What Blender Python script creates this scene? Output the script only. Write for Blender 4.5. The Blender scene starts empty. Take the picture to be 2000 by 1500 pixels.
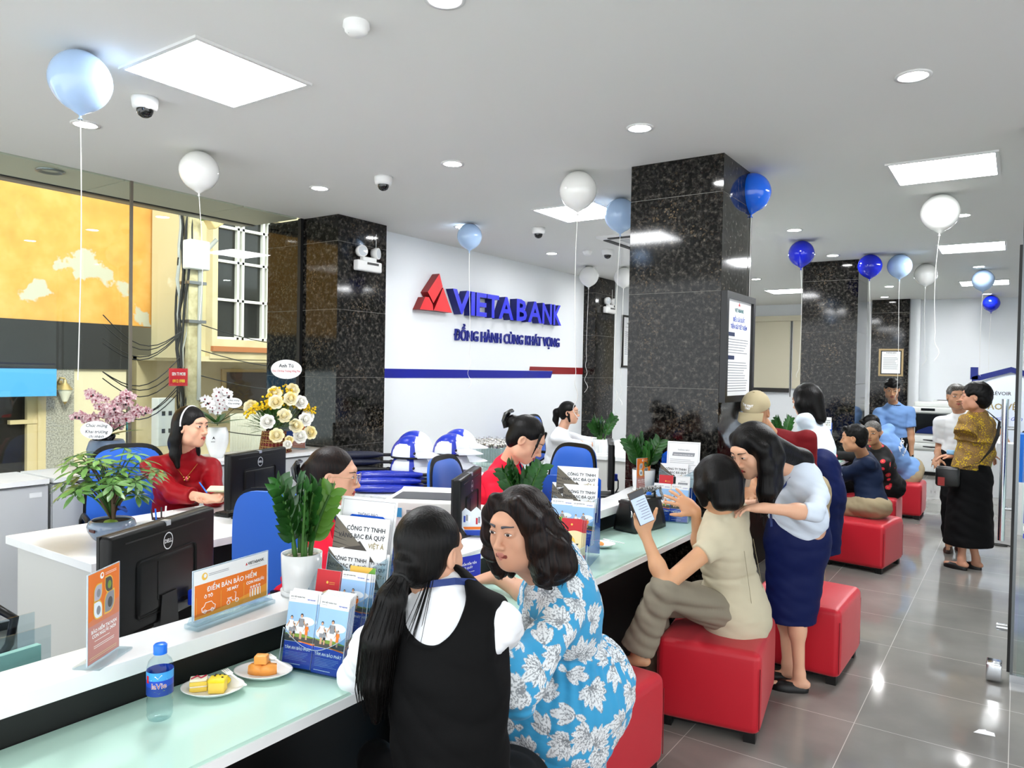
import bpy, bmesh, math, random
import numpy as np
from mathutils import Vector, Matrix, Euler
PI = math.pi
sc = bpy.context.scene
COL = sc.collection
# ---------------------------------------------------------------- camera
F, HC = 1440.0, 1.63
CR = np.array([[0.82384983, 0.02634589, -0.56619551], [0.5665176, -0.00629464, 0.8240256], [0.01814569, -0.99963307, -0.02011125]])
HC_ = HC
cam = bpy.data.objects.new('camera', bpy.data.cameras.new('camera')); COL.objects.link(cam)
M = Matrix.Identity(4)
for i in range(3):
    M[i][0] = CR[i][0]; M[i][1] = -CR[i][1]; M[i][2] = -CR[i][2]
M[2][3] = HC
cam.matrix_world = M
cam.data.lens = F / 2000 * 36; cam.data.sensor_width = 36; cam.data.clip_start = 0.05
sc.camera = cam
# ---------------------------------------------------------------- world, exposure
sc.view_settings.view_transform = 'Standard'; sc.view_settings.look = 'None'
sc.view_settings.exposure = 1.82; sc.view_settings.gamma = 1.0; sc.view_settings.use_curve_mapping = False
W = bpy.data.worlds.new('sky'); sc.world = W; W.use_nodes = True
bg = W.node_tree.nodes['Background']; bg.inputs[0].default_value = (0.93, 0.97, 1.0, 1); bg.inputs[1].default_value = .85
sc.cycles.max_bounces = 7; sc.cycles.diffuse_bounces = 4; sc.cycles.glossy_bounces = 4; sc.cycles.transmission_bounces = 7
sc.cycles.transparent_max_bounces = 12
sc.cycles.caustics_reflective = False; sc.cycles.caustics_refractive = False
sc.cycles.sample_clamp_indirect = 6
PANEL_E, DOWN_E = 16.0, 55.0
def sun():
    l = bpy.data.lights.new('sun', 'SUN'); l.energy = 1.1; l.angle = math.radians(12); l.color = (1, .95, .85)
    o = bpy.data.objects.new('sun', l); COL.objects.link(o); o.rotation_euler = Vector((-.72, .28, -.62)).to_track_quat('-Z', 'Y').to_euler(); o.location = (3, -2, 9)
sun()
# ---------------------------------------------------------------- pixel helpers: meet a sight line with a real plane
def ray(x, y): return CR @ np.array([x - 1000.0, y - 750.0, F])
def Pz(x, y, z): r = ray(x, y); t = (z - HC) / r[2]; return Vector((r[0]*t, r[1]*t, z))
def Px(x, y, X): r = ray(x, y); t = X / r[0]; return Vector((X, r[1]*t, HC + r[2]*t))
def Py(x, y, Y): r = ray(x, y); t = Y / r[1]; return Vector((r[0]*t, Y, HC + r[2]*t))
def Pd(x, y, d): r = ray(x, y) * (d / F); return Vector((r[0], r[1], HC + r[2]))
# ---------------------------------------------------------------- materials
def lin(h):
    if isinstance(h, str):
        c = [int(h[i:i+2], 16) / 255 for i in (0, 2, 4)]
    else: c = h
    return tuple([(v/12.92 if v <= .04045 else ((v+.055)/1.055)**2.4) for v in c]) + (1,)
MC = {}
def mat(key, col='808080', r=.5, m=0, spec=.5, em=None, es=1, tr=0, ior=1.45, al=1, coat=0, sheen=0, sss=0):
    if key in MC: return MC[key]
    mt = bpy.data.materials.new(key); mt.use_nodes = True; MC[key] = mt
    b = mt.node_tree.nodes['Principled BSDF']; I = b.inputs
    I['Base Color'].default_value = lin(col); I['Roughness'].default_value = r; I['Metallic'].default_value = m
    I['Specular IOR Level'].default_value = spec; I['Transmission Weight'].default_value = tr; I['IOR'].default_value = ior
    I['Alpha'].default_value = al; I['Coat Weight'].default_value = coat; I['Sheen Weight'].default_value = sheen
    if sss: I['Subsurface Weight'].default_value = sss; I['Subsurface Radius'].default_value = (.01, .004, .002); I['Subsurface Scale'].default_value = 1
    if em: I['Emission Color'].default_value = lin(em); I['Emission Strength'].default_value = es
    return mt
def N(mt, t, **kw):
    n = mt.node_tree.nodes.new(t)
    for k, v in kw.items():
        if k.startswith('i_'):
            k = k[2:]; n.inputs[int(k) if k.isdigit() else k.replace('_', ' ')].default_value = v
        else: setattr(n, k, v)
    return n
def L(mt, a, ao, b, bi): mt.node_tree.links.new(a.outputs[ao], b.inputs[bi])
def bsdf(mt): return mt.node_tree.nodes['Principled BSDF']
def ramp(mt, stops, interp='LINEAR'):
    n = mt.node_tree.nodes.new('ShaderNodeValToRGB'); cr = n.color_ramp; cr.interpolation = interp
    while len(cr.elements) < len(stops): cr.elements.new(.5)
    for e, (p, c) in zip(cr.elements, stops): e.position = p; e.color = lin(c)
    return n
def coords(mt, scale=(1, 1, 1), kind='Object', rot=(0, 0, 0)):
    t = N(mt, 'ShaderNodeTexCoord'); mp = N(mt, 'ShaderNodeMapping'); mp.inputs['Scale'].default_value = scale; mp.inputs['Rotation'].default_value = rot
    L(mt, t, kind, mp, 0); return mp
def noise_col(mt, stops, scale=5, detail=4, sc3=(1, 1, 1), tex='ShaderNodeTexNoise', rough=.6):
    mp = coords(mt, sc3); n = N(mt, tex); n.inputs['Scale'].default_value = scale
    if tex == 'ShaderNodeTexNoise': n.inputs['Detail'].default_value = detail; n.inputs['Roughness'].default_value = rough
    L(mt, mp, 0, n, 'Vector'); r = ramp(mt, stops); L(mt, n, 0, r, 0); L(mt, r, 0, bsdf(mt), 'Base Color'); return r
def bump(mt, scale=50, strength=.2, dist=.002, sc3=(1, 1, 1), detail=3):
    mp = coords(mt, sc3); n = N(mt, 'ShaderNodeTexNoise'); n.inputs['Scale'].default_value = scale; n.inputs['Detail'].default_value = detail
    b = N(mt, 'ShaderNodeBump'); b.inputs['Strength'].default_value = strength; b.inputs['Distance'].default_value = dist
    L(mt, mp, 0, n, 'Vector'); L(mt, n, 0, b, 'Height'); L(mt, b, 0, bsdf(mt), 'Normal'); return mt
def vcol(mt, name='Col'):
    n = N(mt, 'ShaderNodeVertexColor'); n.layer_name = name; L(mt, n, 0, bsdf(mt), 'Base Color'); return mt
# ---------------------------------------------------------------- mesh builder
class MB:
    def __init__(s): s.v = []; s.f = []; s.mi = []; s.ms = []; s.T = Matrix.Identity(4); s.sm = []
    def mid(s, m):
        if m not in s.ms: s.ms.append(m)
        return s.ms.index(m)
    def add(s, vs, fs, m, smooth=False):
        o = len(s.v); T = s.T; s.v += [tuple(T @ Vector(v)) for v in vs]; k = s.mid(m)
        for f in fs: s.f.append([o + i for i in f]); s.mi.append(k); s.sm.append(smooth)
        return s
    def box(s, a, b, m):
        x0, y0, z0 = a; x1, y1, z1 = b
        if x0 > x1: x0, x1 = x1, x0
        if y0 > y1: y0, y1 = y1, y0
        if z0 > z1: z0, z1 = z1, z0
        return s.add([(x0,y0,z0),(x1,y0,z0),(x1,y1,z0),(x0,y1,z0),(x0,y0,z1),(x1,y0,z1),(x1,y1,z1),(x0,y1,z1)],
            [(0,3,2,1),(4,5,6,7),(0,1,5,4),(1,2,6,5),(2,3,7,6),(3,0,4,7)], m)
    def rbox(s, a, b, m, r=.01, seg=3):
        bm = bmesh.new(); bmesh.ops.create_cube(bm, size=1)
        a = Vector(a); b = Vector(b)
        for v in bm.verts: v.co = Vector([a[i] + (v.co[i] + .5) * (b[i] - a[i]) for i in range(3)])
        bmesh.ops.bevel(bm, geom=bm.edges[:] + bm.verts[:], offset=r, segments=seg, profile=.5, affect='EDGES')
        return s.addbm(bm, m, True)
    def addbm(s, bm, m, smooth=False):
        bm.verts.index_update(); vs = [v.co.copy() for v in bm.verts]; fs = [[v.index for v in f.verts] for f in bm.faces]; bm.free()
        return s.add(vs, fs, m, smooth)
    def cyl(s, p, q, r0, m, r1=None, n=20, cap=True, smooth=True):
        p = Vector(p); q = Vector(q); r1 = r0 if r1 is None else r1; d = (q - p).normalized()
        u = d.orthogonal().normalized(); w = d.cross(u); vs = []
        for c, r in ((p, r0), (q, r1)):
            vs += [c + (u*math.cos(2*PI*i/n) + w*math.sin(2*PI*i/n))*r for i in range(n)]
        s.add(vs, [(i, (i+1) % n, n+(i+1) % n, n+i) for i in range(n)], m, smooth)
        if cap: s.add(vs, [tuple(range(n-1, -1, -1)), tuple(range(n, 2*n))], m)
        return s
    def lathe(s, prof, m, n=28, c=(0, 0, 0), smooth=True, sx=1, sy=1):
        vs = []; k = len(prof)
        for r, z in prof: vs += [(c[0]+sx*r*math.cos(2*PI*i/n), c[1]+sy*r*math.sin(2*PI*i/n), c[2]+z) for i in range(n)]
        return s.add(vs, [(j*n+i, j*n+(i+1) % n, (j+1)*n+(i+1) % n, (j+1)*n+i) for j in range(k-1) for i in range(n)], m, smooth)
    def ell(s, c, r, m, n=16, k=10):
        T0 = s.T; s.T = T0 @ Matrix.Translation(Vector(c)) @ Matrix.Diagonal((*r, 1))
        s.lathe([(max(1e-4, math.cos(a)), math.sin(a)) for a in [(-.5 + j/k)*PI for j in range(k+1)]], m, n); s.T = T0; return s
    def poly(s, pts, m): return s.add(pts, [tuple(range(len(pts)))], m)
    def prism(s, pts, h, m, axis=2, z=0):
        # pts 2D polygon (ccw), extruded along axis
        def mk(p, t):
            return {2: (p[0], p[1], t), 1: (p[0], t, p[1]), 0: (t, p[0], p[1])}[axis]
        n = len(pts); vs = [mk(p, z) for p in pts] + [mk(p, z+h) for p in pts]
        return s.add(vs, [tuple(range(n-1, -1, -1)), tuple(range(n, 2*n))] + [(i, (i+1) % n, n+(i+1) % n, n+i) for i in range(n)], m)
    def tube(s, pts, r, m, n=6, cap=True):
        pts = [Vector(p) for p in pts]; k = len(pts); vs = []; u = None
        for i, p in enumerate(pts):
            d = (pts[min(i+1, k-1)] - pts[max(i-1, 0)]).normalized()
            u = d.orthogonal().normalized() if u is None else (u - d*u.dot(d)).normalized()
            w = d.cross(u); rr = r(i/(k-1)) if callable(r) else r
            vs += [p + (u*math.cos(2*PI*j/n) + w*math.sin(2*PI*j/n))*rr for j in range(n)]
        fs = [(i*n+j, i*n+(j+1) % n, (i+1)*n+(j+1) % n, (i+1)*n+j) for i in range(k-1) for j in range(n)]
        s.add(vs, fs, m, True)
        if cap: s.add(vs, [tuple(range(n-1, -1, -1)), tuple(range((k-1)*n, k*n))], m)
        return s
    def ribbon(s, pts, w, m, up=(0, 0, 1)):
        pts = [Vector(p) for p in pts]; vs = []; k = len(pts)
        for i, p in enumerate(pts):
            d = (pts[min(i+1, k-1)] - pts[max(i-1, 0)]).normalized(); u = d.cross(Vector(up)).normalized() * w * .5
            vs += [p - u, p + u]
        return s.add(vs, [(2*i, 2*i+1, 2*i+3, 2*i+2) for i in range(k-1)], m)
    def text(s, body, size, m, pos=(0, 0, 0), align='LEFT', ext=0, bold=0, xs=1, shear=0, plane='XZ', res=2):
        # plane XZ: reads along +x, up +z, faces -y
        vs, fs = text_geo(body, size, align, ext, bold, shear, res)
        def mp(v):
            x, y, z = v[0]*xs, v[1], v[2]
            if plane == 'XZ': return (x + pos[0], -z + pos[1], y + pos[2])
            return (x + pos[0], y + pos[1], z + pos[2])
        return s.add([mp(v) for v in vs], fs, m)
    def obj(s, name, parent=None, loc=None, M=None, bevel=0, label=None):
        me = bpy.data.meshes.new(name); me.from_pydata(s.v, [], s.f)
        for m in s.ms: me.materials.append(m)
        me.polygons.foreach_set('material_index', s.mi); me.polygons.foreach_set('use_smooth', s.sm); me.update()
        o = bpy.data.objects.new(name, me); COL.objects.link(o)
        if parent is not None: o.parent = parent
        if loc is not None: o.location = loc
        if M is not None: o.matrix_local = M
        if bevel:
            b = o.modifiers.new('bevel', 'BEVEL'); b.width = bevel; b.segments = 2; b.limit_method = 'ANGLE'
        if label: o['label'] = label
        return o
_TG = {}
def text_geo(body, size, align, ext, bold, shear=0, res=2):
    k = (body, align, ext/size, bold, shear, res)
    if k not in _TG:
        cu = bpy.data.curves.new('t', 'FONT'); cu.body = body; cu.size = 1; cu.align_x = align; cu.extrude = ext/size/2; cu.offset = bold; cu.resolution_u = res; cu.shear = shear
        ob = bpy.data.objects.new('t', cu); COL.objects.link(ob)
        dg = bpy.context.evaluated_depsgraph_get(); me = bpy.data.meshes.new_from_object(ob.evaluated_get(dg))
        _TG[k] = ([tuple(v.co) for v in me.vertices], [tuple(p.vertices) for p in me.polygons])
        bpy.data.objects.remove(ob); bpy.data.curves.remove(cu); bpy.data.meshes.remove(me)
    vs, fs = _TG[k]
    return [(x*size, y*size, z*size + ext/2) for x, y, z in vs], fs
def tag(o, label, cat, group=None, kind=None):
    o['label'] = label; o['category'] = cat
    if group: o['group'] = group
    if kind: o['kind'] = kind
    return o
def struct(o, label=None):
    o['kind'] = 'structure'
    if label: o['label'] = label
    return o
def thing(name, label, cat, loc=(0, 0, 0), rz=0, group=None, rot=None, scale=1):
    o = bpy.data.objects.new(name, None); COL.objects.link(o); o.empty_display_size = .1
    o.location = loc; o.rotation_euler = rot if rot else (0, 0, rz); o.scale = (scale,)*3
    return tag(o, label, cat, group)
def dup(root, loc=None, rz=None, label=None, group=None, M=None, scale=None):
    def cp(o, par):
        c = o.copy(); COL.objects.link(c); c.parent = par
        for ch in list(o.children): cp(ch, c)
        return c
    r = cp(root, None)
    if loc is not None: r.location = loc
    if rz is not None: r.rotation_euler = (0, 0, rz)
    if M is not None: r.matrix_world = M
    if scale is not None: r.scale = (scale,)*3
    if label: r['label'] = label
    if group: r['group'] = group
    return r
def nrm(v): v = np.asarray(v, float); return v/np.linalg.norm(v)
# ================================================================ setting
CZ = 2.96
white = mat('white paint', 'e9ecee', .55); bump(white, 60, .05, .001)
ceilm = mat('ceiling paint', 'dcdcd8', .85, spec=.2)
def granite(key, base=('0b0b0b', '171614', '2e2c29', '67625a'), rough=.07, tint='6b5a44'):
    mt = mat(key, '111111', rough, spec=.35); mp = coords(mt, kind='Object')
    v = N(mt, 'ShaderNodeTexVoronoi'); v.inputs['Scale'].default_value = 95; L(mt, mp, 0, v, 'Vector')
    n = N(mt, 'ShaderNodeTexNoise'); n.inputs['Scale'].default_value = 30; n.inputs['Detail'].default_value = 7; n.inputs['Roughness'].default_value = .75; L(mt, mp, 0, n, 'Vector')
    r1 = ramp(mt, [(.0, '040404'), (.46, '0a0a09'), (.56, base[2]), (.70, base[3])]); L(mt, n, 0, r1, 0)
    n2 = N(mt, 'ShaderNodeTexNoise'); n2.inputs['Scale'].default_value = 3.2; n2.inputs['Detail'].default_value = 4; L(mt, mp, 0, n2, 'Vector')
    r2 = ramp(mt, [(.5, '000000'), (.72, tint)]); L(mt, n2, 0, r2, 0)
    sp = N(mt, 'ShaderNodeSeparateColor'); L(mt, v, 'Color', sp, 0)
    r3 = ramp(mt, [(.83, '000000'), (.95, 'ffffff')]); L(mt, sp, 0, r3, 0)
    mul = N(mt, 'ShaderNodeMix', data_type='RGBA', blend_type='MULTIPLY'); mul.inputs[0].default_value = 1; L(mt, r2, 0, mul, 6); L(mt, r3, 0, mul, 7)
    ad = N(mt, 'ShaderNodeMix', data_type='RGBA', blend_type='ADD'); ad.inputs[0].default_value = .8; L(mt, r1, 0, ad, 6); L(mt, mul, 2, ad, 7)
    L(mt, ad, 2, bsdf(mt), 'Base Color'); return mt
gr = granite('polished granite'); grout = mat('grout', '8f8d86', .7)
def floor_mat():
    mt = mat('floor tile', '8c8880', .13, spec=.45); mp = coords(mt)
    n = N(mt, 'ShaderNodeTexNoise'); n.inputs['Scale'].default_value = 2.2; n.inputs['Detail'].default_value = 6; L(mt, mp, 0, n, 'Vector')
    r = ramp(mt, [(.3, '7c7a75'), (.5, '878580'), (.7, '928f89')]); L(mt, n, 0, r, 0)
    br = N(mt, 'ShaderNodeTexBrick'); br.offset = 0; br.squash = 1
    for k, v in (('Scale', 1), ('Mortar Size', .0016), ('Brick Width', .6), ('Row Height', .6), ('Mortar Smooth', 0.0), ('Bias', 0)): br.inputs[k].default_value = v
    br.inputs['Mortar'].default_value = lin('c9c6be')
    m2 = coords(mt, (1, 1, 1)); m2.inputs['Location'].default_value = (.594, -3.15, 0); L(mt, m2, 0, br, 'Vector')
    L(mt, r, 0, br, 'Color1'); L(mt, r, 0, br, 'Color2'); L(mt, br, 'Color', bsdf(mt), 'Base Color')
    n3 = N(mt, 'ShaderNodeTexNoise'); n3.inputs['Scale'].default_value = 5; n3.inputs['Detail'].default_value = 5; L(mt, mp, 0, n3, 'Vector')
    r3 = ramp(mt, [(.35, '3a3a3a'), (.75, '6a6a6a')]); L(mt, n3, 0, r3, 0); L(mt, r3, 0, bsdf(mt), 'Roughness'); return mt
fm = floor_mat()
b = MB(); b.box((-5.42, -1.5, -.1), (6, 16, 0), fm); struct(b.obj('floor'), 'glossy grey tiled floor')
b = MB(); b.box((-5.4, -1.5, CZ), (6, 14.7, CZ+.2), ceilm); struct(b.obj('ceiling'), 'flat white ceiling')
sof = mat('soffit panel', 'cfcab8', .6); seam = mat('dark seam', '3a3834', .7)
b = MB(); y0s = [-1.5, 1.1, 2.85, 3.85, 4.42]
for i in range(4): b.box((-6.02, y0s[i]+.006, CZ-.005), (-5.43, y0s[i+1]-.006, CZ+.1), sof)
b.box((-6.02, -1.5, CZ+.02), (-5.43, 4.42, CZ+.12), seam); struct(b.obj('trim_1'), 'beige panelled soffit outside the glass front')
alu = mat('aluminium track', '8d9093', .35, m=.9)
b = MB(); b.box((-6.25, -1.5, CZ), (-6.03, 4.42, CZ+.06), alu); b.box((-6.09, -1.5, CZ-.012), (-6.04, 4.42, CZ-.0), mat('dark rail', '2b2d30', .4, m=.7)); struct(b.obj('trim_2'), 'metal shutter track under the soffit edge')
# walls
b = MB(); b.box((-5.34, 5.06, 0), (-5.14, 9.25, CZ), white); b.box((-5.34, 9.85, 0), (-5.14, 14.6, CZ), white); struct(b.obj('wall_left'), 'white wall carrying the blue bank sign')
b = MB(); b.box((-5.34, 14.6, 0), (6, 14.8, CZ), white); struct(b.obj('wall_back'), 'white end wall behind the copier')
b = MB(); b.box((2.6, 4.9, 0), (2.8, 14.6, CZ), white); struct(b.obj('wall_right'), 'white side wall behind the glass partition')
b = MB(); b.box((-5.14, 5.1, 0), (-5.125, 9.25, .09), mat('baseboard', '1a1a1a', .3)); struct(b.obj('baseboard_left'))
def column(name, x0, y0, x1, y1, lab):
    b = MB(); zs = [0, .32, .92, 1.53, 2.13, 2.73, CZ]
    b.box((x0+.003, y0+.003, 0), (x1-.003, y1-.003, CZ), grout)
    for i in range(6): b.box((x0, y0, zs[i]+.0015), (x1, y1, zs[i+1]-.0015), gr)
    return struct(b.obj(name), lab)
column('trim_3', -2.11, 4.40, -1.50, 4.98, 'black granite column in the middle of the counter')
column('trim_4', -5.42, 4.46, -4.94, 5.06, 'black granite column between glass front and white wall')
column('trim_5', -5.9, 4.46, -5.45, 5.2, 'granite end of the column outside the glass')
column('trim_6', -5.34, 9.25, -4.95, 9.85, 'black granite pier at the far end of the sign wall')
column('trim_7', -2.15, 9.2, -1.54, 9.84, 'black granite column beyond the customers')
column('trim_8', -2.16, 14.28, -1.57, 14.6, 'granite pilaster on the end wall with a framed notice')
b = MB(); b.box((-1.57, 14.42, 0), (-1.42, 14.6, CZ), white); struct(b.obj('trim_9'), 'narrow white pier beside the pilaster')
# glass front
gl = mat('clear glass', 'ffffff', 0, tr=1, ior=1.45, spec=.5)
def thin_glass(key, tint='f4faf8', refl=.09, trans=.9):
    mt = bpy.data.materials.new(key); mt.use_nodes = True; nt = mt.node_tree; nt.nodes.clear(); MC[key] = mt
    o = nt.nodes.new('ShaderNodeOutputMaterial'); t = nt.nodes.new('ShaderNodeBsdfTransparent'); t.inputs[0].default_value = lin(tint)
    g = nt.nodes.new('ShaderNodeBsdfGlossy'); g.inputs['Roughness'].default_value = .01; g.inputs[0].default_value = (1, 1, 1, 1)
    lw = nt.nodes.new('ShaderNodeLayerWeight'); pw_ = nt.nodes.new('ShaderNodeMath'); pw_.operation = 'POWER'; pw_.inputs[1].default_value = 4; ma = nt.nodes.new('ShaderNodeMath'); ma.operation = 'MULTIPLY_ADD'; ma.inputs[1].default_value = .6; ma.inputs[2].default_value = .025
    nt.links.new(lw.outputs['Facing'], pw_.inputs[0]); nt.links.new(pw_.outputs[0], ma.inputs[0])
    mx = nt.nodes.new('ShaderNodeMixShader')
    nt.links.new(ma.outputs[0], mx.inputs[0]); nt.links.new(t.outputs[0], mx.inputs[1]); nt.links.new(g.outputs[0], mx.inputs[2]); nt.links.new(mx.outputs[0], o.inputs[0]); return mt
tg = thin_glass('window glass'); acr = thin_glass('clear acrylic', 'e9f1f4')
for i, (a, c) in enumerate(((-1.5, 2.88), (2.895, 4.455))):
    b = MB(); b.box((-5.41, a, 0), (-5.402, c, CZ), tg); o = struct(b.obj('window_%d' % (i+1)), 'frameless glass pane of the shop front')
b = MB(); b.box((-5.414, 2.878, 0), (-5.398, 2.898, CZ), mat('joint', '6b6558', .5)); struct(b.obj('trim_10'), 'silicone joint between the glass panes')
b = MB(); b.box((-5.43, 4.425, 0), (-5.39, 4.458, CZ), mat('black gap', '0a0a0a', .6)); struct(b.obj('trim_11'), 'dark frame where the glass meets the column')
# street outside
b = MB(); b.box((-13, -6, -.3), (-5.42, 16, -.02), noise_col(mat('street', '8a857c', .9), [(.3, '7b766d'), (.7, '9b958a')], 3) and MC['street']); struct(b.obj('ground'), 'grey street outside the glass front')
ochre = mat('ochre render', 'cf9748', .8); mp = coords(ochre); nz = N(ochre, 'ShaderNodeTexNoise'); nz.inputs['Scale'].default_value = 2.1; nz.inputs['Detail'].default_value = 9; nz.inputs['Roughness'].default_value = .62; L(ochre, mp, 0, nz, 'Vector')
r1 = ramp(ochre, [(.3, 'c88a3e'), (.5, 'd29a4a'), (.7, 'd9aa62')]); L(ochre, nz, 0, r1, 0)
# peeling patch: an arched band of bare plaster around the middle of the wall
sx = N(ochre, 'ShaderNodeSeparateXYZ'); L(ochre, mp, 0, sx, 0)
def math_(mt, op, a, b=None):
    n = N(mt, 'ShaderNodeMath', operation=op)
    for i, q in enumerate((a, b)):
        if q is None: continue
        if isinstance(q, tuple): L(mt, q[0], q[1], n, i)
        else: n.inputs[i].default_value = q
    return (n, 0)
dy = math_(ochre, 'SUBTRACT', (sx, 1), .72); arch = math_(ochre, 'MULTIPLY', math_(ochre, 'MULTIPLY', dy, dy), 1.0)
hz = math_(ochre, 'SUBTRACT', math_(ochre, 'ADD', (sx, 2), arch), 2.88); band = math_(ochre, 'ABSOLUTE', hz)
side = math_(ochre, 'MULTIPLY', math_(ochre, 'ABSOLUTE', dy), .14)
nn = math_(ochre, 'MULTIPLY', math_(ochre, 'SUBTRACT', (nz, 0), .5), 1.5)
tot = math_(ochre, 'ADD', math_(ochre, 'ADD', band, side), nn)
rp = ramp(ochre, [(.10, 'ffffff'), (.16, '000000')]); L(ochre, tot[0], 0, rp, 0)
mx = N(ochre, 'ShaderNodeMix', data_type='RGBA'); L(ochre, rp, 0, mx, 0); L(ochre, r1, 0, mx, 6); mx.inputs[7].default_value = lin('b8b4a0'); L(ochre, mx, 2, bsdf(ochre), 'Base Color')
stone = noise_col(mat('speckled stone', '9b978c', .7), [(.35, '77736a'), (.65, 'b5b0a4')], 60, 3); stone = MC['speckled stone']
cream = mat('cream render', 'cdbb90', .8); noise_col(cream, [(.3, 'b9a67c'), (.7, 'd6c8a4')], 1.5, 6)
bl = thing('shop_building', 'ochre painted shop building with dark band across the street', 'building', (-10, 4, 0))
def part(b, name, par, **k): b.T = Matrix.Identity(4); o = b.obj(name, par, **k); o.matrix_parent_inverse = par.matrix_world.inverted() if False else o.matrix_parent_inverse; return o
def lp(o, p): return (p[0]-o.location[0], p[1]-o.location[1], p[2]-o.location[2])
def bx(par, name, a, c, m, bevel=0, label=None):
    b = MB(); b.box(lp(par, a), lp(par, c), m); return b.obj(name, par, bevel=bevel, label=label)
b = MB(); b.box((-.4, -5, 2.13), (0, 1.82, 6), ochre); o = b.obj('upper_wall', None); o.parent = bl
bx(bl, 'fascia', (-10.3, -1, 1.53), (-9.98, 5.32, 2.13), mat('black fascia', '262626', .25), label='dark glossy fascia band')
bx(bl, 'stone_pier', (-10.2, 4.29, 0), (-10, 4.62, 1.53), stone)
bx(bl, 'cream_wall', (-10.2, 4.62, 0), (-10.02, 5.3, 1.53), mat('pale render', 'd3c7a8', .7))
bx(bl, 'side_wall', (-12.4, 5.3, 0), (-10.4, 5.5, 6), mat('grimy wall', '8b877b', .9))
b = MB(); b.box((-.12, -3, 0), (-.1, .24, 1.2), mat('dark shop glass', '1c1a18', .1)); b.box((-.1, -3, .0), (-.05, .05, .25), mat('pale render')); b.obj('shop_window', bl)
b = MB(); b.box((-.1, .2, 0), (.0, .29, 1.2), mat('tan frame', 'c9b68c', .6)); b.box((-.1, .09, 0), (-.03, .2, 1.2), mat('tan frame')); b.box((-.1, -.1, .85), (-.02, .2, .9), mat('tan frame')); b.obj('door_frame', bl)
for yy in (-.75, -.35): b = MB(); b.box((-.1, yy, .0), (-.05, yy+.05, 1.2), mat('tan frame')); b.obj('door_frame', bl)
aw = MB(); aw.box((0, -3, 0), (.25, .3, .33), mat('blue awning', '4a9ad0', .6)); tag(aw.obj('awning_sign', loc=(-9.98, 3.99, 1.2)), 'plain light blue shop awning below the dark band', 'awning')
lt = thing('wall_lantern', 'brass framed wall lantern with frosted glass on the stone pier', 'wall lamp', (-9.99, 4.46, 1.22))
brass = mat('brass', 'b9a06a', .4, m=.6)
b = MB(); b.lathe([(.03, -.1), (.075, .02), (.085, .05)], mat('frosted glass', 'e9e4d0', .5), 8, (.1, 0, 0)); b.obj('lamp_glass', lt)
b = MB(); b.lathe([(.095, .05), (.05, .11), (.02, .14), (.02, .17), (.001, .19)], brass, 8, (.1, 0, 0)); b.lathe([(.001, -.14), (.03, -.1)], brass, 8, (.1, 0, 0)); b.obj('lamp_cap', lt)
b = MB(); b.tube([(0, -.0, .12), (.04, -.06, .14), (.1, -.06, .2), (.1, 0, .19)], .012, brass); b.box((0, -.05, .04), (.012, .01, .16), brass); b.obj('bracket', lt)
# cream building with the big window
b2 = thing('cream_building', 'cream rendered building with a wide gridded upper window', 'building', (-9, 6, 0))
b = MB(); b.box((-.7, -.08, 1.97), (-.15, 4, 5), cream); b.box((-.15, -.08, 1.72), (0, 3, 1.97), cream); b.box((-.15, -.08, 3.72), (0, 3, 5), cream); b.box((-.15, -.08, 1.97), (0, -.0, 3.72), cream); b.obj('upper_wall', b2)
b = MB(); b.box((-.9, -.42, 1.7), (-.15, -.08, 5), mat('shaded cream', 'cfc39c', .8)); b.obj('corner_wall', b2)
b = MB(); b.box((0, -.1, 1.80), (.06, 3, 1.87), mat('terracotta', 'a8683a', .8)); b.box((0, -.12, 1.7), (.02, 3, 1.8), cream); b.obj('window_ledge', b2)
b = MB(); b.box((-.15, -.03, 1.98), (-.12, 3, 3.72), mat('dark window glass', '23231f', .08)); b.obj('window_glass', b2)
b = MB()
for yy in (-.06, .34, .42, .76, .84, 1.2, 1.6): b.box((-.12, yy, 1.97), (-.06, yy+.035, 3.72), mat('white frame', 'e8e6de', .5))
for zz in (1.97, 2.5, 3.03, 3.5): b.box((-.12, -.06, zz), (-.06, 3, zz+.035), mat('white frame'))
b.obj('window_bars', b2)
b = MB(); b.box((-1.6, -.35, 0), (-1.4, 4, 1.72), cream); b.box((-1.5, -.35, 1.66), (0, 4, 1.73), cream); b.obj('lower_wall', b2)
b = MB(); b.box((-1.4, 1.0, .9), (-1.36, 2.4, 1.55), mat('brown frame', 'b59a63', .6)); b.box((-1.36, 1.08, .96), (-1.35, 2.4, 1.5), mat('dark opening', '3a2c1e', .6)); b.obj('lower_window', b2)
b = MB(); m_ = mat('corrugated sheet', 'd7d3c4', .5)
for i in range(26): b.cyl((0, i*.0255, 0), (0, i*.0255, .94), .014, m_, n=8)
b.box((-.01, -.02, .93), (.012, .66, .97), m_); tag(b.obj('corrugated_panel', loc=(-8.6, 5.95, 0)), 'pale corrugated metal panel standing across the street', 'panel')
b = MB(); b.box((0, 0, 0), (.04, .5, .9), mat('red shutter', 'a83036', .6)); b.box((.0, .12, 0), (.06, .45, .8), mat('brown slats', '6e4a35', .7)); tag(b.obj('red_shutter', loc=(-8.7, 6.75, 0)), 'red and brown shutter beside the corrugated panel', 'shutter')
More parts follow.
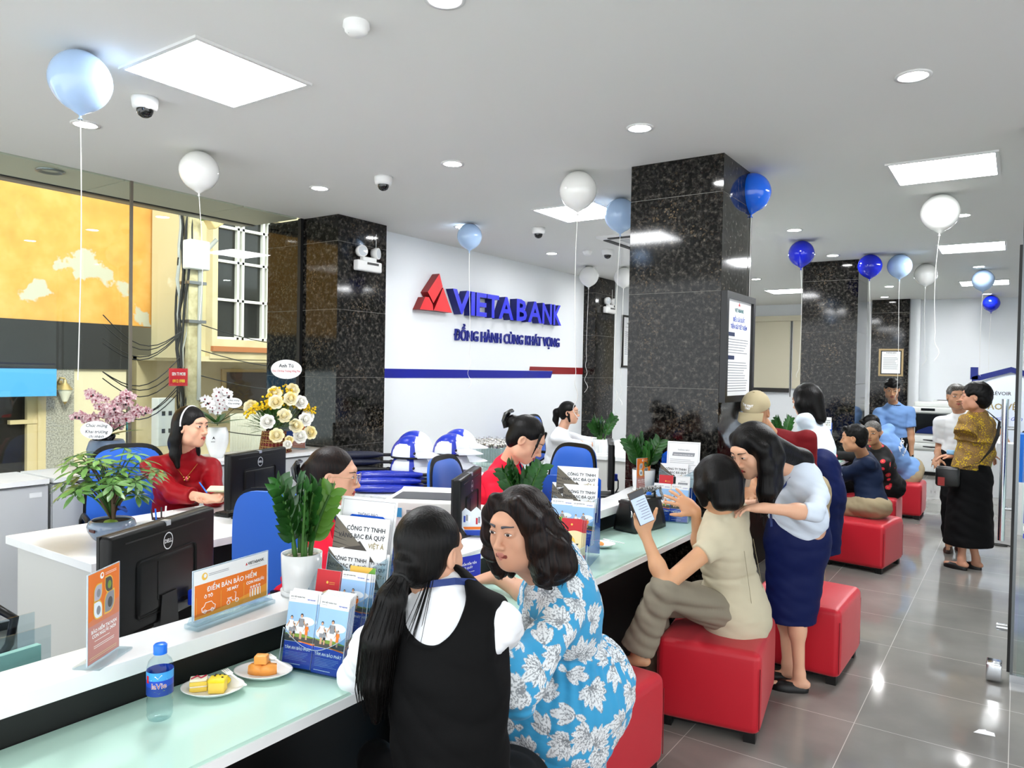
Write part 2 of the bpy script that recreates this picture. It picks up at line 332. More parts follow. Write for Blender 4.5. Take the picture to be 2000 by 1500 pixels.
# pole
pole = thing('utility_pole', 'concrete street pole with clamps, cables and a white box', 'utility pole', (-8, 4.98, 0))
conc = noise_col(mat('concrete', 'c2b591', .9), [(.3, 'a0946f'), (.7, 'd8cca6')], 8) and MC['concrete']
b = MB(); b.box((-.06, -.06, 0), (.06, .08, 4), conc); b.obj('shaft', pole)
b = MB(); b.cyl((.07, .07, 1.2), (.07, .07, 2.9), .022, mat('grey pipe', 'a9a9a4', .5)); b.tube([(.07, .07, 2.1), (.07, .08, 2.7), (.09, .13, 2.95), (.12, .25, 3.1)], .028, mat('grey pipe')); b.obj('lamp_arm', pole)
for z in (2.1, 2.55): b = MB(); b.box((-.12, -.08, z), (.1, .14, z+.035), alu); b.obj('clamp', pole)
cab = mat('black cable', '1d1d1d', .6)
b = MB(); rr = random.Random(3)
for i in range(9):
    x = -.08 + rr.random()*.12; b.tube([(x+.03*math.sin(z*2+i), -.1+rr.random()*.05+.04*math.sin(z*1.7+i), z) for z in np.linspace(.6, 3.6, 16)], .009+.006*rr.random(), cab if i % 3 else mat('grey pipe'), n=5)
for i in range(10):
    z = 1.2+rr.random()*1.0; z2 = z + rr.random()*.5-.3; b.tube([(0, -.1-t*.9, z*(1-t)+z2*t-.25*math.sin(PI*t)) for t in np.linspace(0, 1, 10)], .006, cab, n=5)
for i in range(5):
    z = 2.1-.3*i; b.tube([(.05, .05+t*2.4, z - .1*t-.15*math.sin(PI*t)) for t in np.linspace(0, 1, 10)], .006, cab, n=5)
b.obj('cables', pole)
b = MB(); b.rbox((-.02, -.1, 2.72), (.14, .16, 3.06), mat('white box', 'e6e6e2', .4), .02); b.obj('junction_box', pole)
b = MB(); b.rbox((-.05, 0, -.08), (.1, .3, .08), mat('pale amber', 'e4c98c', .35), .02); b.box((-.06, -.02, .05), (.1, .32, .09), mat('green edge', '6a8c3a', .5))
tag(b.obj('street_lamp', M=Matrix.Translation((-7.8, 5.05, 3.25)) @ Euler((math.radians(35), 0, 0)).to_matrix().to_4x4()), 'amber tinted street lamp head angled up on its curved arm', 'street lamp')
b = MB(); b.box((0, 0, 0), (.015, .22, .2), mat('red sign', 'c9202e', .5)); b.T = Matrix.Translation((.017, .11, .1)) @ Matrix.Rotation(PI/2, 4, 'Z')
b.text('SEN TI MOBI', .05, mat('white print', 'f4f4f4', .6), (0, 0, .02), 'CENTER', bold=.02, xs=.6); b.text('0912 0988', .05, mat('yellow print', 'f5d23c', .6), (0, 0, -.06), 'CENTER', bold=.02, xs=.7)
tag(b.obj('red_sign', loc=(-7.9, 4.66, 1.37)), 'small red sign with white and yellow lettering tied to the pole', 'sign')
b = MB(); b.rbox((-.05, 0, 0), (.1, .2, .55), mat('white box'), .01)
for z, y in ((.35, .04), (.35, .12), (.15, .04), (.15, .12)): b.box((.1, y, z), (.103, y+.04, z+.05), mat('meter window', '3a3a38', .4))
tag(b.obj('meter_box', loc=(-8.1, 4.6, .68)), 'white electricity meter box with four small windows', 'meter box')
b = MB(); b.box((-.4, 0, .02), (0, 1.2, .2), mat('teal awning', '4d9aa0', .6)); b.box((-.35, 0, 0), (0.02, 1.2, .06), mat('blue awning')); tag(b.obj('awning', loc=(-10.6, 5.62, .62)), 'small faded teal awning down the side alley', 'awning')
b = MB(); b.box((0, 0, 0), (.1, 2, 5), mat('grimy wall')); b.box((.1, 0, 0), (.12, 2, .6), mat('grey shutter', '7d7d78', .6)); tag(b.obj('alley_wall', loc=(-12.2, 5.4, 0)), 'grimy grey wall closing the side alley', 'wall')
# ---------------------------------------------------------------- ceiling fittings
em = mat('panel light', 'ffffff', .5, em='fbfdff', es=PANEL_E); fr_ = mat('light frame', 'd6d6d4', .45)
def panel_light(x, y, lab):
    t = thing('ceiling_light', lab, 'ceiling light', (x, y, CZ), group=None)
    b = MB()
    for a, c in (((-.3, -.3), (.3, -.28)), ((-.3, .28), (.3, .3)), ((-.3, -.28), (-.28, .28)), ((.28, -.28), (.3, .28))): b.box((a[0], a[1], -.012), (c[0], c[1], 0), fr_)
    b.obj('frame', t); b = MB(); b.box((-.28, -.28, -.008), (.28, .28, -.001), em); b.obj('diffuser', t); return t
PL = [(-3.08, 2.04, 'large square light panel on the ceiling beside the pale blue balloon'), (-3.07, 5.43, 'square light panel behind the white balloon over the sign wall side'),
 (-.43, 5.45, 'square light panel at the right above the white balloon near the glass partition'), (-.43, 8.85, 'second square light panel from the camera along the right aisle'),
 (-.43, 12.22, 'farthest square light panel of the right aisle, behind a pale blue balloon'), (-3.08, 12.2, 'square light panel in front of the roller blind'), (-3.08, 8.85, 'square light panel hidden mostly behind the middle granite column')]
for p in PL: panel_light(*p)
dm = mat('downlight', 'ffffff', .5, em='ffffff', es=DOWN_E)
def downlight(x, y, lab):
    t = thing('downlight', lab, 'downlight', (x, y, CZ), group='round recessed downlights')
    b = MB(); b.lathe([(.075, 0), (.075, -.006), (.056, -.006), (.054, -.001)], fr_); b.obj('rim', t)
    b = MB(); b.lathe([(.055, -.003), (.03, -.004), (.0001, -.004)], dm); b.obj('lens', t); return t
dn = {(-4.35, 2.06): 'round downlight just below the pale blue balloon at the left', (-1.74, 2.06): 'round downlight cut by the top edge of the picture',
 (-4.35, 3.74): 'round downlight between the left white balloon and the first granite column', (-3.07, 3.74): 'round downlight above the dome camera in front of the sign wall',
 (-1.74, 3.72): 'round downlight in the open ceiling before the middle granite column', (-.42, 3.70): 'round downlight in the open ceiling at the upper right',
 (-4.35, 5.45): 'round downlight right above the round pale blue balloon by the sign', (-4.43, 7.2): 'round downlight over the sign wall beyond the lettering',
 (-1.74, 7.08): 'round downlight between the middle column and the first dark blue balloon', (-.42, 7.08): 'round downlight beside the large white balloon at the right',
 (-4.4, 8.9): 'round downlight beside the pier at the end of the sign wall', (-1.74, 8.78): 'round downlight in front of the second granite column',
 (-.43, 10.45): 'round downlight above the far pale blue balloon', (-3.08, 10.5): 'round downlight right of the middle column before the blind',
 (-1.62, 12.2): 'round downlight between the second column and the pale balloons', (-1.9, 13.8): 'round downlight above the granite pilaster', (-.45, 13.9): 'round downlight above the small dark blue balloon at the end wall'}
for (x, y), l in dn.items(): downlight(x, y, l)
b = MB(); b.lathe([(.09, 0), (.09, -.01), (.07, -.012), (.06, 0), (.0001, .01)], alu); tag(b.obj('soffit_lamp', loc=(-5.6, 2.42, CZ-.006)), 'unlit round metal lamp in the beige soffit outside', 'lamp')
wp = mat('white plastic', 'e4e4e2', .4); bd = mat('smoked dome', '050505', .05, spec=.8)
camp = None
for x, y, l in ((-3.66, 2.02, 'white dome camera by the large light panel, nearest of the cameras'), (-3.70, 3.75, 'white dome camera above the first granite column and sign wall'), (-3.75, 5.85, 'white dome camera under the square light panel past the sign'),
                (-3.76, 7.28, 'white dome camera beside the air conditioner grille'), (-2.9, 8.6, 'small dome camera peeking past the right edge of the middle column')):
    if camp is None:
        t = thing('dome_camera', l, 'security camera', (x, y, CZ), group='ceiling dome cameras'); camp = t
        b = MB(); b.lathe([(.0001, 0), (.062, 0), (.064, -.012), (.06, -.04), (.055, -.055), (.04, -.058)], wp); b.obj('housing', t)
        b = MB(); b.lathe([(.04, -.055), (.039, -.07), (.03, -.088), (.015, -.097), (.0001, -.1)], bd); b.obj('dome', t)
    else: t = dup(camp, (x, y, CZ), label=l)
for x, y, l in ((-2.15, 2.02, 'white smoke detector near the top edge'), (-3.99, 7.24, 'small white smoke detector beside the air conditioner grille')):
    t = thing('smoke_detector', l, 'smoke detector', (x, y, CZ))
    b = MB(); b.lathe([(.05, 0), (.052, -.018), (.046, -.022), (.044, -.035), (.03, -.048), (.0001, -.05)], wp); b.obj('body', t)
    b = MB(); b.box((-.012, -.03, -.047), (.006, -.018, -.0455), mat('meter window')); b.obj('label_patch', t)
t = thing('air_conditioner', 'white cassette air conditioner set in the ceiling behind the middle column', 'air conditioner', (-3.05, 6.95, CZ))
b = MB(); b.rbox((-.45, -.45, -.02), (.45, .45, .01), wp, .01); b.obj('panel', t)
for k in range(4): b = MB(); b.T = Matrix.Rotation(k*PI/2, 4, 'Z'); b.box((-.33, -.42, -.028), (.33, -.36, -.018), mat('vent dark', '303030', .6)); b.T = Matrix.Identity(4); b.obj('vent', t)
b = MB(); b.box((-.27, -.27, -.026), (.27, .27, -.02), mat('grille grey', 'b4b6b8', .5)); b.obj('grille', t)
# emergency lights
def emergency(loc, lab):
    t = thing('emergency_light', lab, 'emergency light', loc, PI/2)   # local -y faces +x after rotation
    b = MB(); b.rbox((-.15, -.07, -.06), (.15, 0, .035), wp, .015); b.box((-.04, -.074, .0), (.1, -.07, .02), mat('meter window')); b.rbox((-.08, -.06, .03), (.09, -.01, .07), wp, .01); b.obj('body', t)
    for x in (-.085, .095):
        b = MB(); b.T = Matrix.Translation((x, -.035, .115)) @ Matrix.Rotation(PI/2, 4, 'X') @ Matrix.Rotation(.35 if x > 0 else -.25, 4, 'Y')
        b.lathe([(.0001, -.03), (.045, -.03), (.052, 0), (.052, .03), (.044, .032), (.03, .015), (.0001, .01)], wp); hd = b.obj('lamp_head', t)
        b = MB(); b.T = Matrix.Translation((x, -.035, .115)) @ Matrix.Rotation(PI/2, 4, 'X') @ Matrix.Rotation(.35 if x > 0 else -.25, 4, 'Y')
        b.lathe([(.044, .033), (.0001, .036)], mat('lamp lens', 'c9ced2', .1, spec=.8)); b.obj('lens', t)
    b = MB(); b.tube([(.12, -.01, .06), (.13, -.005, .2), (.13, -.005, .3)], .003, wp); b.obj('cord', t)
    return t
emergency((-4.93, 4.78, 2.55), 'white twin-head emergency light on the first granite column')
emergency((-4.94, 9.6, 2.52), 'small twin-head emergency light on the far granite pier')
# ---------------------------------------------------------------- wall sign
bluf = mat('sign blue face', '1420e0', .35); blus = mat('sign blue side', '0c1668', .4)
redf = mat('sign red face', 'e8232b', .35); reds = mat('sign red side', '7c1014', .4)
X0 = -5.14
sg = thing('wall_sign', 'raised red emblem and large blue capital letters on the white wall', 'sign', (X0, 6, 2.22))
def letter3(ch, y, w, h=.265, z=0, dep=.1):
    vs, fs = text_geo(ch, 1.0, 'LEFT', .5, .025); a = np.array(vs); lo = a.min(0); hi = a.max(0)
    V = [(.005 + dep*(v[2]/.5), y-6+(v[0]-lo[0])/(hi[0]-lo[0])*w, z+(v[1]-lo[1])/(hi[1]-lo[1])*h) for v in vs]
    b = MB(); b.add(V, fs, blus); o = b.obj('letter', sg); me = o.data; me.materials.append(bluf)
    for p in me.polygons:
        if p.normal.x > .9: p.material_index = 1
for ch, y0, y1 in (('V', 6.175, 6.49), ('I', 6.5, 6.571), ('E', 6.595, 6.792), ('T', 6.80, 7.03), ('A', 7.03, 7.335), ('B', 7.40, 7.63), ('A', 7.655, 7.975), ('N', 7.985, 8.22), ('K', 8.258, 8.46)): letter3(ch, y0, y1-y0)
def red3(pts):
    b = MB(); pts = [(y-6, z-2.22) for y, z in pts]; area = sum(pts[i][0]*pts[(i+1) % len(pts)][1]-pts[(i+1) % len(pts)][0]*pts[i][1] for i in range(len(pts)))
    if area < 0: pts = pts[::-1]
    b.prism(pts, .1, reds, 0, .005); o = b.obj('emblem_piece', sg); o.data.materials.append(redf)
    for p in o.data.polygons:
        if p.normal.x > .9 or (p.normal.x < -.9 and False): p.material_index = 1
red3([(5.95, 2.618), (6.004, 2.487), (5.86, 2.302), (5.769, 2.41)])
red3([(6.013, 2.479), (6.165, 2.223), (5.867, 2.228)])
red3([(5.731, 2.356), (5.788, 2.356), (5.850, 2.285), (5.857, 2.225), (5.65, 2.222)])
b = MB(); b.T = Matrix.Translation((X0+.004, 6.325, 1.94)) @ Matrix.Rotation(PI/2, 4, 'Z'); sl = mat('slogan blue', '101c86', .4)
vs, fs = text_geo('ĐỒNG HÀNH CÙNG KHÁT VỌNG', 1, 'LEFT', .1, .015); a = np.array(vs)[:, 0]; k = 2.245/(a.max()-a.min())
b.add([((v[0]-a.min())*k, -.02*(v[2]/.1), v[1]*.115/.69) for v in vs], fs, sl)
tag(b.obj('wall_slogan'), 'slim dark blue slogan lettering under the big raised letters', 'lettering')
b = MB(); b.prism([(5.06, 1.522), (8.38, 1.522), (8.43, 1.613), (5.06, 1.613)], .006, mat('stripe blue', '0a1690', .35), 0, X0); tag(b.obj('blue_wall_stripe'), 'long dark blue stripe across the white sign wall', 'wall stripe')
b = MB(); b.prism([(8.40, 1.575), (9.25, 1.575), (9.25, 1.668), (7.875, 1.668), (7.86, 1.618), (8.43, 1.618)], .006, mat('stripe red', '86151a', .35), 0, X0); tag(b.obj('red_wall_stripe'), 'short dark red stripe overlapping the end of the blue one', 'wall stripe')
# ================================================================ counters and desks
wl = noise_col(mat('white laminate', 'eceeee', .25), [(.3, 'e6e8e8'), (.7, 'f2f3f3')], 3) and MC['white laminate']
blk = mat('black panel', '060606', .45); aqua = mat('frosted aqua glass top', 'bfe0d2', .06, spec=.6); gedge = mat('glass edge', 'dff0ea', .1)
warm = mat('grey laminate', 'c9c9c5', .4)
def counter(y0, y1, lab, end=True, curve=True):
    t = thing('service_counter', lab, 'counter', (0, 0, 0))
    bx(t, 'lower_shelf', (-1.88, y0, .715), (-1.46, y1, .742), wl)
    bx(t, 'glass_top', (-1.868, y0, .742), (-1.466, y1-.02, .751), aqua)
    bx(t, 'riser', (-1.90, y0, .742), (-1.872, y1, .84), blk)
    bx(t, 'front_panel', (-1.90, y0, 0), (-1.80, y1, .715), blk)
    b = MB(); b.box((-2.0, y0, .836), (-1.83, y1-(.45 if curve else 0), .88), wl)
    if curve:
        pts = [(-1.83, y1-.45), (-1.83, y1-.02), (-1.83, y1+.25), (-2.08, y1+.25), (-2.06, y1-.05), (-2.02, y1-.25), (-2.0, y1-.45)]
        b.prism(pts[::-1] if False else pts, .044, wl, 2, .836)
    b.obj('upper_ledge', t, bevel=.002)
    bx(t, 'staff_desk', (-2.30, y0, .72), (-1.90, y1, .75), wl); bx(t, 'back_panel', (-1.93, y0, 0), (-1.90, y1, .72), warm)
    for yy in (y0+.03, y1-.06): bx(t, 'side_panel', (-2.28, yy, 0), (-1.93, yy+.03, .72), warm)
    return t
counter(-.6, 4.36, 'long white service counter with aqua glass shelf and black front in the foreground')
counter(5.02, 9.15, 'white service counter running on behind the middle column', curve=False)
counter(9.9, 13.0, 'farthest white service counter beyond the second granite column', curve=False)
for i, (y0, y1, lab) in enumerate(((-.5, 2.14, 'low white window cabinet at the far left by the yellow wall'), (2.16, 4.45, 'low white window cabinet behind the seated woman in dark red'))):
    t = thing('window_cabinet', lab, 'cabinet', (0, 0, 0))
    bx(t, 'body', (-5.38, y0, .06), (-4.965, y1, .86), mat('cabinet grey', 'b9bcbe', .45)); bx(t, 'plinth', (-5.38, y0, 0), (-5.0, y1, .06), blk)
    bx(t, 'top', (-5.39, y0, .87), (-4.93, y1-.004, .90), wl); bx(t, 'shadow_gap', (-5.36, y0, .86), (-4.975, y1-.01, .87), mat('grey gap', '55585a', .6))
    n = 3
    for k in range(n):
        a = y0+(y1-y0)*k/n; c = y0+(y1-y0)*(k+1)/n; bx(t, 'door', (-4.965, a+.004, .07), (-4.948, c-.004, .855), mat('cabinet door', 'c3c6c8', .45))
    if i == 0: bx(t, 'number_tag', (-4.948, 2.03, .79), (-4.945, 2.10, .82), wl)
def desk(name, x0, y0, x1, y1, lab, ov=.04):
    t = thing(name, lab, 'desk', (0, 0, 0))
    bx(t, 'desktop', (x0, y0, .71), (x1, y1, .75), wl, bevel=.002)
    bx(t, 'side_panel', (x0+ov, y0+ov, 0), (x1-ov, y0+ov+.03, .71), warm); bx(t, 'side_panel', (x0+ov, y1-.07, 0), (x1-ov, y1-.04, .71), warm)
    return t
t = desk('staff_desk', -4.16, 1.6, -3.3, 3.42, 'white staff desk with the potted tree, nearest the windows'); bx(t, 'modesty_panel', (-3.42, 1.68, 0), (-3.39, 3.36, .71), blk)
t = desk('staff_desk', -4.2, 6.8, -2.75, 8.6, 'white desk of the woman in white, with a ribbed pot on it'); bx(t, 'front_panel', (-4.16, 6.82, 0), (-2.8, 6.85, .71), warm)
# skirted table
t = thing('skirted_table', 'table under a white pleated skirt, carrying helmets and umbrellas', 'table', (0, 0, 0))
bx(t, 'tabletop', (-4.2, 3.60, .72), (-3.40, 5.55, .75), wl)
ts = mat('table skirt', 'e4e6e8', .8)
def skirt(p0, p1, nn):
    b = MB(); d = Vector(p1)-Vector(p0); n = Vector((d.y, -d.x, 0)).normalized(); vs = []; m = nn*6
    for i in range(m+1):
        w = .012*math.sin(2*PI*i/6)+.004*math.sin(i*1.3); q = Vector(p0)+d*(i/m)
        vs += [q+n*(w*.3)+Vector((0, 0, .75)), q+n*(w+.005)+Vector((0, 0, .62)), q+n*(w*1.5+.012)+Vector((0, 0, .02))]
    b.add(vs, [(3*i+j, 3*i+3+j, 3*i+4+j, 3*i+1+j) for i in range(m) for j in range(2)], ts, True); b.obj('pleated_skirt', t)
skirt((-3.385, 3.58, 0), (-3.385, 5.56, 0), 26); skirt((-4.2, 3.585, 0), (-3.385, 3.585, 0), 11)
# ottomans
redo = bump(mat('red upholstery', 'c3182a', .42, spec=.5, sheen=.1), 9, .12, .006)
def ottoman(x, y, rz, sx, sy, lab):
    t = thing('ottoman', lab, 'ottoman', (x, y, 0), rz, group='red cube ottomans')
    bm = bmesh.new(); bmesh.ops.create_cube(bm, size=1)
    for v in bm.verts: v.co = Vector((v.co.x*sx, v.co.y*sy, (v.co.z+.5)*.365+.04))
    bmesh.ops.bevel(bm, geom=[e for e in bm.edges], offset=.045, segments=5, profile=.6, affect='EDGES')
    bmesh.ops.subdivide_edges(bm, edges=bm.edges[:], cuts=2, use_grid_fill=True)
    for v in bm.verts:
        c = v.co; fx = 1-(2*c.x/sx)**2; fy = 1-(2*c.y/sy)**2
        if c.z > .3: c.z += .016*max(0, fx)*max(0, fy)
        c.x *= 1+.012*math.sin((c.z-.04)/.365*PI)*1; c.y *= 1+.012*math.sin((c.z-.04)/.365*PI)
    b = MB(); b.addbm(bm, redo, True); o = b.obj('cushion', t)
    sm = MB(); sd = mat('seam red', '7d0f1a', .6)
    h = .382
    for a, c in (((-1, -1), (1, -1)), ((1, -1), (1, 1)), ((1, 1), (-1, 1)), ((-1, 1), (-1, -1))):
        sm.tube([((a[0]*(1-k)+c[0]*k)*sx*.485, (a[1]*(1-k)+c[1]*k)*sy*.485, h+.004) for k in np.linspace(.06, .94, 8)], .0022, sd, n=5)
    for a in ((-1, -1), (1, -1), (1, 1), (-1, 1)): sm.tube([(a[0]*sx*.4925, a[1]*sy*.4925, z) for z in (.07, .15, .25, .34)], .0022, sd, n=5)
    sm.obj('piping', t)
    b = MB(); b.box((-sx/2+.03, -sy/2+.03, .03), (sx/2-.03, sy/2-.03, .05), blk); b.obj('base_board', t)
    for i in (-1, 1):
        for j in (-1, 1): b = MB(); b.box((i*(sx/2-.02), j*(sy/2-.02), 0), (i*(sx/2-.07), j*(sy/2-.07), .05), blk); b.obj('foot', t)
    return t
ottoman(-1.165, 3.51, math.radians(9), .46, .60, 'red ottoman under the woman in the beige waistcoat')
ottoman(-.975, 4.40, math.radians(-1), .50, .56, 'empty red ottoman partly behind the navy skirt')
ottoman(-1.08, 6.98, math.radians(-8), .50, .56, 'red ottoman under the man in the dark navy shirt')
ottoman(-1.22, 8.42, 0, .50, .50, 'small looking red ottoman under the woman in black floral')
ottoman(-1.13, 9.75, 0, .52, .52, 'farthest red ottoman under the person in a printed blue shirt')
ottoman(-1.42, 2.56, math.radians(-3), .50, .56, 'red ottoman behind the woman in the blue leaf dress')
ottoman(-1.02, 1.42, 0, .46, .46, 'red ottoman under the woman with the ponytail')
# ---------------------------------------------------------------- monitors
bp = bump(mat('black plastic', '070707', .4, spec=.3), 300, .05, .0003); bp2 = mat('black plastic darker', '080808', .5); lg = mat('logo silver', 'd9dadc', .3, m=.3)
scr = mat('screen off', '050608', .08); blp = mat('blue plug', '1c3fd0', .4)
mon0 = None
def monitor(x, y, rz, lab, base=.75, w=.5):
    # back of the screen faces local -y
    global mon0
    if mon0: t = dup(mon0, (x, y, base), rz, lab); return t
    t = thing('monitor', lab, 'monitor', (x, y, base), rz)
    b = MB(); b.rbox((-.25, -.022, .075), (.25, .02, .385), bp, .012); b.rbox((-.14, -.025, .11), (.14, -.01, .29), bp, .018)
    b.box((-.19, -.0235, .352), (.19, -.021, .357), bp2); b.box((-.25, .012, .075), (.25, .021, .385), bp2)
    b.box((-.05, -.0265, .15), (.1, -.0248, .1505), bp2); b.box((-.05, -.0265, .15), (-.0495, -.0248, .27), bp2); b.obj('casing', t)
    b = MB(); b.box((-.235, .0205, .095), (.235, .0225, .37), scr); b.obj('screen', t)
    b = MB(); nn = 28
    vs = [(math.cos(2*PI*i/nn)*r*.85, -.0232 if False else -.0465, .292+.0+math.sin(2*PI*i/nn)*r) for r in (.027, .0235) for i in range(nn)]
    vs = [(v[0], -.0235, v[2]+.03) for v in vs]
    b.add(vs, [(i, (i+1) % nn, nn+(i+1) % nn, nn+i) for i in range(nn)], lg)
    b.text('DELL', .0165, lg, (0, -.0236, .3165), 'CENTER', bold=.03, xs=.95); b.obj('logo', t, label='round silver maker badge')
    b = MB(); b.box((-.008, -.0235, .37), (.012, .0, .386), mat('silver tab', 'b9bdc4', .3, m=.6)); b.obj('tab', t)
    b = MB(); b.T = Matrix.Translation((0, -.02, 0)); b.prism([(-.05, .015), (.05, .015), (.035, .16), (-.035, .16)], .022, bp, 1, -.01); b.obj('stand', t)
    b = MB(); b.rbox((-.11, -.09, 0), (.11, .09, .014), bp, .006); b.obj('foot', t)
    b = MB(); b.tube([(.1, -.04, .13), (.11, -.06, .09), (.09, -.06, .04), (.05, -.04, .012)], .005, bp2); b.rbox((.088, -.055, .09), (.118, -.03, .14), blp, .004); b.obj('video_cable', t, label='cable with blue plug')
    mon0 = t; return t
monitor(-2.21, 1.285, math.radians(90+23), 'large black monitor seen from behind, nearest the camera')
monitor(-3.61, 2.67, math.radians(90+16), 'black monitor on the desk of the woman in dark red')
monitor(-2.15, 2.77, math.radians(90+26), 'black monitor seen nearly edge-on beside the printer')
monitor(-2.36, 4.68, math.radians(90+28), 'black monitor edge-on next to the middle column')
monitor(-3.0, 7.05, math.radians(90+20), 'far black monitor on the desk of the woman in white')
# keyboard
t = thing('keyboard', 'black keyboard in front of the monitor of the woman in dark red', 'keyboard', (-3.79, 2.74, .75), math.radians(100))
b = MB(); b.rbox((-.21, -.06, .004), (.21, .06, .018), bp, .004); b.obj('body', t)
b = MB()
for r in range(5):
    for c in range(16): b.box((-.2+c*.025, -.05+r*.021, .018), (-.2+c*.025+.021, -.05+r*.021+.017, .024), bp2)
b.obj('keys', t)
# ---------------------------------------------------------------- office chairs
chb = bump(mat('blue chair fabric', '1f5fc4', .75, sheen=.2), 400, .15, .0006)
ch0 = None
def chair(x, y, rz, lab):
    # sitter faces local +y; back panel at -y
    global ch0
    if ch0: return dup(ch0, (x, y, 0), rz, lab)
    t = thing('office_chair', lab, 'office chair', (x, y, 0), rz, group='blue office chairs'); ch0 = t
    def shell(sc_, dy, m, th):
        b = MB(); nx, nz = 14, 16; vs = []
        for s in (0, 1):
            for j in range(nz+1):
                for i in range(nx+1):
                    u = -1+2*i/nx; v = -1+2*j/nz; k = (abs(u)**4+abs(v)**4)**.25; mx_ = max(abs(u), abs(v), 1e-6); q = mx_/max(k, 1e-6); uu = u*q if k > 0 else 0; vv = v*q
                    wd = .235*(1-.10*vv)*sc_; vs.append((uu*wd, -.24+dy-.05*(1-uu*uu)*.6+(-.035*vv)+s*th*(1-.6*max(abs(u), abs(v))**6), .82+vv*.27*sc_))
        n1 = (nx+1)*(nz+1)
        for s in (0, 1): b.add(vs, [(s*n1+j*(nx+1)+i, s*n1+j*(nx+1)+i+1, s*n1+(j+1)*(nx+1)+i+1, s*n1+(j+1)*(nx+1)+i) for j in range(nz) for i in range(nx)], m, True)
        ring = [(i, 0) for i in range(nx)]+[(nx, j) for j in range(nz)]+[(i, nz) for i in range(nx, 0, -1)]+[(0, j) for j in range(nz, 0, -1)]
        ids = [j*(nx+1)+i for i, j in ring]; b.add(vs, [(ids[k], ids[(k+1) % len(ids)], n1+ids[(k+1) % len(ids)], n1+ids[k]) for k in range(len(ids))], m, True); return b
    shell(1, 0, chb, .07).obj('backrest', t); shell(1.05, .022, bp, .022).obj('back_rim', t, label='black plastic rim')
    b = MB(); b.rbox((-.24, -.22, .43), (.24, .24, .51), chb, .035); b.obj('seat', t)
    b = MB(); b.rbox((-.22, -.2, .41), (.22, .22, .44), bp, .01); b.obj('seat_pan', t)
    for s in (-1, 1):
        b = MB(); b.tube([(s*.25, -.12, .44), (s*.27, -.15, .55), (s*.27, -.13, .66), (s*.27, -.05, .70), (s*.27, .1, .695), (s*.27, .17, .66), (s*.27, .15, .56), (s*.26, .08, .45)], .016, bp, n=8); b.obj('armrest', t)
    b = MB(); b.tube([(0, -.1, .42), (0, -.24, .42), (0, -.28, .5), (0, -.27, .66)], .02, bp, n=8); b.obj('back_bracket', t)
    b = MB(); b.cyl((0, 0, .1), (0, 0, .42), .025, bp); b.obj('gas_column', t)
    for k in range(5):
        a = k*2*PI/5; b = MB(); b.tube([(0, 0, .11), (.28*math.cos(a), .28*math.sin(a), .07)], .018, bp, n=8); b.ell((.28*math.cos(a), .28*math.sin(a), .03), (.028, .028, .03), bp2, 10, 6); b.obj('base_spoke', t)
    return t
chair(-2.70, 2.28, math.radians(20), 'blue office chair behind the woman in glasses')
chair(-4.50, 2.44, math.radians(-108), 'blue office chair behind the woman in dark red')
chair(-2.60, 3.50, math.radians(-76), 'blue office chair behind the edge-on monitor by the printer')
chair(-2.70, 4.40, math.radians(163), 'blue office chair with raised armrest left of the middle column')
chair(-4.45, 7.35, math.radians(-80), 'small far blue office chair behind the woman in white')
chair(-3.10, .90, math.radians(-60), 'office chair at the left edge of which only the black armrest shows')
b = MB(); b.rbox((-.11, 0, 0), (.11, .012, .27), mat('blue divider', '1458c8', .35), .004); b.box((-.1, -.03, 0), (.1, .04, .006), mat('blue divider')); o = b.obj('desk_divider', loc=(-2.17, 3.68, .75)); o.rotation_euler = (0, 0, .5); tag(o, 'plain blue upright panel on the desk behind the plant by the rack', 'desk divider')
# ================================================================ balloons
def bal_mat(key, col, al=0):
    mt = mat(key, col, .12, spec=.6, coat=.3, tr=al); return mt
BM = {'pale': bal_mat('pale blue latex', 'a9c4e6'), 'white': bal_mat('white latex', 'e2e2de'), 'blue': bal_mat('dark blue latex', '0b1fc0'), 'mid': bal_mat('bright blue latex', '1668e8')}
strm = mat('balloon ribbon', 'e9e7e2', .3, m=.3)
def balloon(x, y, zc, r, kind, lab, zs=1.9, curl=0, sway=0, seed=1):
    t = thing('balloon', lab, 'balloon', (x, y, zc), seed*.7, group=None)
    b = MB(); pr = [(.0001, -1.16*r), (.05*r, -1.13*r), (.16*r, -1.06*r)] + [(r*math.cos(a)*(1-.08*max(0, -math.sin(a))), r*math.sin(a)*(1.05 if a > 0 else 1.02)+(-.0*r)) for a in np.linspace(-1.25, 1.5707, 20)]
    b.lathe(pr, BM[kind], 28); b.obj('envelope', t)
    b = MB(); b.lathe([(.0001, -1.13*r), (.05*r, -1.17*r), (.03*r, -1.2*r), (.09*r, -1.28*r), (.0001, -1.25*r)], BM[kind], 10); b.obj('knot', t)
    rr = random.Random(seed); L_ = zc-zs; pts = []; n = 60
    for i in range(n+1):
        u = i/n; z = -1.2*r - u*(L_-1.2*r); c = max(0, (u-(1-curl))/max(curl, .01)) if curl else 0
        a = .025*c; pts.append((a*math.cos(z*34)+sway*math.sin(u*3), a*math.sin(z*34)+sway*.5*(math.cos(u*4)-1), z))
    b = MB(); b.tube(pts, .0022, strm, n=5); b.obj('string', t); return t
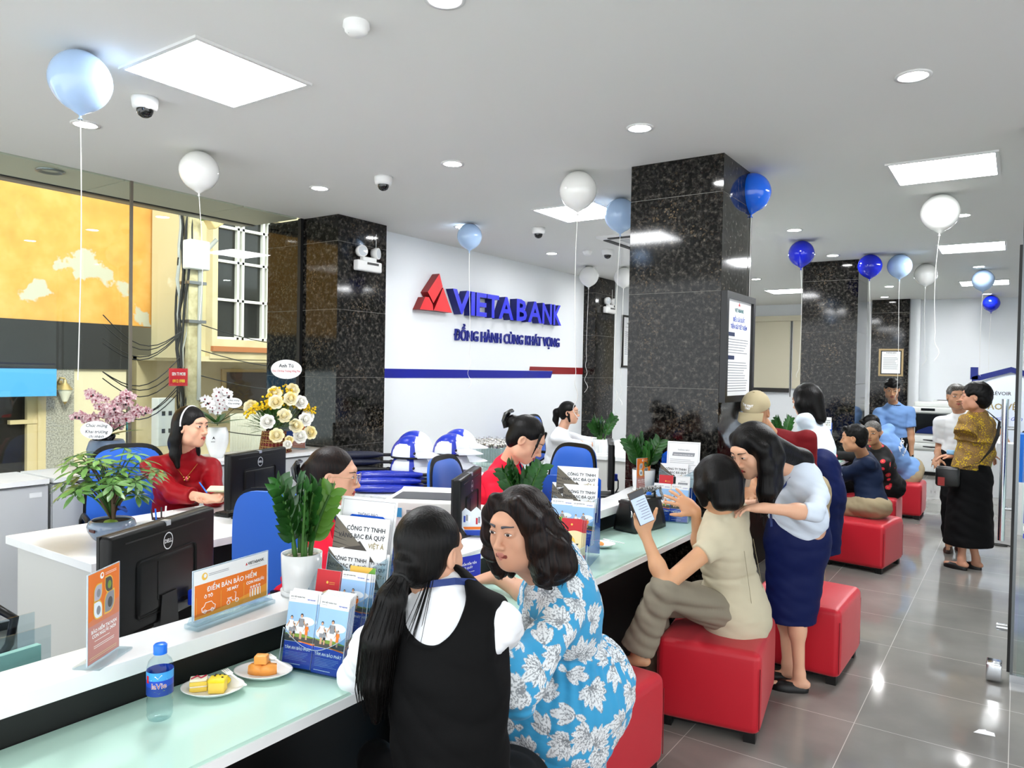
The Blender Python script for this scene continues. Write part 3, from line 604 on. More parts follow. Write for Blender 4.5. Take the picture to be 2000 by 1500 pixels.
BL = [((157, 172), 2.80, .125, 'pale', 'large pale blue balloon at the upper left by the square light', 1.55, .0, .01),
 ((389, 345), 2.80, .12, 'white', 'white balloon in front of the glass, left of the first granite column', 1.9, 0, .02),
 ((917, 468), 2.81, .115, 'pale', 'pale blue balloon above the raised blue letters', 1.45, .32, .02),
 ((1129, 378), 2.81, .125, 'white', 'white balloon overlapping the square light left of the middle column', 1.3, .25, .03),
 ((1212, 425), 2.81, .125, 'pale', 'pale blue balloon half hidden by the left edge of the middle column', 1.25, .3, .02),
 ((1150, 541), 2.82, .125, 'white', 'small translucent looking white balloon by the far granite pier', 1.35, .4, .01),
 ((1218, 543), 2.82, .125, 'white', 'far white balloon just showing left of the middle column', 1.2, .4, .01),
 ((1468, 385), 2.80, .125, 'mid', 'bright blue balloon peeking out right of the middle column', 1.9, 0, 0),
 ((1565, 499), 2.81, .125, 'blue', 'dark blue balloon at the top left of the second granite column', 1.6, .1, .02),
 ((1699, 523), 2.81, .125, 'blue', 'dark blue balloon at the top right of the second granite column', 1.25, .2, .02),
 ((1757, 525), 2.80, .125, 'pale', 'pale blue balloon between a dark blue and a white one', 1.35, .1, .01),
 ((1808, 541), 2.80, .125, 'white', 'white balloon next to the pale blue one above the copier', 1.75, .3, .02),
 ((1836, 422), 2.80, .13, 'white', 'largest white balloon under the ceiling of the right aisle', 1.75, .25, .03),
 ((1920, 552), 2.80, .125, 'pale', 'pale blue balloon overlapping the farthest square light', 1.65, .1, .01),
 ((1936, 596), 2.80, .125, 'blue', 'smallest dark blue balloon against the end wall', 1.7, 0, .01)]
for i, (q, zc, r, k, lab, zs, cu, sw) in enumerate(BL):
    p = Pz(q[0], q[1], zc); balloon(p.x, p.y, CZ-r*1.05-.003, r, k, lab, zs, cu, sw, i+1)
# ================================================================ printed sheets
pw = mat('paper white', 'f2f3f4', .5); ink = mat('ink dark', '2c2c30', .6); inkg = mat('ink grey', '8e9096', .6); pwt = mat('print white', 'ffffff', .5); obl = mat('print blue', '1f48b8', .45)
sky1 = mat('print sky', '9cc4ee', .45); sky2 = mat('print cloud', 'e8f1fa', .45); grn = mat('print green', '7c9a3a', .5); rod = mat('print road', '4b4a48', .5); org = mat('print orange', 'ee7a22', .45)
redp = mat('print red', 'c8202c', .4); gold = mat('print gold', 'f0c050', .45); beig = mat('print beige', 'ecd9a8', .45); skp = mat('print skin', 'd9a988', .5); dkp = mat('print photo dark', '3c3630', .5); brz = mat('print bronze', '9a8a5a', .5); pink = mat('print dusty rose', 'c98a80', .45)
def quad(b, x0, z0, x1, z1, m, y=-.0012): b.add([(x0, y, z0), (x1, y, z0), (x1, y, z1), (x0, y, z1)], [(0, 1, 2, 3)], m)
def pgon(b, pts, m, y=-.0014): b.add([(p[0], y, p[1]) for p in pts], [tuple(range(len(pts)))], m)
def disc(b, x, z, rx, rz, m, y=-.0016, n=16): pgon(b, [(x+rx*math.cos(2*PI*i/n), z+rz*math.sin(2*PI*i/n)) for i in range(n)], m, y)
def lines(b, x0, x1, z0, z1, n, m, y=-.0018, th=.25):
    rr = random.Random(n)
    for i in range(n):
        z = z1-(z1-z0)*(i+.5)/n; h = (z1-z0)/n*th; quad(b, x0, z-h/2, x0+(x1-x0)*(.75+.25*rr.random()), z+h/2, m, y)
def sheet(b, w, h, th=.0015): b.box((-w/2, -.001, 0), (w/2, -.001+th, h), pw)
def figure(b, x, z, h, top, bot, y=-.002):
    disc(b, x, z+h*.92, h*.07, h*.08, ink, y); disc(b, x, z+h*.89, h*.055, h*.065, skp, y-.0002)
    pgon(b, [(x-h*.1, z+h*.45), (x+h*.1, z+h*.45), (x+h*.13, z+h*.8), (x-h*.13, z+h*.8)], top, y)
    pgon(b, [(x-h*.1, z+h*.25), (x, z+h*.3), (x+h*.1, z+h*.25), (x+h*.1, z+h*.47), (x-h*.1, z+h*.47)], bot, y-.0001)
    for s in (-1, 1): pgon(b, [(x+s*h*.03, z), (x+s*h*.03+h*.05, z), (x+s*h*.03+h*.05, z+h*.3), (x+s*h*.03-h*.01, z+h*.3)], skp, y)
    for s in (-1, 1): pgon(b, [(x+s*h*.11, z+h*.78), (x+s*h*.25, z+h*.5), (x+s*h*.22, z+h*.47), (x+s*h*.09, z+h*.68)], skp, y)
def d_family(b, w, h):
    sheet(b, w, h); quad(b, -w/2, h*.34, w/2, h*.86, sky1); disc(b, -w*.1, h*.52, w*.42, h*.09, sky2, -.0013); disc(b, w*.2, h*.62, w*.28, h*.06, sky2, -.0013)
    pgon(b, [(-w/2, h*.34), (w/2, h*.34), (w/2, h*.42), (w*.1, h*.45), (-w/2, h*.44)], grn, -.0014); pgon(b, [(-w/2, h*.34), (w/2, h*.34), (w/2, h*.41), (-w*.1, h*.40), (-w/2, h*.43)], rod, -.0015)
    wht = pwt
    for x, hh, a, c in ((-.32, .30, wht, inkg), (-.2, .2, inkg, ink), (.03, .34, inkg, wht), (.24, .22, org, org)): figure(b, x*w, h*.38, h*hh, a, c)
    quad(b, -w/2, 0, w/2, h*.335, obl); pgon(b, [(w*.0, h*.345), (w*.5, h*.315), (w*.5, h*.335), (w*.0, h*.355)], org, -.0016)
    b.text('TÂM AN BẢO PHÁT', w*.112, pwt, (0, -.0016, h*.235), 'CENTER', bold=.02, xs=.92); lines(b, -w*.42, w*.42, h*.09, h*.21, 6, sky1, th=.18); lines(b, -w*.42, w*.3, h*.03, h*.06, 1, sky2)
    b.text('BẢO VIỆT NHÂN THỌ', w*.05, ink, (-w*.44, -.0016, h*.925), bold=.02); lines(b, -w*.44, -w*.2, h*.895, h*.91, 1, inkg); b.text('VIETABANK', w*.055, obl, (w*.44, -.0016, h*.9), 'RIGHT', bold=.02)
def d_red(b, w, h):
    sheet(b, w, h); quad(b, -w/2, 0, w/2, h, redp); n = 20
    pts = [(-w/2, h*.3)]+[(-w/2+w*i/n, h*(.66+.1*math.sin(i/n*PI*.75))) for i in range(n+1)]+[(w/2, h*.28)]+[(w/2-w*i/n, h*(.28-.02*math.sin(i/n*PI))) for i in range(1, n)]
    pgon(b, pts, beig); disc(b, -w*.05, h*.52, w*.26, h*.12, gold, -.0016); disc(b, 0, h*.88, w*.05, w*.05, gold, -.0016)
    pgon(b, [(-w*.3, h*.4), (w*.35, h*.47), (w*.38, h*.5), (w*.3, h*.5), (-w*.05, h*.45), (-w*.3, h*.44)], dkp, -.0018); disc(b, w*.2, h*.36, w*.16, h*.04, dkp, -.0019); disc(b, -w*.1, h*.34, w*.14, h*.03, dkp, -.0019)
    b.text('BẢO HIỂM TAI NẠN', w*.075, pwt, (-w*.05, -.0018, h*.17), 'CENTER', bold=.03); b.text('CON NGƯỜI 24/24', w*.08, pwt, (-w*.05, -.0018, h*.12), 'CENTER', bold=.03); lines(b, -w*.2, w*.3, h*.04, h*.08, 2, pink)
def d_redcard(b, w, h):
    sheet(b, w, h, .003); quad(b, -w/2, 0, w/2, h, redp); n = 16
    pgon(b, [(-w/2, 0), (w/2, 0)]+[(w/2-w*i/n, h*(.62-.17*(i/n)**2+.06*math.sin(i/n*PI))) for i in range(n+1)], beig)
    disc(b, -w*.02, h*.78, w*.045, w*.05, gold); lines(b, w*.06, w*.3, h*.74, h*.8, 2, gold, th=.2)
def d_gold(b, w, h):
    sheet(b, w, h, .0025); pgon(b, [(-w/2, h), (-w/2, h*.1), (w*.38, h*.1) if False else (-w*.0, h*.45), (w*.18, h*.02) if False else (w*.1, h*.3), (w*.3, 0), (-w/2, 0)], dkp)
    pgon(b, [(-w/2, h*.98), (-w/2, h*.2), (w*.02, h*.35)], mat('print photo grey', '6b6458', .5), -.0016)
    for i in range(5): pgon(b, [(-w*.5, h*(.75-.12*i)), (-w*.5, h*(.72-.12*i)), (-w*.5+w*(.1+.09*i), h*(.6-.12*i)+h*.05)], dkp, -.0018)
    for s, z, m in (('CÔNG TY TNHH', .68, ink), ('VÀNG BẠC ĐÁ QUÝ', .50, ink), ('VIỆT Á', .31, brz)): b.text(s, h*.145 if w > .15 else h*.13, m, (w*.44, -.0018, h*z), 'RIGHT', bold=.02, xs=.95)
def d_gold_small(b, w, h): d_gold(b, w, h)
def d_green(b, w, h):
    sheet(b, w, h); quad(b, -w/2, 0, w/2, h, mat('print leaf green', '6da83c', .45)); pgon(b, [(-w/2, h), (-w/2, h*.5), (w*.4, h)], gold); disc(b, w*.1, h*.45, w*.1, h*.03, pwt)
def d_notice(b, w, h):
    sheet(b, w, h); quad(b, -w*.46, h*.03, -w*.455, h*.97, inkg); quad(b, w*.455, h*.03, w*.46, h*.97, inkg); quad(b, -w*.46, h*.965, w*.46, h*.97, inkg)
    pgon(b, [(-w*.34, h*.68), (w*.33, h*.68), (w*.35, h*.76), (-w*.32, h*.76)], inkg); b.text('ĐĂNG KÝ THÔNG TIN SINH TRẮC HỌC', w*.032, pwt, (0, -.0016, h*.70), 'CENTER', bold=.02)
    b.text('THÔNG BÁO', w*.06, inkg, (0, -.0016, h*.80), 'CENTER', bold=.02); lines(b, -w*.4, w*.4, h*.1, h*.62, 14, inkg, th=.2)
DES = {}
def card(kind, w, h, name, lab, M_, cat, group=None):
    key = (kind, round(w, 3), round(h, 3))
    if key not in DES:
        b = MB(); kind(b, w, h); o = b.obj(name); DES[key] = o.data
    else: o = bpy.data.objects.new(name, DES[key]); COL.objects.link(o)
    o.matrix_world = M_; return tag(o, lab, cat, group)
# ---------------------------------------------------------------- leaflet racks
blu = mat('blue acrylic', '0f5ad2', .15, spec=.6); edg = mat('acrylic edge', 'cfe0ee', .1, al=.6)
def rack(x, y, rz, lab, z=.752, w=.225, side=False):
    t = thing('leaflet_rack', lab, 'leaflet rack', (x, y, z), rz)
    bx_ = lambda n, a, c, m: MB().box(a, c, m).obj(n, t)
    bx_('base', (-w/2, 0, 0), (w/2, .30, .003), acr)
    b = MB(); b.prism([(-w/2-.0, .01), (w/2, .01), (w/2, .36), (w/2-.05, .40), (-w/2+.05, .40), (-w/2, .36)], .004, blu, 1, .295); b.obj('back_panel', t, label='blue acrylic back panel')
    for k, (yy, zz, hh) in enumerate(((.0, 0, .115), (.115, .085, .115), (.215, .17, .12))):
        b = MB(); n = 12
        fr = [(-w/2, 0)]+[(w/2, 0), (w/2, hh*.95)]+[(w/2-w*i/n, hh*(.95-.42*math.sin(PI*i/n))) for i in range(1, n)]+[(-w/2, hh*.95)]
        sh = .16
        T = Matrix.Translation((0, yy+.004, zz+.003)) @ Matrix.Rotation(-.2, 4, 'X'); b.T = T
        b.prism(fr, .0025, acr, 1, 0); b.box((-w/2, 0, 0), (-w/2+.0025, .055, hh*.9), acr); b.box((w/2-.0025, 0, 0), (w/2, .055, hh*.9), acr); b.box((-w/2, 0, 0), (w/2, .06, .003), acr)
        b.tube([(w/2, .0, 0), (w/2, 0, hh*.95)]+[(w/2-w*i/n, 0, hh*(.95-.42*math.sin(PI*i/n))) for i in range(1, n)]+[(-w/2, 0, hh*.95), (-w/2, 0, 0)], .0012, edg, n=5)
        b.obj('pocket', t)
    for s in (-1, 1): b = MB(); b.add([(s*w/2, 0, 0), (s*w/2, .3, 0), (s*w/2, .3, .3), (s*w/2, .22, .28), (s*w/2, .12, .17)], [(0, 1, 2, 3, 4)], acr); b.obj('side_panel', t)
    return t
def inrack(t, tier, x, back=0, kind=d_family, w=.1, h=.21, name='leaflet', lab='', cat='leaflet', group=None, dz=0, tilt=0):
    yy, zz = ((.0, .0), (.115, .085), (.215, .17))[tier]
    M_ = Matrix.Translation(t.location) @ Matrix.Rotation(t.rotation_euler.z, 4, 'Z') @ Matrix.Translation((x, yy+.010, zz+.006+dz)) @ Matrix.Rotation(-.2, 4, 'X') @ Matrix.Rotation(tilt, 4, 'Y') @ Matrix.Translation((0, back, 0))
    return card(kind, w, h, name, lab, M_, cat, group)
# rack 1, nearest
r1_ = rack(-1.645, 1.395, math.radians(13), 'clear leaflet rack nearest the camera, full of brochures beside the white pot', w=.215)
g = 'family brochures in the nearest leaflet rack'
inrack(r1_, 0, -.052, .002, lab='front brochure with a running family, left stack of the nearest rack', group=g, w=.099, tilt=-.02)
for k in range(4): inrack(r1_, 0, -.05, .006+.004*k, lab='brochure edge in the left stack behind the front family brochure', group='brochures stacked behind the left family brochure', w=.099, h=.212+.002*(k % 2), dz=.003*(k % 3))
inrack(r1_, 0, .052, .0, lab='front brochure with a running family, right stack of the nearest rack', group=g, w=.099, dz=-.004, tilt=.015)
for k in range(8): inrack(r1_, 0, .052+.001*(k % 3), .004+.0045*k, lab='brochure edge in the thick right stack of the nearest rack', group='brochures stacked behind the right family brochure', w=.099, h=.21, dz=.002*k)
inrack(r1_, 1, -.045, .004, d_redcard, .085, .165, 'booklet', 'front red and beige booklet in the middle tier of the nearest rack', 'booklet')
for k in range(5): inrack(r1_, 1, -.038+.003*k, .010+.005*k, d_redcard, .085, .165, 'booklet', 'red booklet fanned out behind the front one in the nearest rack', 'booklet', 'red booklets fanned behind the front one', dz=-.002*k)
inrack(r1_, 1, .045, .004, d_family, .085, .17, 'leaflet', 'pale blue headed leaflet in the middle tier of the nearest rack')
for k in range(3): inrack(r1_, 1, .06+.004*k, .010+.006*k, d_family, .08, .168, 'leaflet', 'leaflet behind the pale blue headed one in the nearest rack', 'leaflet', 'leaflets behind the pale blue one')
inrack(r1_, 1, .055, .032, d_green, .09, .185, 'leaflet', 'yellow and green leaflet standing up at the back of the nearest rack')
inrack(r1_, 2, -.035, .004, d_gold, .155, .115, 'voucher', 'left gold company card in the top tier of the nearest rack', 'card', dz=.01)
inrack(r1_, 2, .06, .010, d_gold, .1, .11, 'voucher', 'right gold company card half covered in the nearest rack', 'card', dz=.012)
inrack(r1_, 2, 0, .022, d_gold, .2, .135, 'voucher', 'large gold company card standing highest in the nearest rack', 'card', dz=.095)
inrack(r1_, 2, .0, .030, d_notice, .21, .29, 'notice_sheet', 'grey edged notice sheet behind the large card of the nearest rack', 'notice')
# rack 2
r2_ = rack(-1.64, 2.80, math.radians(16), 'clear leaflet rack with red booklets to the right of the blue dress', w=.215)
inrack(r2_, 0, .03, .004, d_red, .095, .215, 'booklet', 'tall red booklet with a cannon picture in the middle rack', 'booklet')
for k in range(4): inrack(r2_, 0, .036+.003*k, .010+.006*k, d_red, .095, .212, 'booklet', 'red booklet edge behind the cannon booklet in the middle rack', 'booklet', 'red booklets behind the cannon one')
inrack(r2_, 0, -.06, .006, d_green, .09, .22, 'leaflet', 'green and yellow leaflet in the front tier of the middle rack')
inrack(r2_, 1, -.045, .004, d_family, .1, .195, 'leaflet', 'left pale blue headed leaflet in the middle tier of the middle rack')
inrack(r2_, 1, .055, .004, d_family, .1, .19, 'leaflet', 'right pale blue headed leaflet in the middle tier of the middle rack')
for k in range(3): inrack(r2_, 1, .058, .010+.006*k, d_family, .1, .19, 'leaflet', 'leaflet edge behind the right pale blue one in the middle rack', 'leaflet', 'leaflets behind the right one of the middle rack')
inrack(r2_, 2, .02, .004, d_gold, .165, .125, 'voucher', 'lower gold company card in the middle rack', 'card', dz=.04)
inrack(r2_, 2, -.06, .012, d_gold, .12, .11, 'voucher', 'gold company card peeking out left in the middle rack', 'card', dz=.06)
inrack(r2_, 2, .0, .024, d_gold, .2, .13, 'voucher', 'highest gold company card in the middle rack', 'card', dz=.12)
# rack 3
r3_ = rack(-1.665, 4.07, math.radians(12), 'clear leaflet rack against the granite column behind the black handbag', w=.215)
for k, xx, l in ((0, -.052, 'left family brochure in the rack by the granite column'), (1, .052, 'right family brochure in the rack by the granite column')): inrack(r3_, 0, xx, .003, d_family, .1, .215, 'leaflet', l)
inrack(r3_, 1, -.05, .003, d_redcard, .085, .165, 'booklet', 'red and beige booklet in the rack by the granite column', 'booklet')
inrack(r3_, 1, .05, .003, d_notice, .085, .165, 'leaflet', 'white leaflet in the rack by the granite column')
inrack(r3_, 2, -.02, .004, d_gold, .17, .12, 'voucher', 'gold company card in the rack by the granite column', 'card', dz=.02)
inrack(r3_, 2, .03, .010, d_notice, .2, .28, 'notice_sheet', 'grey framed notice sheet topping the rack by the granite column', 'notice')
r4_ = rack(-1.70, 8.2, math.radians(10), 'far leaflet rack seen over the shoulder of the man in navy', w=.215)
inrack(r4_, 2, 0, .01, d_gold, .2, .13, 'voucher', 'gold company card on the far leaflet rack', 'card', dz=.12)
# ---------------------------------------------------------------- acrylic table signs
def leafshape(b, x, z, s, rot, m, mi):
    # petal with two round and two pointed corners
    pts = []
    for i in range(24):
        a = 2*PI*i/24; r = s*(1 if (math.cos(a-rot-PI/4)) < .7 else 1)
        px_, pz_ = math.cos(a), math.sin(a); q = max(abs(px_), abs(pz_)); sq = 1/q; c = math.cos(2*(a-rot)) ; k = (1 if math.sin(2*(a))*math.cos(rot*2) < 0 else sq**.9)
        pts.append((x+s*px_*k, z+s*pz_*k*1.25))
    pgon(b, pts, gold, -.0016); pgon(b, [((p[0]-x)*.86+x, (p[1]-z)*.86+z) for p in pts], m, -.0018); disc(b, x+s*.1, z-s*.1, s*.45, s*.6, mi, -.002)
def d_orange(b, w, h):
    b.box((-w/2, -.0008, 0), (w/2, .0022, h), edg)
    quad(b, -w/2+.002, .002, w/2-.002, h-.002, org, -.0010); quad(b, -w/2+.002, .002, w/2-.002, h*.42, pink, -.0012); pgon(b, [(-w/2+.002, h*.42), (w/2-.002, h*.42), (w/2-.002, h*.60), (-w/2+.002, h*.47)], mat('print coral', 'd98058', .45), -.0013)
    disc(b, -w*.08, h*.93, w*.06, w*.06, pwt); disc(b, -w*.07, h*.935, w*.03, w*.03, org, -.0018); lines(b, w*.02, w*.38, h*.915, h*.95, 2, pwt, th=.25)
    ph = [(mat('print photo a', 'b9b6c4', .5), inkg), (rod, grn), (sky2, inkg), (inkg, rod)]
    for (x, z, s, rt), (m, mi) in zip(((-.2, .76, .13, 0), (.14, .80, .13, PI/2), (-.2, .57, .14, PI/2), (.16, .60, .17, 0)), ph): leafshape(b, x*w, z*h, s*w, rt, m, mi)
    b.text('BẢO HIỂM TAI NẠN', w*.088, pwt, (0, -.0016, h*.33), 'CENTER', bold=.03); b.text('CON NGƯỜI 24/24', w*.088, pwt, (0, -.0016, h*.275), 'CENTER', bold=.03)
    lines(b, -w*.3, w*.3, h*.22, h*.25, 1, pwt, th=.2); b.text('HOTLINE 1900 1234', w*.045, pwt, (0, -.0016, h*.18), 'CENTER') if False else lines(b, -w*.32, w*.32, h*.15, h*.19, 2, pwt, th=.3); lines(b, -w*.45, w*.4, h*.04, h*.08, 2, beig, th=.25)
def stand_sign(kind, w, h, loc, rz, lab, foot=.035, base=True, dark=False):
    t = thing('acrylic_sign', lab, 'table sign', loc, rz)
    b = MB(); b.T = Matrix.Translation((0, 0, .006)) ; kind(b, w, h); b.obj('printed_panel', t)
    if base: b = MB(); b.rbox((-w/2-.005, -foot, 0), (w/2+.005, foot, .006), mat('dark acrylic', '1c1c1e', .1) if dark else acr, .002); b.obj('base', t)
    return t
stand_sign(d_orange, .135, .225, (-1.885, .945, .88), math.radians(122), 'orange and rose portrait sign standing on the ledge nearest the camera')
stand_sign(d_orange, .12, .21, (-1.90, 4.22, .88), math.radians(70), 'orange portrait sign on a dark base before the granite column', dark=True)
stand_sign(d_orange, .13, .2, (-5.17, 4.25, .90), math.radians(20), 'small orange sign on the window cabinet beside the flower basket')
def d_land(b, w, h):
    b.box((-w/2, -.0008, 0), (w/2, .0032, h), edg); quad(b, -w/2+.003, .003, w/2-.003, h-.003, pw, -.001)
    quad(b, -w/2+.006, .004, w/2-.006, h*.70, org, -.0012); n = 12
    pgon(b, [(-w/2+.006, .004), (w/2-.006, .004), (w/2-.006, h*.3)]+[(w/2-.006-(w-.012)*i/n, h*(.3-.22*math.sin(PI/2*i/n))+.0) for i in range(1, n+1)], mat('print amber', 'f2a238', .45), -.0014)
    disc(b, -w*.36, h*.84, h*.07, h*.075, gold, -.0016); disc(b, -w*.355, h*.85, h*.035, h*.04, pw, -.0018); lines(b, -w*.31, -w*.05, h*.82, h*.88, 2, inkg, th=.3)
    pgon(b, [(w*.17, h*.81), (w*.20, h*.81), (w*.185, h*.87)], redp, -.0016); b.text('VIETABANK', h*.085, ink, (w*.205, -.0016, h*.81), bold=.02); lines(b, w*.23, w*.42, h*.76, h*.78, 1, inkg)
    b.text('ĐIỂM BÁN BẢO HIỂM', h*.135, pwt, (0, -.0016, h*.52), 'CENTER', bold=.012)
    for x, s in ((-.31, 'Ô TÔ'), (.0, 'XE MÁY'), (.31, 'CON NGƯỜI')): b.text(s, h*.085, pwt, (w*x, -.0016, h*.40), 'CENTER', bold=.03)
    for x in (-.155, .15, -.46): quad(b, w*x, h*.12, w*x+.0012, h*.46, gold, -.0016)
    L2 = lambda pts: b.tube([(p[0], -.002, p[1]) for p in pts], .0011, pwt, n=4)
    cx = -w*.31; L2([(cx-.022, h*.14), (cx-.024, h*.22), (cx-.016, h*.24), (cx-.010, h*.31), (cx+.010, h*.31), (cx+.018, h*.24), (cx+.024, h*.22), (cx+.022, h*.14), (cx-.022, h*.14)])
    for s in (-1, 1): L2([(cx+s*.013+.005*math.cos(a), h*.14+.005*math.sin(a)) for a in np.linspace(0, 2*PI, 9)])
    cx = 0
    for s in (-1, 1): L2([(cx+s*.016+.006*math.cos(a), h*.16+.006*math.sin(a)) for a in np.linspace(0, 2*PI, 9)])
    L2([(cx-.018, h*.22), (cx-.006, h*.23), (cx, h*.17), (cx+.010, h*.18), (cx+.012, h*.33), (cx+.006, h*.34)]); L2([(cx-.02, h*.25), (cx-.004, h*.25)])
    cx = w*.31
    for s in (-1.5, -.5, .5, 1.5): L2([(cx+s*.011+.003*math.cos(a), h*.32+.003*math.sin(a)) for a in np.linspace(0, 2*PI, 8)]); L2([(cx+s*.011-.004, h*.12), (cx+s*.011-.004, h*.28), (cx+s*.011+.004, h*.28), (cx+s*.011+.004, h*.12)])
t = stand_sign(d_land, .285, .145, (-1.915, 1.335, .895), math.radians(90+8), 'orange and white landscape sign on the ledge beside the white pot', base=False)
b = MB(); b.T = Matrix.Translation((0, 0, -.015)); b.rbox((-.147, -.03, 0), (.147, .03, .014), acr, .003); b.prism([(-.02, .012), (.02, .012), (.006, .04), (-.006, .04)], .29, acr, 0, -.145); b.obj('base', t)
def d_blue(b, w, h):
    b.box((-w/2, -.0008, 0), (w/2, .0022, h), edg); quad(b, -w/2+.001, .001, w/2-.001, h-.001, mat('print royal blue', '1226c4', .4), -.001)
    for s, z, k in (('KHÁCH HÀNG KIỂM ĐẾM TIỀN', .66, .105), ('TRƯỚC KHI RỜI QUẦY', .52, .105), ('Please check your money before leaving the counter', .38, .06)): b.text(s, h*k, pwt, (0, -.0014, h*z), 'CENTER', bold=.02, xs=.95)
    pgon(b, [(-w*.5, h*.06), (w*.5, h*.06), (w*.5, h*.1), (w*.3, h*.14), (w*.2, h*.1), (-w*.5, h*.1)], redp, -.0014)
stand_sign(d_blue, .2, .11, (-1.83, 2.33, .753), math.radians(78), 'small royal blue sign with white lettering on the aqua glass shelf', foot=.02)
# hexagon sign held on the ledge by the second pot
def d_hex(b, w, h):
    pts = [(-.5, .35), (-.3, 0.), (.45, 0.), (.5, .3), (.5, .75), (.35, 1), (.2, .98), (.1, .82), (-.05, .98), (-.2, .8), (-.35, .92), (-.5, .7)]
    pts = [(p[0]*w, p[1]*h) for p in pts]; b.prism(pts, .003, sky2, 1, -.001)
    q = lambda l, m, y: pgon(b, [(x*w, z*h) for x, z in l], m, y)
    q([(-.3, 0), (.45, 0), (.5, .22), (-.38, .16)], obl, -.0014); q([(-.36, .18), (.5, .24), (.5, .34), (-.4, .27)], org, -.0016)
    for x, z, m in ((-.3, .55, obl), (.03, .5, redp), (.33, .62, obl)):
        for i in range(3): quad(b, (x-.09+.065*i)*w, (z-.12+.05*(i % 2))*h, (x-.04+.065*i)*w, (z+.10+.04*(i % 2))*h, (m, inkg, pwt)[i], -.0016)
stand_sign(d_hex, .17, .13, (-1.97, 2.62, .88), math.radians(25), 'cut-out pale blue leaflet sign standing by the plant on the ledge', foot=.02)
# ---------------------------------------------------------------- bottles, plates, bag
wat = thin_glass('water bottle plastic', 'eef6f8'); capb = mat('blue cap', '1671e6', .35)
def water_bottle(loc, rz, lab, s=1):
    t = thing('water_bottle', lab, 'bottle', loc, rz, scale=s)
    b = MB(); b.lathe([(.0001, .004), (.02, .002), (.027, .006), (.0305, .016), (.029, .024), (.0305, .03), (.029, .038), (.0305, .045), (.0305, .052), (.028, .060), (.0305, .068), (.0305, .12), (.0305, .132), (.026, .148), (.015, .16), (.0125, .168), (.0125, .172)], wat, 30); b.obj('body', t)
    b = MB(); b.lathe([(.0155, .165), (.0158, .185), (.013, .188), (.0001, .188)], capb, 24); b.lathe([(.0158, .164), (.0158, .167)], capb, 24); b.obj('cap', t)
    b = MB(); lb = mat('label blue', '1b46b8', .35); lb2 = mat('label light', '3f9be0', .35); b.lathe([(.0309, .068), (.0309, .09)], mat('label navy', '173a8c', .35), 36); b.lathe([(.0309, .09), (.0309, .126)], lb, 36); b.lathe([(.031, .106), (.031, .126)], lb2, 36)
    R_ = .0313
    def wrap(vs, a0=0): return [(R_*math.sin(v[0]/R_+a0), -R_*math.cos(v[0]/R_+a0), v[1]) for v in vs]
    for s_, sz, z0, m, a0 in (('laVie', .0185, .088, pwt, 0), ('laVie', .0185, .088, pwt, PI)):
        vs, fs = text_geo(s_, sz, 'CENTER', 0, .03); b.add([(R_*math.sin(v[0]/R_+a0), -R_*math.cos(v[0]/R_+a0), v[1]+z0) for v in vs], fs, m)
        vs, fs = text_geo(s_, sz, 'CENTER', 0, .0); b.add([((R_+.0003)*math.sin(v[0]/R_+a0), -(R_+.0003)*math.cos(v[0]/R_+a0), v[1]+z0) for v in vs], fs, mat('label red', '8e2630', .4))
    b.add(wrap([(-.02, .107), (-.008, .119), (-.002, .112), (.006, .121), (.02, .107)]), [(0, 1, 2, 3, 4)], pwt); b.add(wrap([(-.024, .069), (-.01, .081), (0, .075), (.012, .083), (.026, .069)]), [(0, 1, 2, 3, 4)], grn)
    b.add(wrap([(-.034, .10), (-.026, .10), (-.026, .118), (-.034, .118)]), [(0, 1, 2, 3)], redp)
    b.obj('label', t); return t
water_bottle((-1.722, 1.0, .752), math.radians(55), 'small water bottle with blue cap and label, near end of the glass shelf', 1.0)
water_bottle((-1.755, 3.98, .752), math.radians(40), 'water bottle with blue cap between the black handbag and the brochures', .95)
plw = mat('white foam plate', 'f2f2f0', .35); frk = mat('white plastic fork', 'f6f6f4', .25)
def plate(loc, rx, ry, rz, lab):
    t = thing('plate', lab, 'plate', loc, rz); b = MB()
    b.lathe([(.0001, .003), (.6, .003), (.72, .006), (.95, .016), (1, .018), (1, .0195), (.94, .0185), (.7, .009), (.58, .006), (.0001, .006)], plw, 40, sx=rx, sy=ry); b.obj('body', t); return t
p1 = plate((-1.752, 1.165, .752), .082, .064, math.radians(35), 'oval white plate with cake pieces beside the water bottle')
p2 = plate((-1.735, 1.312, .752), .082, .062, math.radians(30), 'oval white plate with orange melon slices before the nearest rack')
p3 = plate((-1.70, 3.28, .752), .075, .06, math.radians(20), 'white plate with fruit partly hidden behind the blue rack panel')
ck = mat('yellow sponge', 'f2d35a', .7); ckt = mat('yellow icing', 'f4d81e', .4); cream_ = mat('cream', 'f3ead2', .5); choc = mat('chocolate', '3a2012', .3); rasp = mat('raspberry', 'c22248', .3); mel = bump(mat('melon', 'f3a24a', .3, spec=.6), 60, .3, .002)
def food(name, bm_, loc, rz, lab, cat): o = bm_.obj(name, loc=loc); o.rotation_euler = (0, 0, rz); return tag(o, lab, cat)
b = MB(); b.rbox((-.021, -.017, 0), (.021, .017, .03), ck, .003); b.rbox((-.022, -.018, .028), (.022, .018, .037), ckt, .003); b.ell((.012, .0, .038), (.003, .002, .002), choc, 8, 5); b.ell((-.01, .01, .038), (.003, .002, .002), choc, 8, 5)
food('cake_piece', b, (-1.735, 1.168, .7585), .7, 'square yellow sponge cake piece at the front of the plate', 'cake')
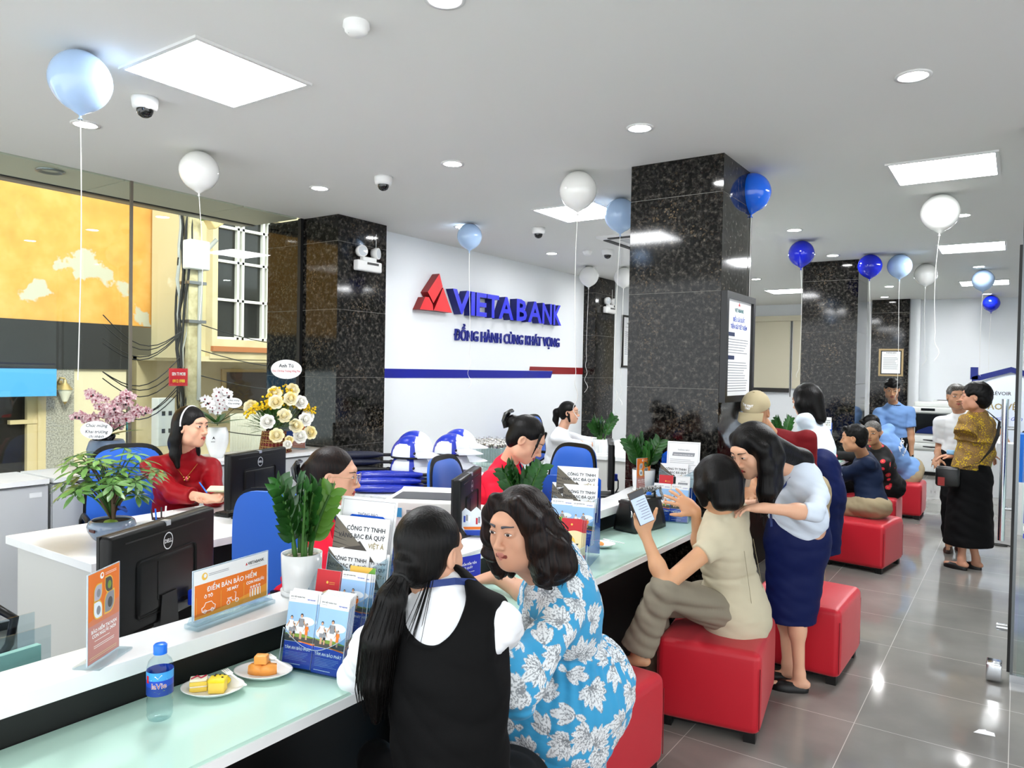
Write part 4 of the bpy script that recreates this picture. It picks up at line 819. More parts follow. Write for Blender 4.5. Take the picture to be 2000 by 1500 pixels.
b = MB(); b.rbox((-.022, -.015, 0), (.022, .015, .012), ck, .002); b.rbox((-.022, -.015, .012), (.022, .015, .016), cream_, .002); b.rbox((-.022, -.015, .016), (.022, .015, .027), ck, .002); b.rbox((-.022, -.015, .027), (.022, .015, .034), cream_, .003); b.tube([(-.018, -.008, .035), (-.004, .008, .036), (.006, -.008, .036), (.018, .008, .035)], .0018, rasp)
food('cake_piece', b, (-1.782, 1.143, .7585), .9, 'cream layered cake piece with raspberry stripes, at the left of the plate', 'cake')
b = MB(); b.ell((0, 0, .014), (.03, .019, .014), ckt, 18, 10)
for k in (-1, 0, 1): b.tube([(k*.012-.003, -.016, .02), (k*.012, 0, .029), (k*.012+.003, .016, .02)], .0016, choc)
food('cake_piece', b, (-1.765, 1.195, .7585), .5, 'rounded yellow pastry with chocolate lines on the cake plate', 'cake')
def melon(x, y, z, rz, L_, lab, rx=0):
    b = MB(); n = 10; vs = []
    for i in range(n+1):
        a = -.9+1.8*i/n; cx, cy = L_*math.sin(a)*.6, L_*.35*(1-math.cos(a)); w = .013; h = .03*(1-.3*abs(a)); vs += [(cx, cy-w, 0), (cx, cy+w, 0), (cx, cy+w*.8, h), (cx, cy-w*.8, h)]
    b.add(vs, [(4*i+j, 4*i+4+j, 4*i+4+(j+1) % 4, 4*i+(j+1) % 4) for i in range(n) for j in range(4)]+[(3, 2, 1, 0), tuple(range(4*n, 4*n+4))], mel, True)
    o = b.obj('melon_slice', loc=(x, y, z)); o.rotation_euler = (rx, 0, rz); tag(o, lab, 'fruit')
melon(-1.750, 1.30, .7585, .4, .05, 'curved melon slice at the left of the fruit plate')
melon(-1.722, 1.318, .7585, .9, .05, 'curved melon slice at the right of the fruit plate')
melon(-1.742, 1.326, .7585, 2.2, .05, 'curved melon slice at the back of the fruit plate')
b = MB(); b.rbox((-.018, -.014, 0), (.018, .014, .024), mel, .004); food('melon_slice', b, (-1.738, 1.308, .7885), .6, 'thick melon chunk lying on top of the fruit plate', 'fruit')
b = MB(); b.ell((0, 0, .01), (.03, .02, .012), mel, 14, 8); food('melon_slice', b, (-1.705, 3.27, .7585), 0, 'orange fruit piece on the plate behind the blue panel', 'fruit')
def fork(loc, rz, lab, tilt=.12, kind='fork'):
    b = MB(); b.T = Matrix.Rotation(tilt, 4, 'Y'); b.box((0, -.003, 0), (.075, .003, .003), frk); b.prism([(-.018, -.009), (-.004, -.009), (.002, -.003), (.002, .003), (-.004, .009), (-.018, .009)], .002, frk)
    for k in range(4): b.box((-.034, -.009+k*.0053, 0), (-.018, -.0065+k*.0053, .002), frk)
    o = b.obj('plastic_fork', loc=loc); o.rotation_euler = (0, 0, rz); tag(o, lab, 'fork')
fork((-1.745, 1.215, .785), math.radians(-5), 'white plastic fork lying across the cake plate')
fork((-1.728, 1.345, .79), math.radians(-2), 'white plastic fork across the melon plate')
fork((-1.66, 3.30, .785), math.radians(15), 'white plastic fork beside the plate behind the blue panel')
# handbag
lea = bump(mat('black leather', '070707', .32, spec=.6), 90, .25, .0015); slv = mat('chrome', 'c9ccd0', .15, m=1)
t = thing('handbag', 'black leather handbag with a printed scarf round its handle', 'handbag', (-1.725, 3.80, .752), math.radians(78))
b = MB(); bm = bmesh.new(); bmesh.ops.create_cube(bm, size=1)
bmesh.ops.subdivide_edges(bm, edges=bm.edges[:], cuts=5, use_grid_fill=True)
for v in bm.verts:
    x, y, z = v.co; k = 1-.55*(z+.5)**1.3; v.co = Vector((x*.30*(1-.05*(z+.5)), y*.16*k, (z+.5)*.175+.004*math.sin(x*9)*(z+.5)))
bmesh.ops.smooth_vert(bm, verts=bm.verts[:], factor=.5, use_axis_x=True, use_axis_y=True, use_axis_z=True); b.addbm(bm, lea, True); b.obj('body', t)
b = MB(); b.box((-.145, -.042, .155), (.145, .042, .168), lea); b.obj('frame', t)
b = MB(); b.tube([(-.09, -.03, .165), (-.085, -.035, .2), (-.05, -.04, .225), (.05, -.04, .225), (.085, -.035, .2), (.09, -.03, .165)], .007, lea, n=8); b.obj('handle', t)
b = MB(); scf = mat('scarf print', '222222', .6); noise_col(scf, [(.42, '101010'), (.48, 'e8e8e8'), (.55, '141414')], 160)
b.tube([(-.08+.16*k/40, -.04+.012*math.sin(k*1.1), .225+.012*math.cos(k*1.1)) for k in range(41)], .006, scf, n=6); b.tube([(.08, -.045, .22), (.1, -.06, .23), (.12, -.05, .2), (.11, -.07, .18)], .008, scf, n=6); b.obj('scarf', t)
b = MB(); b.tube([(-.14, -.045, .12), (-.15, -.06, .1), (-.145, -.05, .08), (-.14, -.045, .12)], .003, slv); b.obj('ring', t)
# paper cups on the shelf
cupm = mat('paper cup', 'f0ead4', .55)
def cup(x, y, z, r, h, lab, m=cupm, name='paper_cup', cat='cup'):
    b = MB(); b.lathe([(.0001, .002), (r*.78, .002), (r, h), (r*1.04, h), (r*1.04, h+.003), (r*.97, h), (r*.75, .006), (.0001, .006)], m, 28); return tag(b.obj(name, loc=(x, y, z)), lab, cat)
cup(-1.775, 2.135, .752, .05, .11, 'cream paper cup on the shelf under the chin of the woman in blue')
pcm = mat('plastic cup', 'e9edf0', .3); cup(-3.50, 2.18, .75, .035, .09, 'white plastic cup on the desk of the woman in dark red', pcm, 'plastic_cup')
# pen holder
t = thing('pen_holder', 'dark wooden pen holder on the desk of the woman in dark red', 'pen holder', (-3.72, 2.12, .75), math.radians(110))
wd = mat('dark wood', '4a1c14', .3); b = MB(); b.box((-.1, -.035, 0), (.1, .035, .012), wd)
b.box((-.02, -.035, 0), (-.015, .035, .05), wd); b.box((.095, -.035, 0), (.1, .035, .05), wd); b.box((-.02, .03, 0), (.1, .035, .05), wd); b.box((-.02, -.035, 0), (.1, -.03, .05), wd); b.box((.035, -.035, 0), (.04, .035, .06), wd); b.obj('tray', t)
b = MB(); b.box((-.095, -.03, .012), (-.025, .03, .06), pw); tag(b.obj('note_block', M=t.matrix_basis.copy()), 'block of white note paper in the dark wooden holder', 'note paper')
for k, (x, m, l) in enumerate(((.0, 'ink', 'black pen'), (.02, 'blue', 'blue pen'), (.055, 'ink', 'black pen with silver clip'), (.08, 'white', 'white pen'))):
    b = MB(); b.tube([(x, 0, .015), (x+.01*(k-1), .01, .11)], .004, {'ink': ink, 'blue': capb, 'white': pwt}[m], n=8); tag(b.obj('pen', M=Matrix.Translation((-3.72, 2.12, .75)) @ Matrix.Rotation(math.radians(110), 4, 'Z')), l+' standing in the wooden pen holder', 'pen')
# ---------------------------------------------------------------- printer, box, papers
t = thing('printer', 'white office printer between the skirted table and the counter', 'printer', (-2.66, 2.81, .75), math.radians(28), scale=.92)
prn = mat('printer white', 'dfe0dc', .45)
b = MB(); b.rbox((-.02, -.19, 0), (.42, .21, .235), prn, .012); b.box((.02, -.12, .236), (.4, .15, .2375), mat('printer dark', '3a3c40', .4)); b.obj('body', t)
b = MB(); b.T = Matrix.Translation((.0, .2, .235)) @ Matrix.Rotation(.2, 4, 'X'); b.rbox((0, -.36, .005), (.40, .0, .02), mat('printer lid', 'ececea', .4), .006); b.obj('lid', t)
b = MB(); b.T = Matrix.Translation((-.03, 0, .03)) @ Matrix.Rotation(-.5, 4, 'Y'); b.rbox((-.012, -.17, -.02), (0, .12, .13), prn, .004); b.obj('open_tray', t)
b = MB(); b.box((.06, -.1925, .1), (.095, -.1905, .2), pw); b.box((.06, -.194, .15), (.095, -.192, .2), mat('label cyan', '3f9fd8', .4)); b.box((.12, -.1925, .16), (.15, -.1905, .19), inkg); b.box((.02, -.1925, .17), (.04, -.1905, .2), wp); b.obj('sticker', t)
b = MB(); b.rbox((0, 0, 0), (.16, .12, .13), mat('kraft card', 'c9a55c', .7), .002); b.box((-.004, -.004, .12), (.164, .124, .145), mat('box lid white', 'e8e6e0', .6)); tag(b.obj('cardboard_box', M=Matrix.Translation((-2.34, 3.06, .752)) @ Matrix.Rotation(.25, 4, 'Z')), 'small yellow card box with a white lid behind the monitor', 'box')
for x, y, r_, l in ((-2.25, 2.02, .3, 'papers on the staff desk before the woman in glasses'), (-3.55, 2.0, 1.3, 'sheet of paper on the desk beside the potted tree'), (-2.02, .62, .2, 'printed slip lying on the near end of the ledge')):
    b = MB(); z = .882 if y < .7 else .752; b.box((-.1, -.07, 0), (.1, .07, .002), pw); b.box((-.08, -.05, .002), (.06, -.035, .0025), mat('slip blue', 'a9b8e0', .6)); o = b.obj('paper', loc=(x, y, z)); o.rotation_euler = (0, 0, r_); tag(o, l, 'paper')
t = thing('document_tray', 'clear frosted acrylic tray with green papers at the near end of the desk', 'document tray', (-2.12, .80, .75), math.radians(95))
b = MB(); b.box((-.13, -.0, .0), (.13, .003, .17), acr); b.box((-.13, .08, 0), (.13, .083, .19), acr); b.box((-.13, 0, 0), (.13, .083, .003), acr); b.obj('holder', t)
b = MB(); b.box((-.11, .01, .005), (.11, .03, .12), mat('green paper', 'b5dccb', .6)); tag(b.obj('paper_stack', M=t.matrix_basis.copy()), 'pale green papers standing in the clear tray', 'paper')
# ---------------------------------------------------------------- helmets, umbrellas, flasks
hb = mat('helmet blue', '1b35b4', .3, coat=.3); hw = mat('helmet white', 'e9edf4', .25, coat=.4)
hel0 = None
def helmet(x, y, z, rz, lab):
    # front (peak) faces local +x
    global hel0
    if hel0: return dup(hel0, (x, y, z), rz, lab)
    t = thing('helmet', lab, 'helmet', (x, y, z), rz, group='blue and white half helmets', scale=1.17); hel0 = t
    b = MB(); n, k = 96, 32; vs = []; fs = []; ms = []
    for j in range(k+1):
        a = PI/2*j/k
        for i in range(n):
            p = 2*PI*i/n; vs.append((.125*math.cos(a)*math.cos(p), .105*math.cos(a)*math.sin(p), .015+.125*math.sin(a)))
    def msel(i, j):
        p = 2*PI*(i+.5)/n; x_ = math.cos(PI/2*(j+.5)/k)*math.cos(p); y_ = math.cos(PI/2*(j+.5)/k)*math.sin(p)
        z_ = math.sin(PI/2*(j+.5)/k)
        if (abs(y_) > .55 and x_ < .1 and z_ < .62 and ((x_+.28)**2+z_**2) < .42): return 1
        if x_ > .38-.1*z_ : return 1
        return 0
    for mi, m in enumerate((hb, hw)):
        f = [(j*n+i, j*n+(i+1) % n, (j+1)*n+(i+1) % n, (j+1)*n+i) for j in range(k) for i in range(n) if msel(i, j) == mi]; b.add(vs, f, m, True)
    b.obj('shell', t)
    b = MB(); vs = []
    for i in range(15):
        p = -1.25+2.5*i/14; vs += [(.118*math.cos(p), .108*math.sin(p), .045), ((.118+.09*math.cos(p*.9))*math.cos(p*.9)*1.0+.0, .112*math.sin(p), .012), (.118*math.cos(p), .108*math.sin(p), .03), ((.118+.09*math.cos(p*.9))*math.cos(p*.9), .112*math.sin(p), .008)]
    b.add(vs, [f for i in range(14) for f in ((4*i, 4*i+1, 4*i+5, 4*i+4), (4*i+2, 4*i+6, 4*i+7, 4*i+3), (4*i+1, 4*i+3, 4*i+7, 4*i+5))], hw, True); b.obj('peak', t)
    b = MB(); b.lathe([(.123, .014), (.127, .008), (.123, .002), (.116, .006)], mat('helmet rubber', '15161a', .6), 36, sy=.85); b.obj('rim', t)
    b = MB()
    for s in (-1, 1): b.cyl((.045, s*.096, .04), (.045, s*.108, .04), .007, mat('helmet rubber'), n=10)
    b.obj('snap', t); return t
cols = [(-3.66, 4.02, 3, 'left front stack'), (-3.57, 4.38, 3, 'right front stack'), (-3.93, 4.36, 3, 'left back stack'), (-3.80, 4.76, 3, 'right back stack')]
for x, y, n, nm in cols:
    for k in range(n): helmet(x+.006*k, y, .752+.108*k, math.radians(30), 'blue and white helmet, %s in the %s' % (('at the bottom', 'second up', 'on top')[k], nm))
ubl = bump(mat('umbrella blue', '1a2fa6', .25, coat=.3), 30, .7, .008); unv = bump(mat('umbrella navy', '10162c', .5), 30, .5, .006); ubk = mat('umbrella black', '0c0c0e', .5)
def umbrella(x, y, z, rz, L_, m, lab, r=.035):
    t = thing('folded_umbrella', lab, 'umbrella', (x, y, z), rz)
    b = MB(); n = 16; pr = [(.0001, 0), (r*.55, .01), (r*.9, .08), (r, L_*.5), (r*.8, L_*.85), (r*.4, L_)]; b.T = Matrix.Translation((-L_/2, 0, r*.75)) @ Matrix.Rotation(PI/2, 4, 'Y') @ Matrix.Diagonal((.72, 1.15, 1, 1)); b.lathe(pr, m, n); b.obj('canopy', t)
    b = MB(); b.cyl((L_/2-.02, 0, r*.75), (L_/2+.07, 0, r*.75), .012, ubk); b.ell((L_/2+.08, 0, r*.75), (.022, .018, .018), ubk, 10, 6); b.obj('handle', t); return t
ru = random.Random(5); k = 0
for z0, row in ((.752, ((-3.62, 3.72), (-3.66, 3.80), (-3.70, 3.88))), (.795, ((-3.64, 3.75), (-3.69, 3.84))), (.835, ((-3.66, 3.79),))):
    for x, y in row:
        k += 1; umbrella(x, y, z0, math.radians(33+ru.random()*8), .50, ubl, ('glossy blue folded umbrella, %s of the blue pile' % ('front of the bottom row', 'middle of the bottom row', 'back of the bottom row', 'front of the second layer', 'back of the second layer', 'topmost')[k-1]), .044)
for i, (z0, x, y) in enumerate(((.752, -3.96, 3.76), (.802, -3.97, 3.77), (.852, -3.98, 3.76), (.902, -3.97, 3.78), (.952, -3.96, 3.80))):
    umbrella(x, y, z0, math.radians(30+4*i), .36, ubk if i < 3 else unv, '%s folded umbrella of the dark pile left of the blue ones, %s' % ('black' if i < 3 else 'navy', ('at the bottom', 'second from the bottom', 'in the middle', 'second from the top', 'on top')[i]), .042)
flg = thin_glass('flask glass', 'f7faf9'); flc = mat('steel cap', 'b8b6b0', .25, m=1)
t0 = None
for i in range(6):
    for j in range(5):
        x, y = -3.60-.085*j, 5.02+.075*i; lab = 'slim glass flask with steel cap standing behind the helmets'
        if t0: dup(t0, (x, y, .751)); continue
        t0 = thing('glass_flask', lab, 'flask', (x, y, .751), 0, group='glass flasks standing close together beside the helmets', scale=1.15)
        b = MB(); b.lathe([(.0001, .003), (.028, .003), (.029, .01), (.029, .17), (.025, .185), (.0001, .185)], flg, 16); b.obj('body', t0)
        b = MB(); b.lathe([(.026, .185), (.027, .188), (.027, .215), (.024, .218), (.0001, .218)], flc, 16); b.tube([(-.01, 0, .216), (-.012, 0, .232), (.012, 0, .232), (.01, 0, .216)], .002, flc, n=5); b.obj('cap', t0)
# ================================================================ far end of the room
bei = mat('blind beige', 'cdc6ae', .7); alb = mat('brushed frame', 'a8a294', .4, m=.5)
t = thing('roller_blind', 'large beige roller blind on the end wall between the granite columns', 'blind', (0, 14.58, 0))
bx(t, 'cassette', (-4.9, 14.48, 2.64), (-2.3, 14.6, 2.74), bei); bx(t, 'fabric', (-4.85, 14.54, 1.36), (-3.60, 14.55, 2.66), bei); bx(t, 'fabric', (-3.55, 14.54, 1.36), (-2.35, 14.55, 2.66), bei); bx(t, 'bottom_bar', (-4.85, 14.53, 1.28), (-3.6, 14.56, 1.36), mat('dark bar', '2a2826', .5))
b = MB(); b.tube([(-3.575, -.05, 2.66), (-3.575, -.05, 1.9), (-3.575, -.05, 1.2)], .008, mat('dark bar'), n=5); b.obj('pull_chain', t)
# notice board on the middle column
t = thing('notice_board', 'tall black framed rate board on the side of the middle granite column', 'notice board', (-1.49, 4.69, 1.79), math.radians(90))
blf = mat('black frame', '0c0c0d', .3); b = MB()
for a, c in (((-.29, -.34), (-.25, .34)), ((.25, -.34), (.29, .34)), ((-.25, .30), (.25, .34)), ((-.25, -.34), (.25, -.30))): b.box((a[0], -.03, a[1]), (c[0], .008, c[1]), blf)
b.obj('frame', t); b = MB(); b.box((-.25, -.012, -.30), (.25, 0, .30), pw); q = lambda *a: quad(b, *a)
b.text('VIETABANK', .034, mat('print teal', '1c6f73', .5), (0, -.0135, .225), 'CENTER', bold=.02); pgon(b, [(-.02, .265), (.02, .265), (0, .29)], redp, -.0135)
b.text('BIỂU LÃI SUẤT', .036, obl, (0, -.0135, .165), 'CENTER', bold=.02); b.text('TIỀN GỬI TIẾT KIỆM', .036, obl, (0, -.0135, .12), 'CENTER', bold=.02)
quad(b, -.23, .07, -.08, .095, mat('print navy', '14264e', .5), -.0132); lines(b, -.22, .22, -.04, .06, 6, inkg, -.0132, .3); quad(b, -.23, -.075, -.08, -.05, MC['print navy'], -.0132); lines(b, -.22, .22, -.28, -.085, 12, inkg, -.0132, .3); b.obj('poster', t)
# framed certificate on the pilaster and one on the sign wall
def framed(name, w, h, M_, lab, m1, m2):
    t = thing(name, lab, 'framed notice', (0, 0, 0)); t.matrix_world = M_; b = MB(); fw = .03
    for a, c in (((-w/2, -h/2), (-w/2+fw, h/2)), ((w/2-fw, -h/2), (w/2, h/2)), ((-w/2+fw, h/2-fw), (w/2-fw, h/2)), ((-w/2+fw, -h/2), (w/2-fw, -h/2+fw))):
        b.box((a[0], -.025, a[1]), (c[0], 0, c[1]), m1)
        b.box((a[0]-.0, -.027, a[1]), (c[0], -.025, c[1]), m1)
    b.obj('frame', t); b = MB(); b.box((-w/2+fw, -.014, -h/2+fw), (w/2-fw, -.002, h/2-fw), m2); b.box((-w/2+fw+.018, -.016, -h/2+fw+.018), (w/2-fw-.018, -.014, h/2-fw-.018), pw); b.obj('mount', t)
    b = MB(); b.text('THÔNG BÁO', w*.07, ink, (0, -.0168, h*.33), 'CENTER', bold=.02); lines(b, -w*.3, w*.3, h*.26, h*.29, 1, inkg, -.0168); lines(b, -w*.32, w*.32, -h*.26, h*.2, 12, inkg, -.0168, .3); b.obj('text_block', t); return t
framed('framed_certificate', .385, .475, Matrix.Translation((-1.835, 14.275, 1.865)), 'gold and black framed certificate hanging on the far granite pilaster', mat('antique gold', 'a8916a', .35, m=.5), blf)
framed('framed_picture', .50, .82, Matrix.Translation((-5.135, 10.72, 2.10)) @ Matrix.Rotation(PI/2, 4, 'Z'), 'black framed notice on the white wall, half hidden by the middle column', blf, pw)
# copier
cop = mat('copier white', 'dcdeda', .4); t = thing('photocopier', 'large white photocopier on a low cabinet by the end wall', 'photocopier', (-1.16, 13.9, .41))
b = MB(); b.rbox((-.29, 0, .0), (.31, .55, .62), cop, .015); b.rbox((-.30, -.02, .62), (.33, .5, .72), cop, .02); b.obj('body', t)
b = MB(); b.rbox((-.27, .02, .72), (.32, .5, .80), cop, .02); b.box((.0, .1, .80), (.33, .4, .83), cop); b.box((.05, .12, .83), (.33, .38, .835), mat('vent dark')); b.obj('document_feeder', t)
b = MB(); b.box((-.24, -.012, .28), (.29, .0, .61), mat('copier dark', '0c0d10', .2)); b.prism([(-.23, .285), (.285, .285), (.285, .42), (.1, .42), (-.05, .40), (-.2, .33)], .012, mat('copier navy', '14265e', .3), 1, -.024); b.obj('output_bay', t)
b = MB(); b.box((-.16, -.026, .66), (.04, -.02, .70), mat('copier dark')); b.obj('control_panel', t)
for z in (.02, .13): b = MB(); b.rbox((-.285, -.012, z), (.305, .01, z+.10), cop, .01); b.prism([(-.12, z+.04), (.0, z+.028), (.12, z+.04), (.12, z+.055), (-.12, z+.055)], .004, mat('vent dark'), 1, -.015); b.obj('paper_drawer', t)
t = thing('low_cabinet', 'low white two-door cabinet under the photocopier', 'cabinet', (-1.14, 13.9, 0))
bx(t, 'body', (-1.48, 13.92, .06), (-.78, 14.45, .405), wl); bx(t, 'plinth', (-1.46, 13.95, 0), (-.8, 14.4, .06), blk)
for a, c, k in ((-1.475, -1.115, -1.14), (-1.11, -.785, -1.085)):
    dd = bx(t, 'door', (a, 13.9, .075), (c, 13.92, .395), wl); kb = MB(); kb.cyl((k+1.14, -.008, .26), (k+1.14, .0, .26), .012, mat('vent dark'), n=12); ko = kb.obj('knob', dd)
# house shaped standee
nav = mat('standee navy', '0d1f6b', .4); t = thing('house_standee', 'white house shaped standee with a navy roof outline and a family photo print', 'standee', (-.1, 13.45, 0))
b = MB(); b.prism([(-.42, 0), (.42, 0), (.42, 1.56), (0, 1.73), (-.42, 1.56)], .03, mat('standee print', 'dfe8f4', .5), 1, 0); b.obj('board', t)
b = MB(); b.prism([(-.52, 1.60), (-.42, 1.60), (-.42, 1.79), (-.52, 1.79)][::1], .06, nav, 1, -.035); b.prism([(-.50, 1.55), (0, 1.72), (.55, 1.53), (.55, 1.62), (0, 1.80), (-.50, 1.64)], .06, nav, 1, -.035); b.obj('roof', t)
b = MB(); b.text('PRÉVOIR', .075, ink, (-.28, -.002, 1.37), bold=.01); b.text('BẢO VỆ', .13, brz, (-.36, -.002, 1.15), bold=.02); b.text('vững vàng đón tết', .09, obl, (-.38, -.002, .99), bold=.0, shear=.3); b.obj('lettering', t)
b = MB(); quad(b, -.4, .05, .4, .35, grn, -.003); figure(b, -.1, .15, .75, pwt, inkg, -.005); figure(b, .2, .15, .7, org, pwt, -.005); b.obj('family_print', t)
b = MB(); b.prism([(-.25, 0), (.2, 0), (.12, .74), (-.12, .74)], .35, mat('table cloth white', 'dde0e2', .8), 1, 0); tag(b.obj('draped_table', loc=(-.10, 12.0, 0)), 'small table under a white cloth by the glass door', 'table')
t = thing('blue_counter', 'blue and white reception stand behind the glass door', 'counter', (.16, 9.3, 0)); bx(t, 'upper', (.0, 9.3, .55), (.4, 9.6, 1.05), mat('kiosk blue', '1a72d8', .4)); bx(t, 'lower', (.0, 9.3, 0), (.4, 9.6, .55), wl)
b = MB(); b.tube([(.0+.09*math.cos(a), .04*math.sin(a), .006) for a in np.linspace(0, 5.6, 20)], .006, cab); tag(b.obj('cable_loop', loc=(-.12, 8.6, 0)), 'loop of black cable on the floor by the glass door', 'cable')
# glass partition and door with long pull handle
b = MB(); b.box((.03, 4.77, .04), (2.6, 4.782, 2.9), tg); struct(b.obj('window_3'), 'glass partition at the right edge')
b = MB(); b.box((.0, 4.76, 0), (2.6, 4.795, .04), slv); b.box((.0, 4.765, 0), (.014, 4.79, CZ), mat('partition post', '6d7274', .25, m=.9)); b.box((.0, 4.76, 2.9), (2.6, 4.795, CZ), slv); struct(b.obj('trim_12'), 'polished metal frame of the glass partition')
t = thing('glass_door', 'open glass door seen edge-on with patch fittings at the right', 'door', (-.015, 4.82, 0))
bx(t, 'pane', (-.012, 4.85, .03), (.0, 5.75, 2.35), tg); bx(t, 'edge_seal', (-.014, 4.83, .03), (.004, 4.852, 2.35), mat('vent dark'))
b = MB(); b.cyl((-.05, .93-.25, .62), (-.05, .93-.25, 1.50), .019, slv); [b.cyl((-.05, .68, z), (.02, .68, z), .011, slv) for z in (.82, 1.32)]; b.obj('pull_handle', t)
b = MB(); b.rbox((-.09, -.13, .01), (-.02, -.02, .10), slv, .006); b.cyl((-.05, -.03, .28), (-.0, -.03, .28), .02, slv); b.obj('patch_fitting', t)
b = MB(); m_ = mat('sticker blue', '3a4cc0', .4); b.box((.04, 0, .86), (2.5, .002, 1.45), m_); [b.box((.04, 0, z), (2.5, .002, z+.025), c) for z, c in ((.78, m_), (.82, pwt), (1.50, m_), (1.55, pwt), (1.57, m_))]; tag(b.obj('door_film', loc=(0, 4.765, 0)), 'blue and white film bands on the glass partition', 'sticker')
b = MB(); b.add([(0, 0, 0), (.085, .01, 0), (.08, .05, 0), (.05, .055, 0), (.045, .065, 0), (.02, .05, 0)], [(0, 1, 2, 3, 4, 5)], pw); o = b.obj('paper_scrap', loc=(-.13, 3.98, .002)); tag(o, 'small torn scrap of white paper on the floor', 'paper')
# ================================================================ plants and flowers
pot_w = mat('white ceramic', 'eceeee', .18, coat=.4); soil = bump(mat('soil', '2a1f16', .95), 200, .8, .004); zzm = mat('zz leaf', '1f4a1c', .3, spec=.6); noise_col(zzm, [(.35, '163a14'), (.65, '2f6426')], 9); stm = mat('stem green', '3f6a2c', .5); zzl = mat('zz leaf pale', '5f8f35', .35)
peb = noise_col(mat('pebbles', '8a8072', .8), [(.4, '3a332a'), (.55, 'b5ab98')], 90) and MC['pebbles']
def leaf(b, p, d, n, L_, w, m, fold=.15, seg=4, point=1.0):
    p = np.asarray(p, float); d = nrm(d); n = np.asarray(n, float); n = nrm(n-d*np.dot(n, d)); s = np.cross(d, n); vs = []
    for i in range(seg+1):
        t = i/seg; ww = w*.5*math.sin(PI*min(1, max(.04, t**.8*.96+.02)))**.75 if i < seg else w*.02; c = p+d*L_*t+n*(-.12*L_*t*t); vs += [c-s*ww+n*ww*fold*2, c, c+s*ww+n*ww*fold*2]
    b.add(vs, [f for i in range(seg) for f in ((3*i, 3*i+3, 3*i+4, 3*i+1), (3*i+1, 3*i+4, 3*i+5, 3*i+2))], m, True)
def pot(t, r, h, m=pot_w, ribs=False, saucer=True):
    b = MB(); k = 0
    b.lathe([(.0001, .004), (r*.86, .004), (r*.90, .01), (r*.97, h*.5), (r, h), (r*.93, h), (r*.9, h-.015)], m, 36)
    if ribs:
        for i in range(28): a = 2*PI*i/28; b.cyl((r*.90*math.cos(a), r*.9*math.sin(a), .01), (r*math.cos(a), r*math.sin(a), h-.008), .003, m, n=6)
    b.obj('pot', t)
    if saucer: b = MB(); b.lathe([(.0001, 0), (r*.95, 0), (r*1.02, .016), (r*.98, .018), (r*.9, .006), (.0001, .005)], m, 36); b.obj('saucer', t)
    b = MB(); b.lathe([(r*.91, h-.014), (r*.5, h-.008), (.0001, h-.006)], peb, 24); b.obj('soil', t)
def zz(loc, r, h, n, hh, lab, seed, ribs=False, spread=.5, lean=(0, 0), pale=False):
    t = thing('potted_plant', lab, 'potted plant', loc); pot(t, r, h, ribs=ribs); rr = random.Random(seed); bs = MB(); bl_ = MB()
    for i in range(n):
        a = 2*PI*i/n+rr.random(); ln = hh*(.7+.35*rr.random()); sp = spread*(.35+.65*rr.random()); p0 = np.array([r*.45*math.cos(a), r*.45*math.sin(a), h-.01]); pts = []
        for k in range(9):
            u = k/8; pts.append(p0+np.array([math.cos(a)*sp*ln*u**1.5+lean[0]*u, math.sin(a)*sp*ln*u**1.5+lean[1]*u, ln*(u-.12*sp*u*u)]))
        bs.tube(pts, lambda q: .0065*(1-.6*q)+.001, stm, n=6); pl_ = pale and i == 0
        for k in range(7):
            u = .26+.74*k/6; q = u*8; j = min(int(q), 7); c = pts[j]*(1-(q-j))+pts[j+1]*(q-j); d = nrm(pts[min(j+1, 8)]-pts[max(j-1, 0)]); s = nrm(np.cross(d, [math.cos(a+1.6+k*.0), math.sin(a+1.6), .25]))
            for sg in (-1, 1): nn_ = np.cross(s, d); nn_ = nn_ if nn_[2] > 0 else -nn_; leaf(bl_, c, s*sg*.85+d*.75+nn_*(rr.random()*.4-.1), nn_+s*sg*.3, .066*(1.1-.35*abs(u-.5))*(.85+.3*rr.random()), .034, zzl if pl_ else zzm)
        leaf(bl_, pts[-1], nrm(pts[-1]-pts[-2]), [math.cos(a), math.sin(a), .3], .05, .02, zzl if pl_ else zzm)
    bs.obj('stems', t); bl_.obj('foliage', t); return t
zz((-1.93, 1.605, .88), .066, .135, 8, .235, 'zz plant with thick dark leaves in the nearest white pot on the ledge', 11, pale=True, spread=.32)
zz((-1.93, 2.92, .88), .050, .085, 6, .24, 'narrow zz plant in a small white pot behind the woman in blue', 12, spread=.5, lean=(.0, -.06))
zz((-1.93, 4.29, .88), .072, .135, 8, .20, 'zz plant in a white pot against the middle granite column', 13, spread=.4)
zz((-3.62, 6.95, .75), .085, .16, 10, .24, 'zz plant in a ribbed white pot on the far desk', 14, ribs=True, spread=.55)
zz((-1.93, 7.6, .88), .065, .10, 6, .22, 'far zz plant on the counter left of the standing woman in white', 15, spread=.4)
# dwarf umbrella tree
t = thing('potted_tree', 'umbrella tree with fingered leaves in a glazed blue grey bowl on the desk', 'potted plant', (-3.60, 1.84, .75)); glz = mat('glazed blue grey', '76869a', .15, coat=.6)
b = MB(); b.lathe([(.0001, 0), (.05, 0), (.055, .01), (.085, .035), (.105, .07), (.108, .09), (.10, .112), (.09, .12), (.083, .118), (.09, .105)], glz, 36); b.box((.0, -.108, .075), (.05, -.103, .088), mat('dark wood')); b.obj('pot', t)
b = MB(); b.lathe([(.09, .108), (.0001, .112)], soil, 20); b.ell((.03, -.02, .112), (.04, .03, .012), grn, 12, 6); b.obj('soil', t)
umb = mat('umbrella leaf', '3f6b2f', .35, spec=.6); noise_col(umb, [(.35, '2f5624'), (.65, '6f9a4a')], 6); bark = mat('bark', '5b4a38', .9); bs = MB(); bl_ = MB(); rr = random.Random(21)
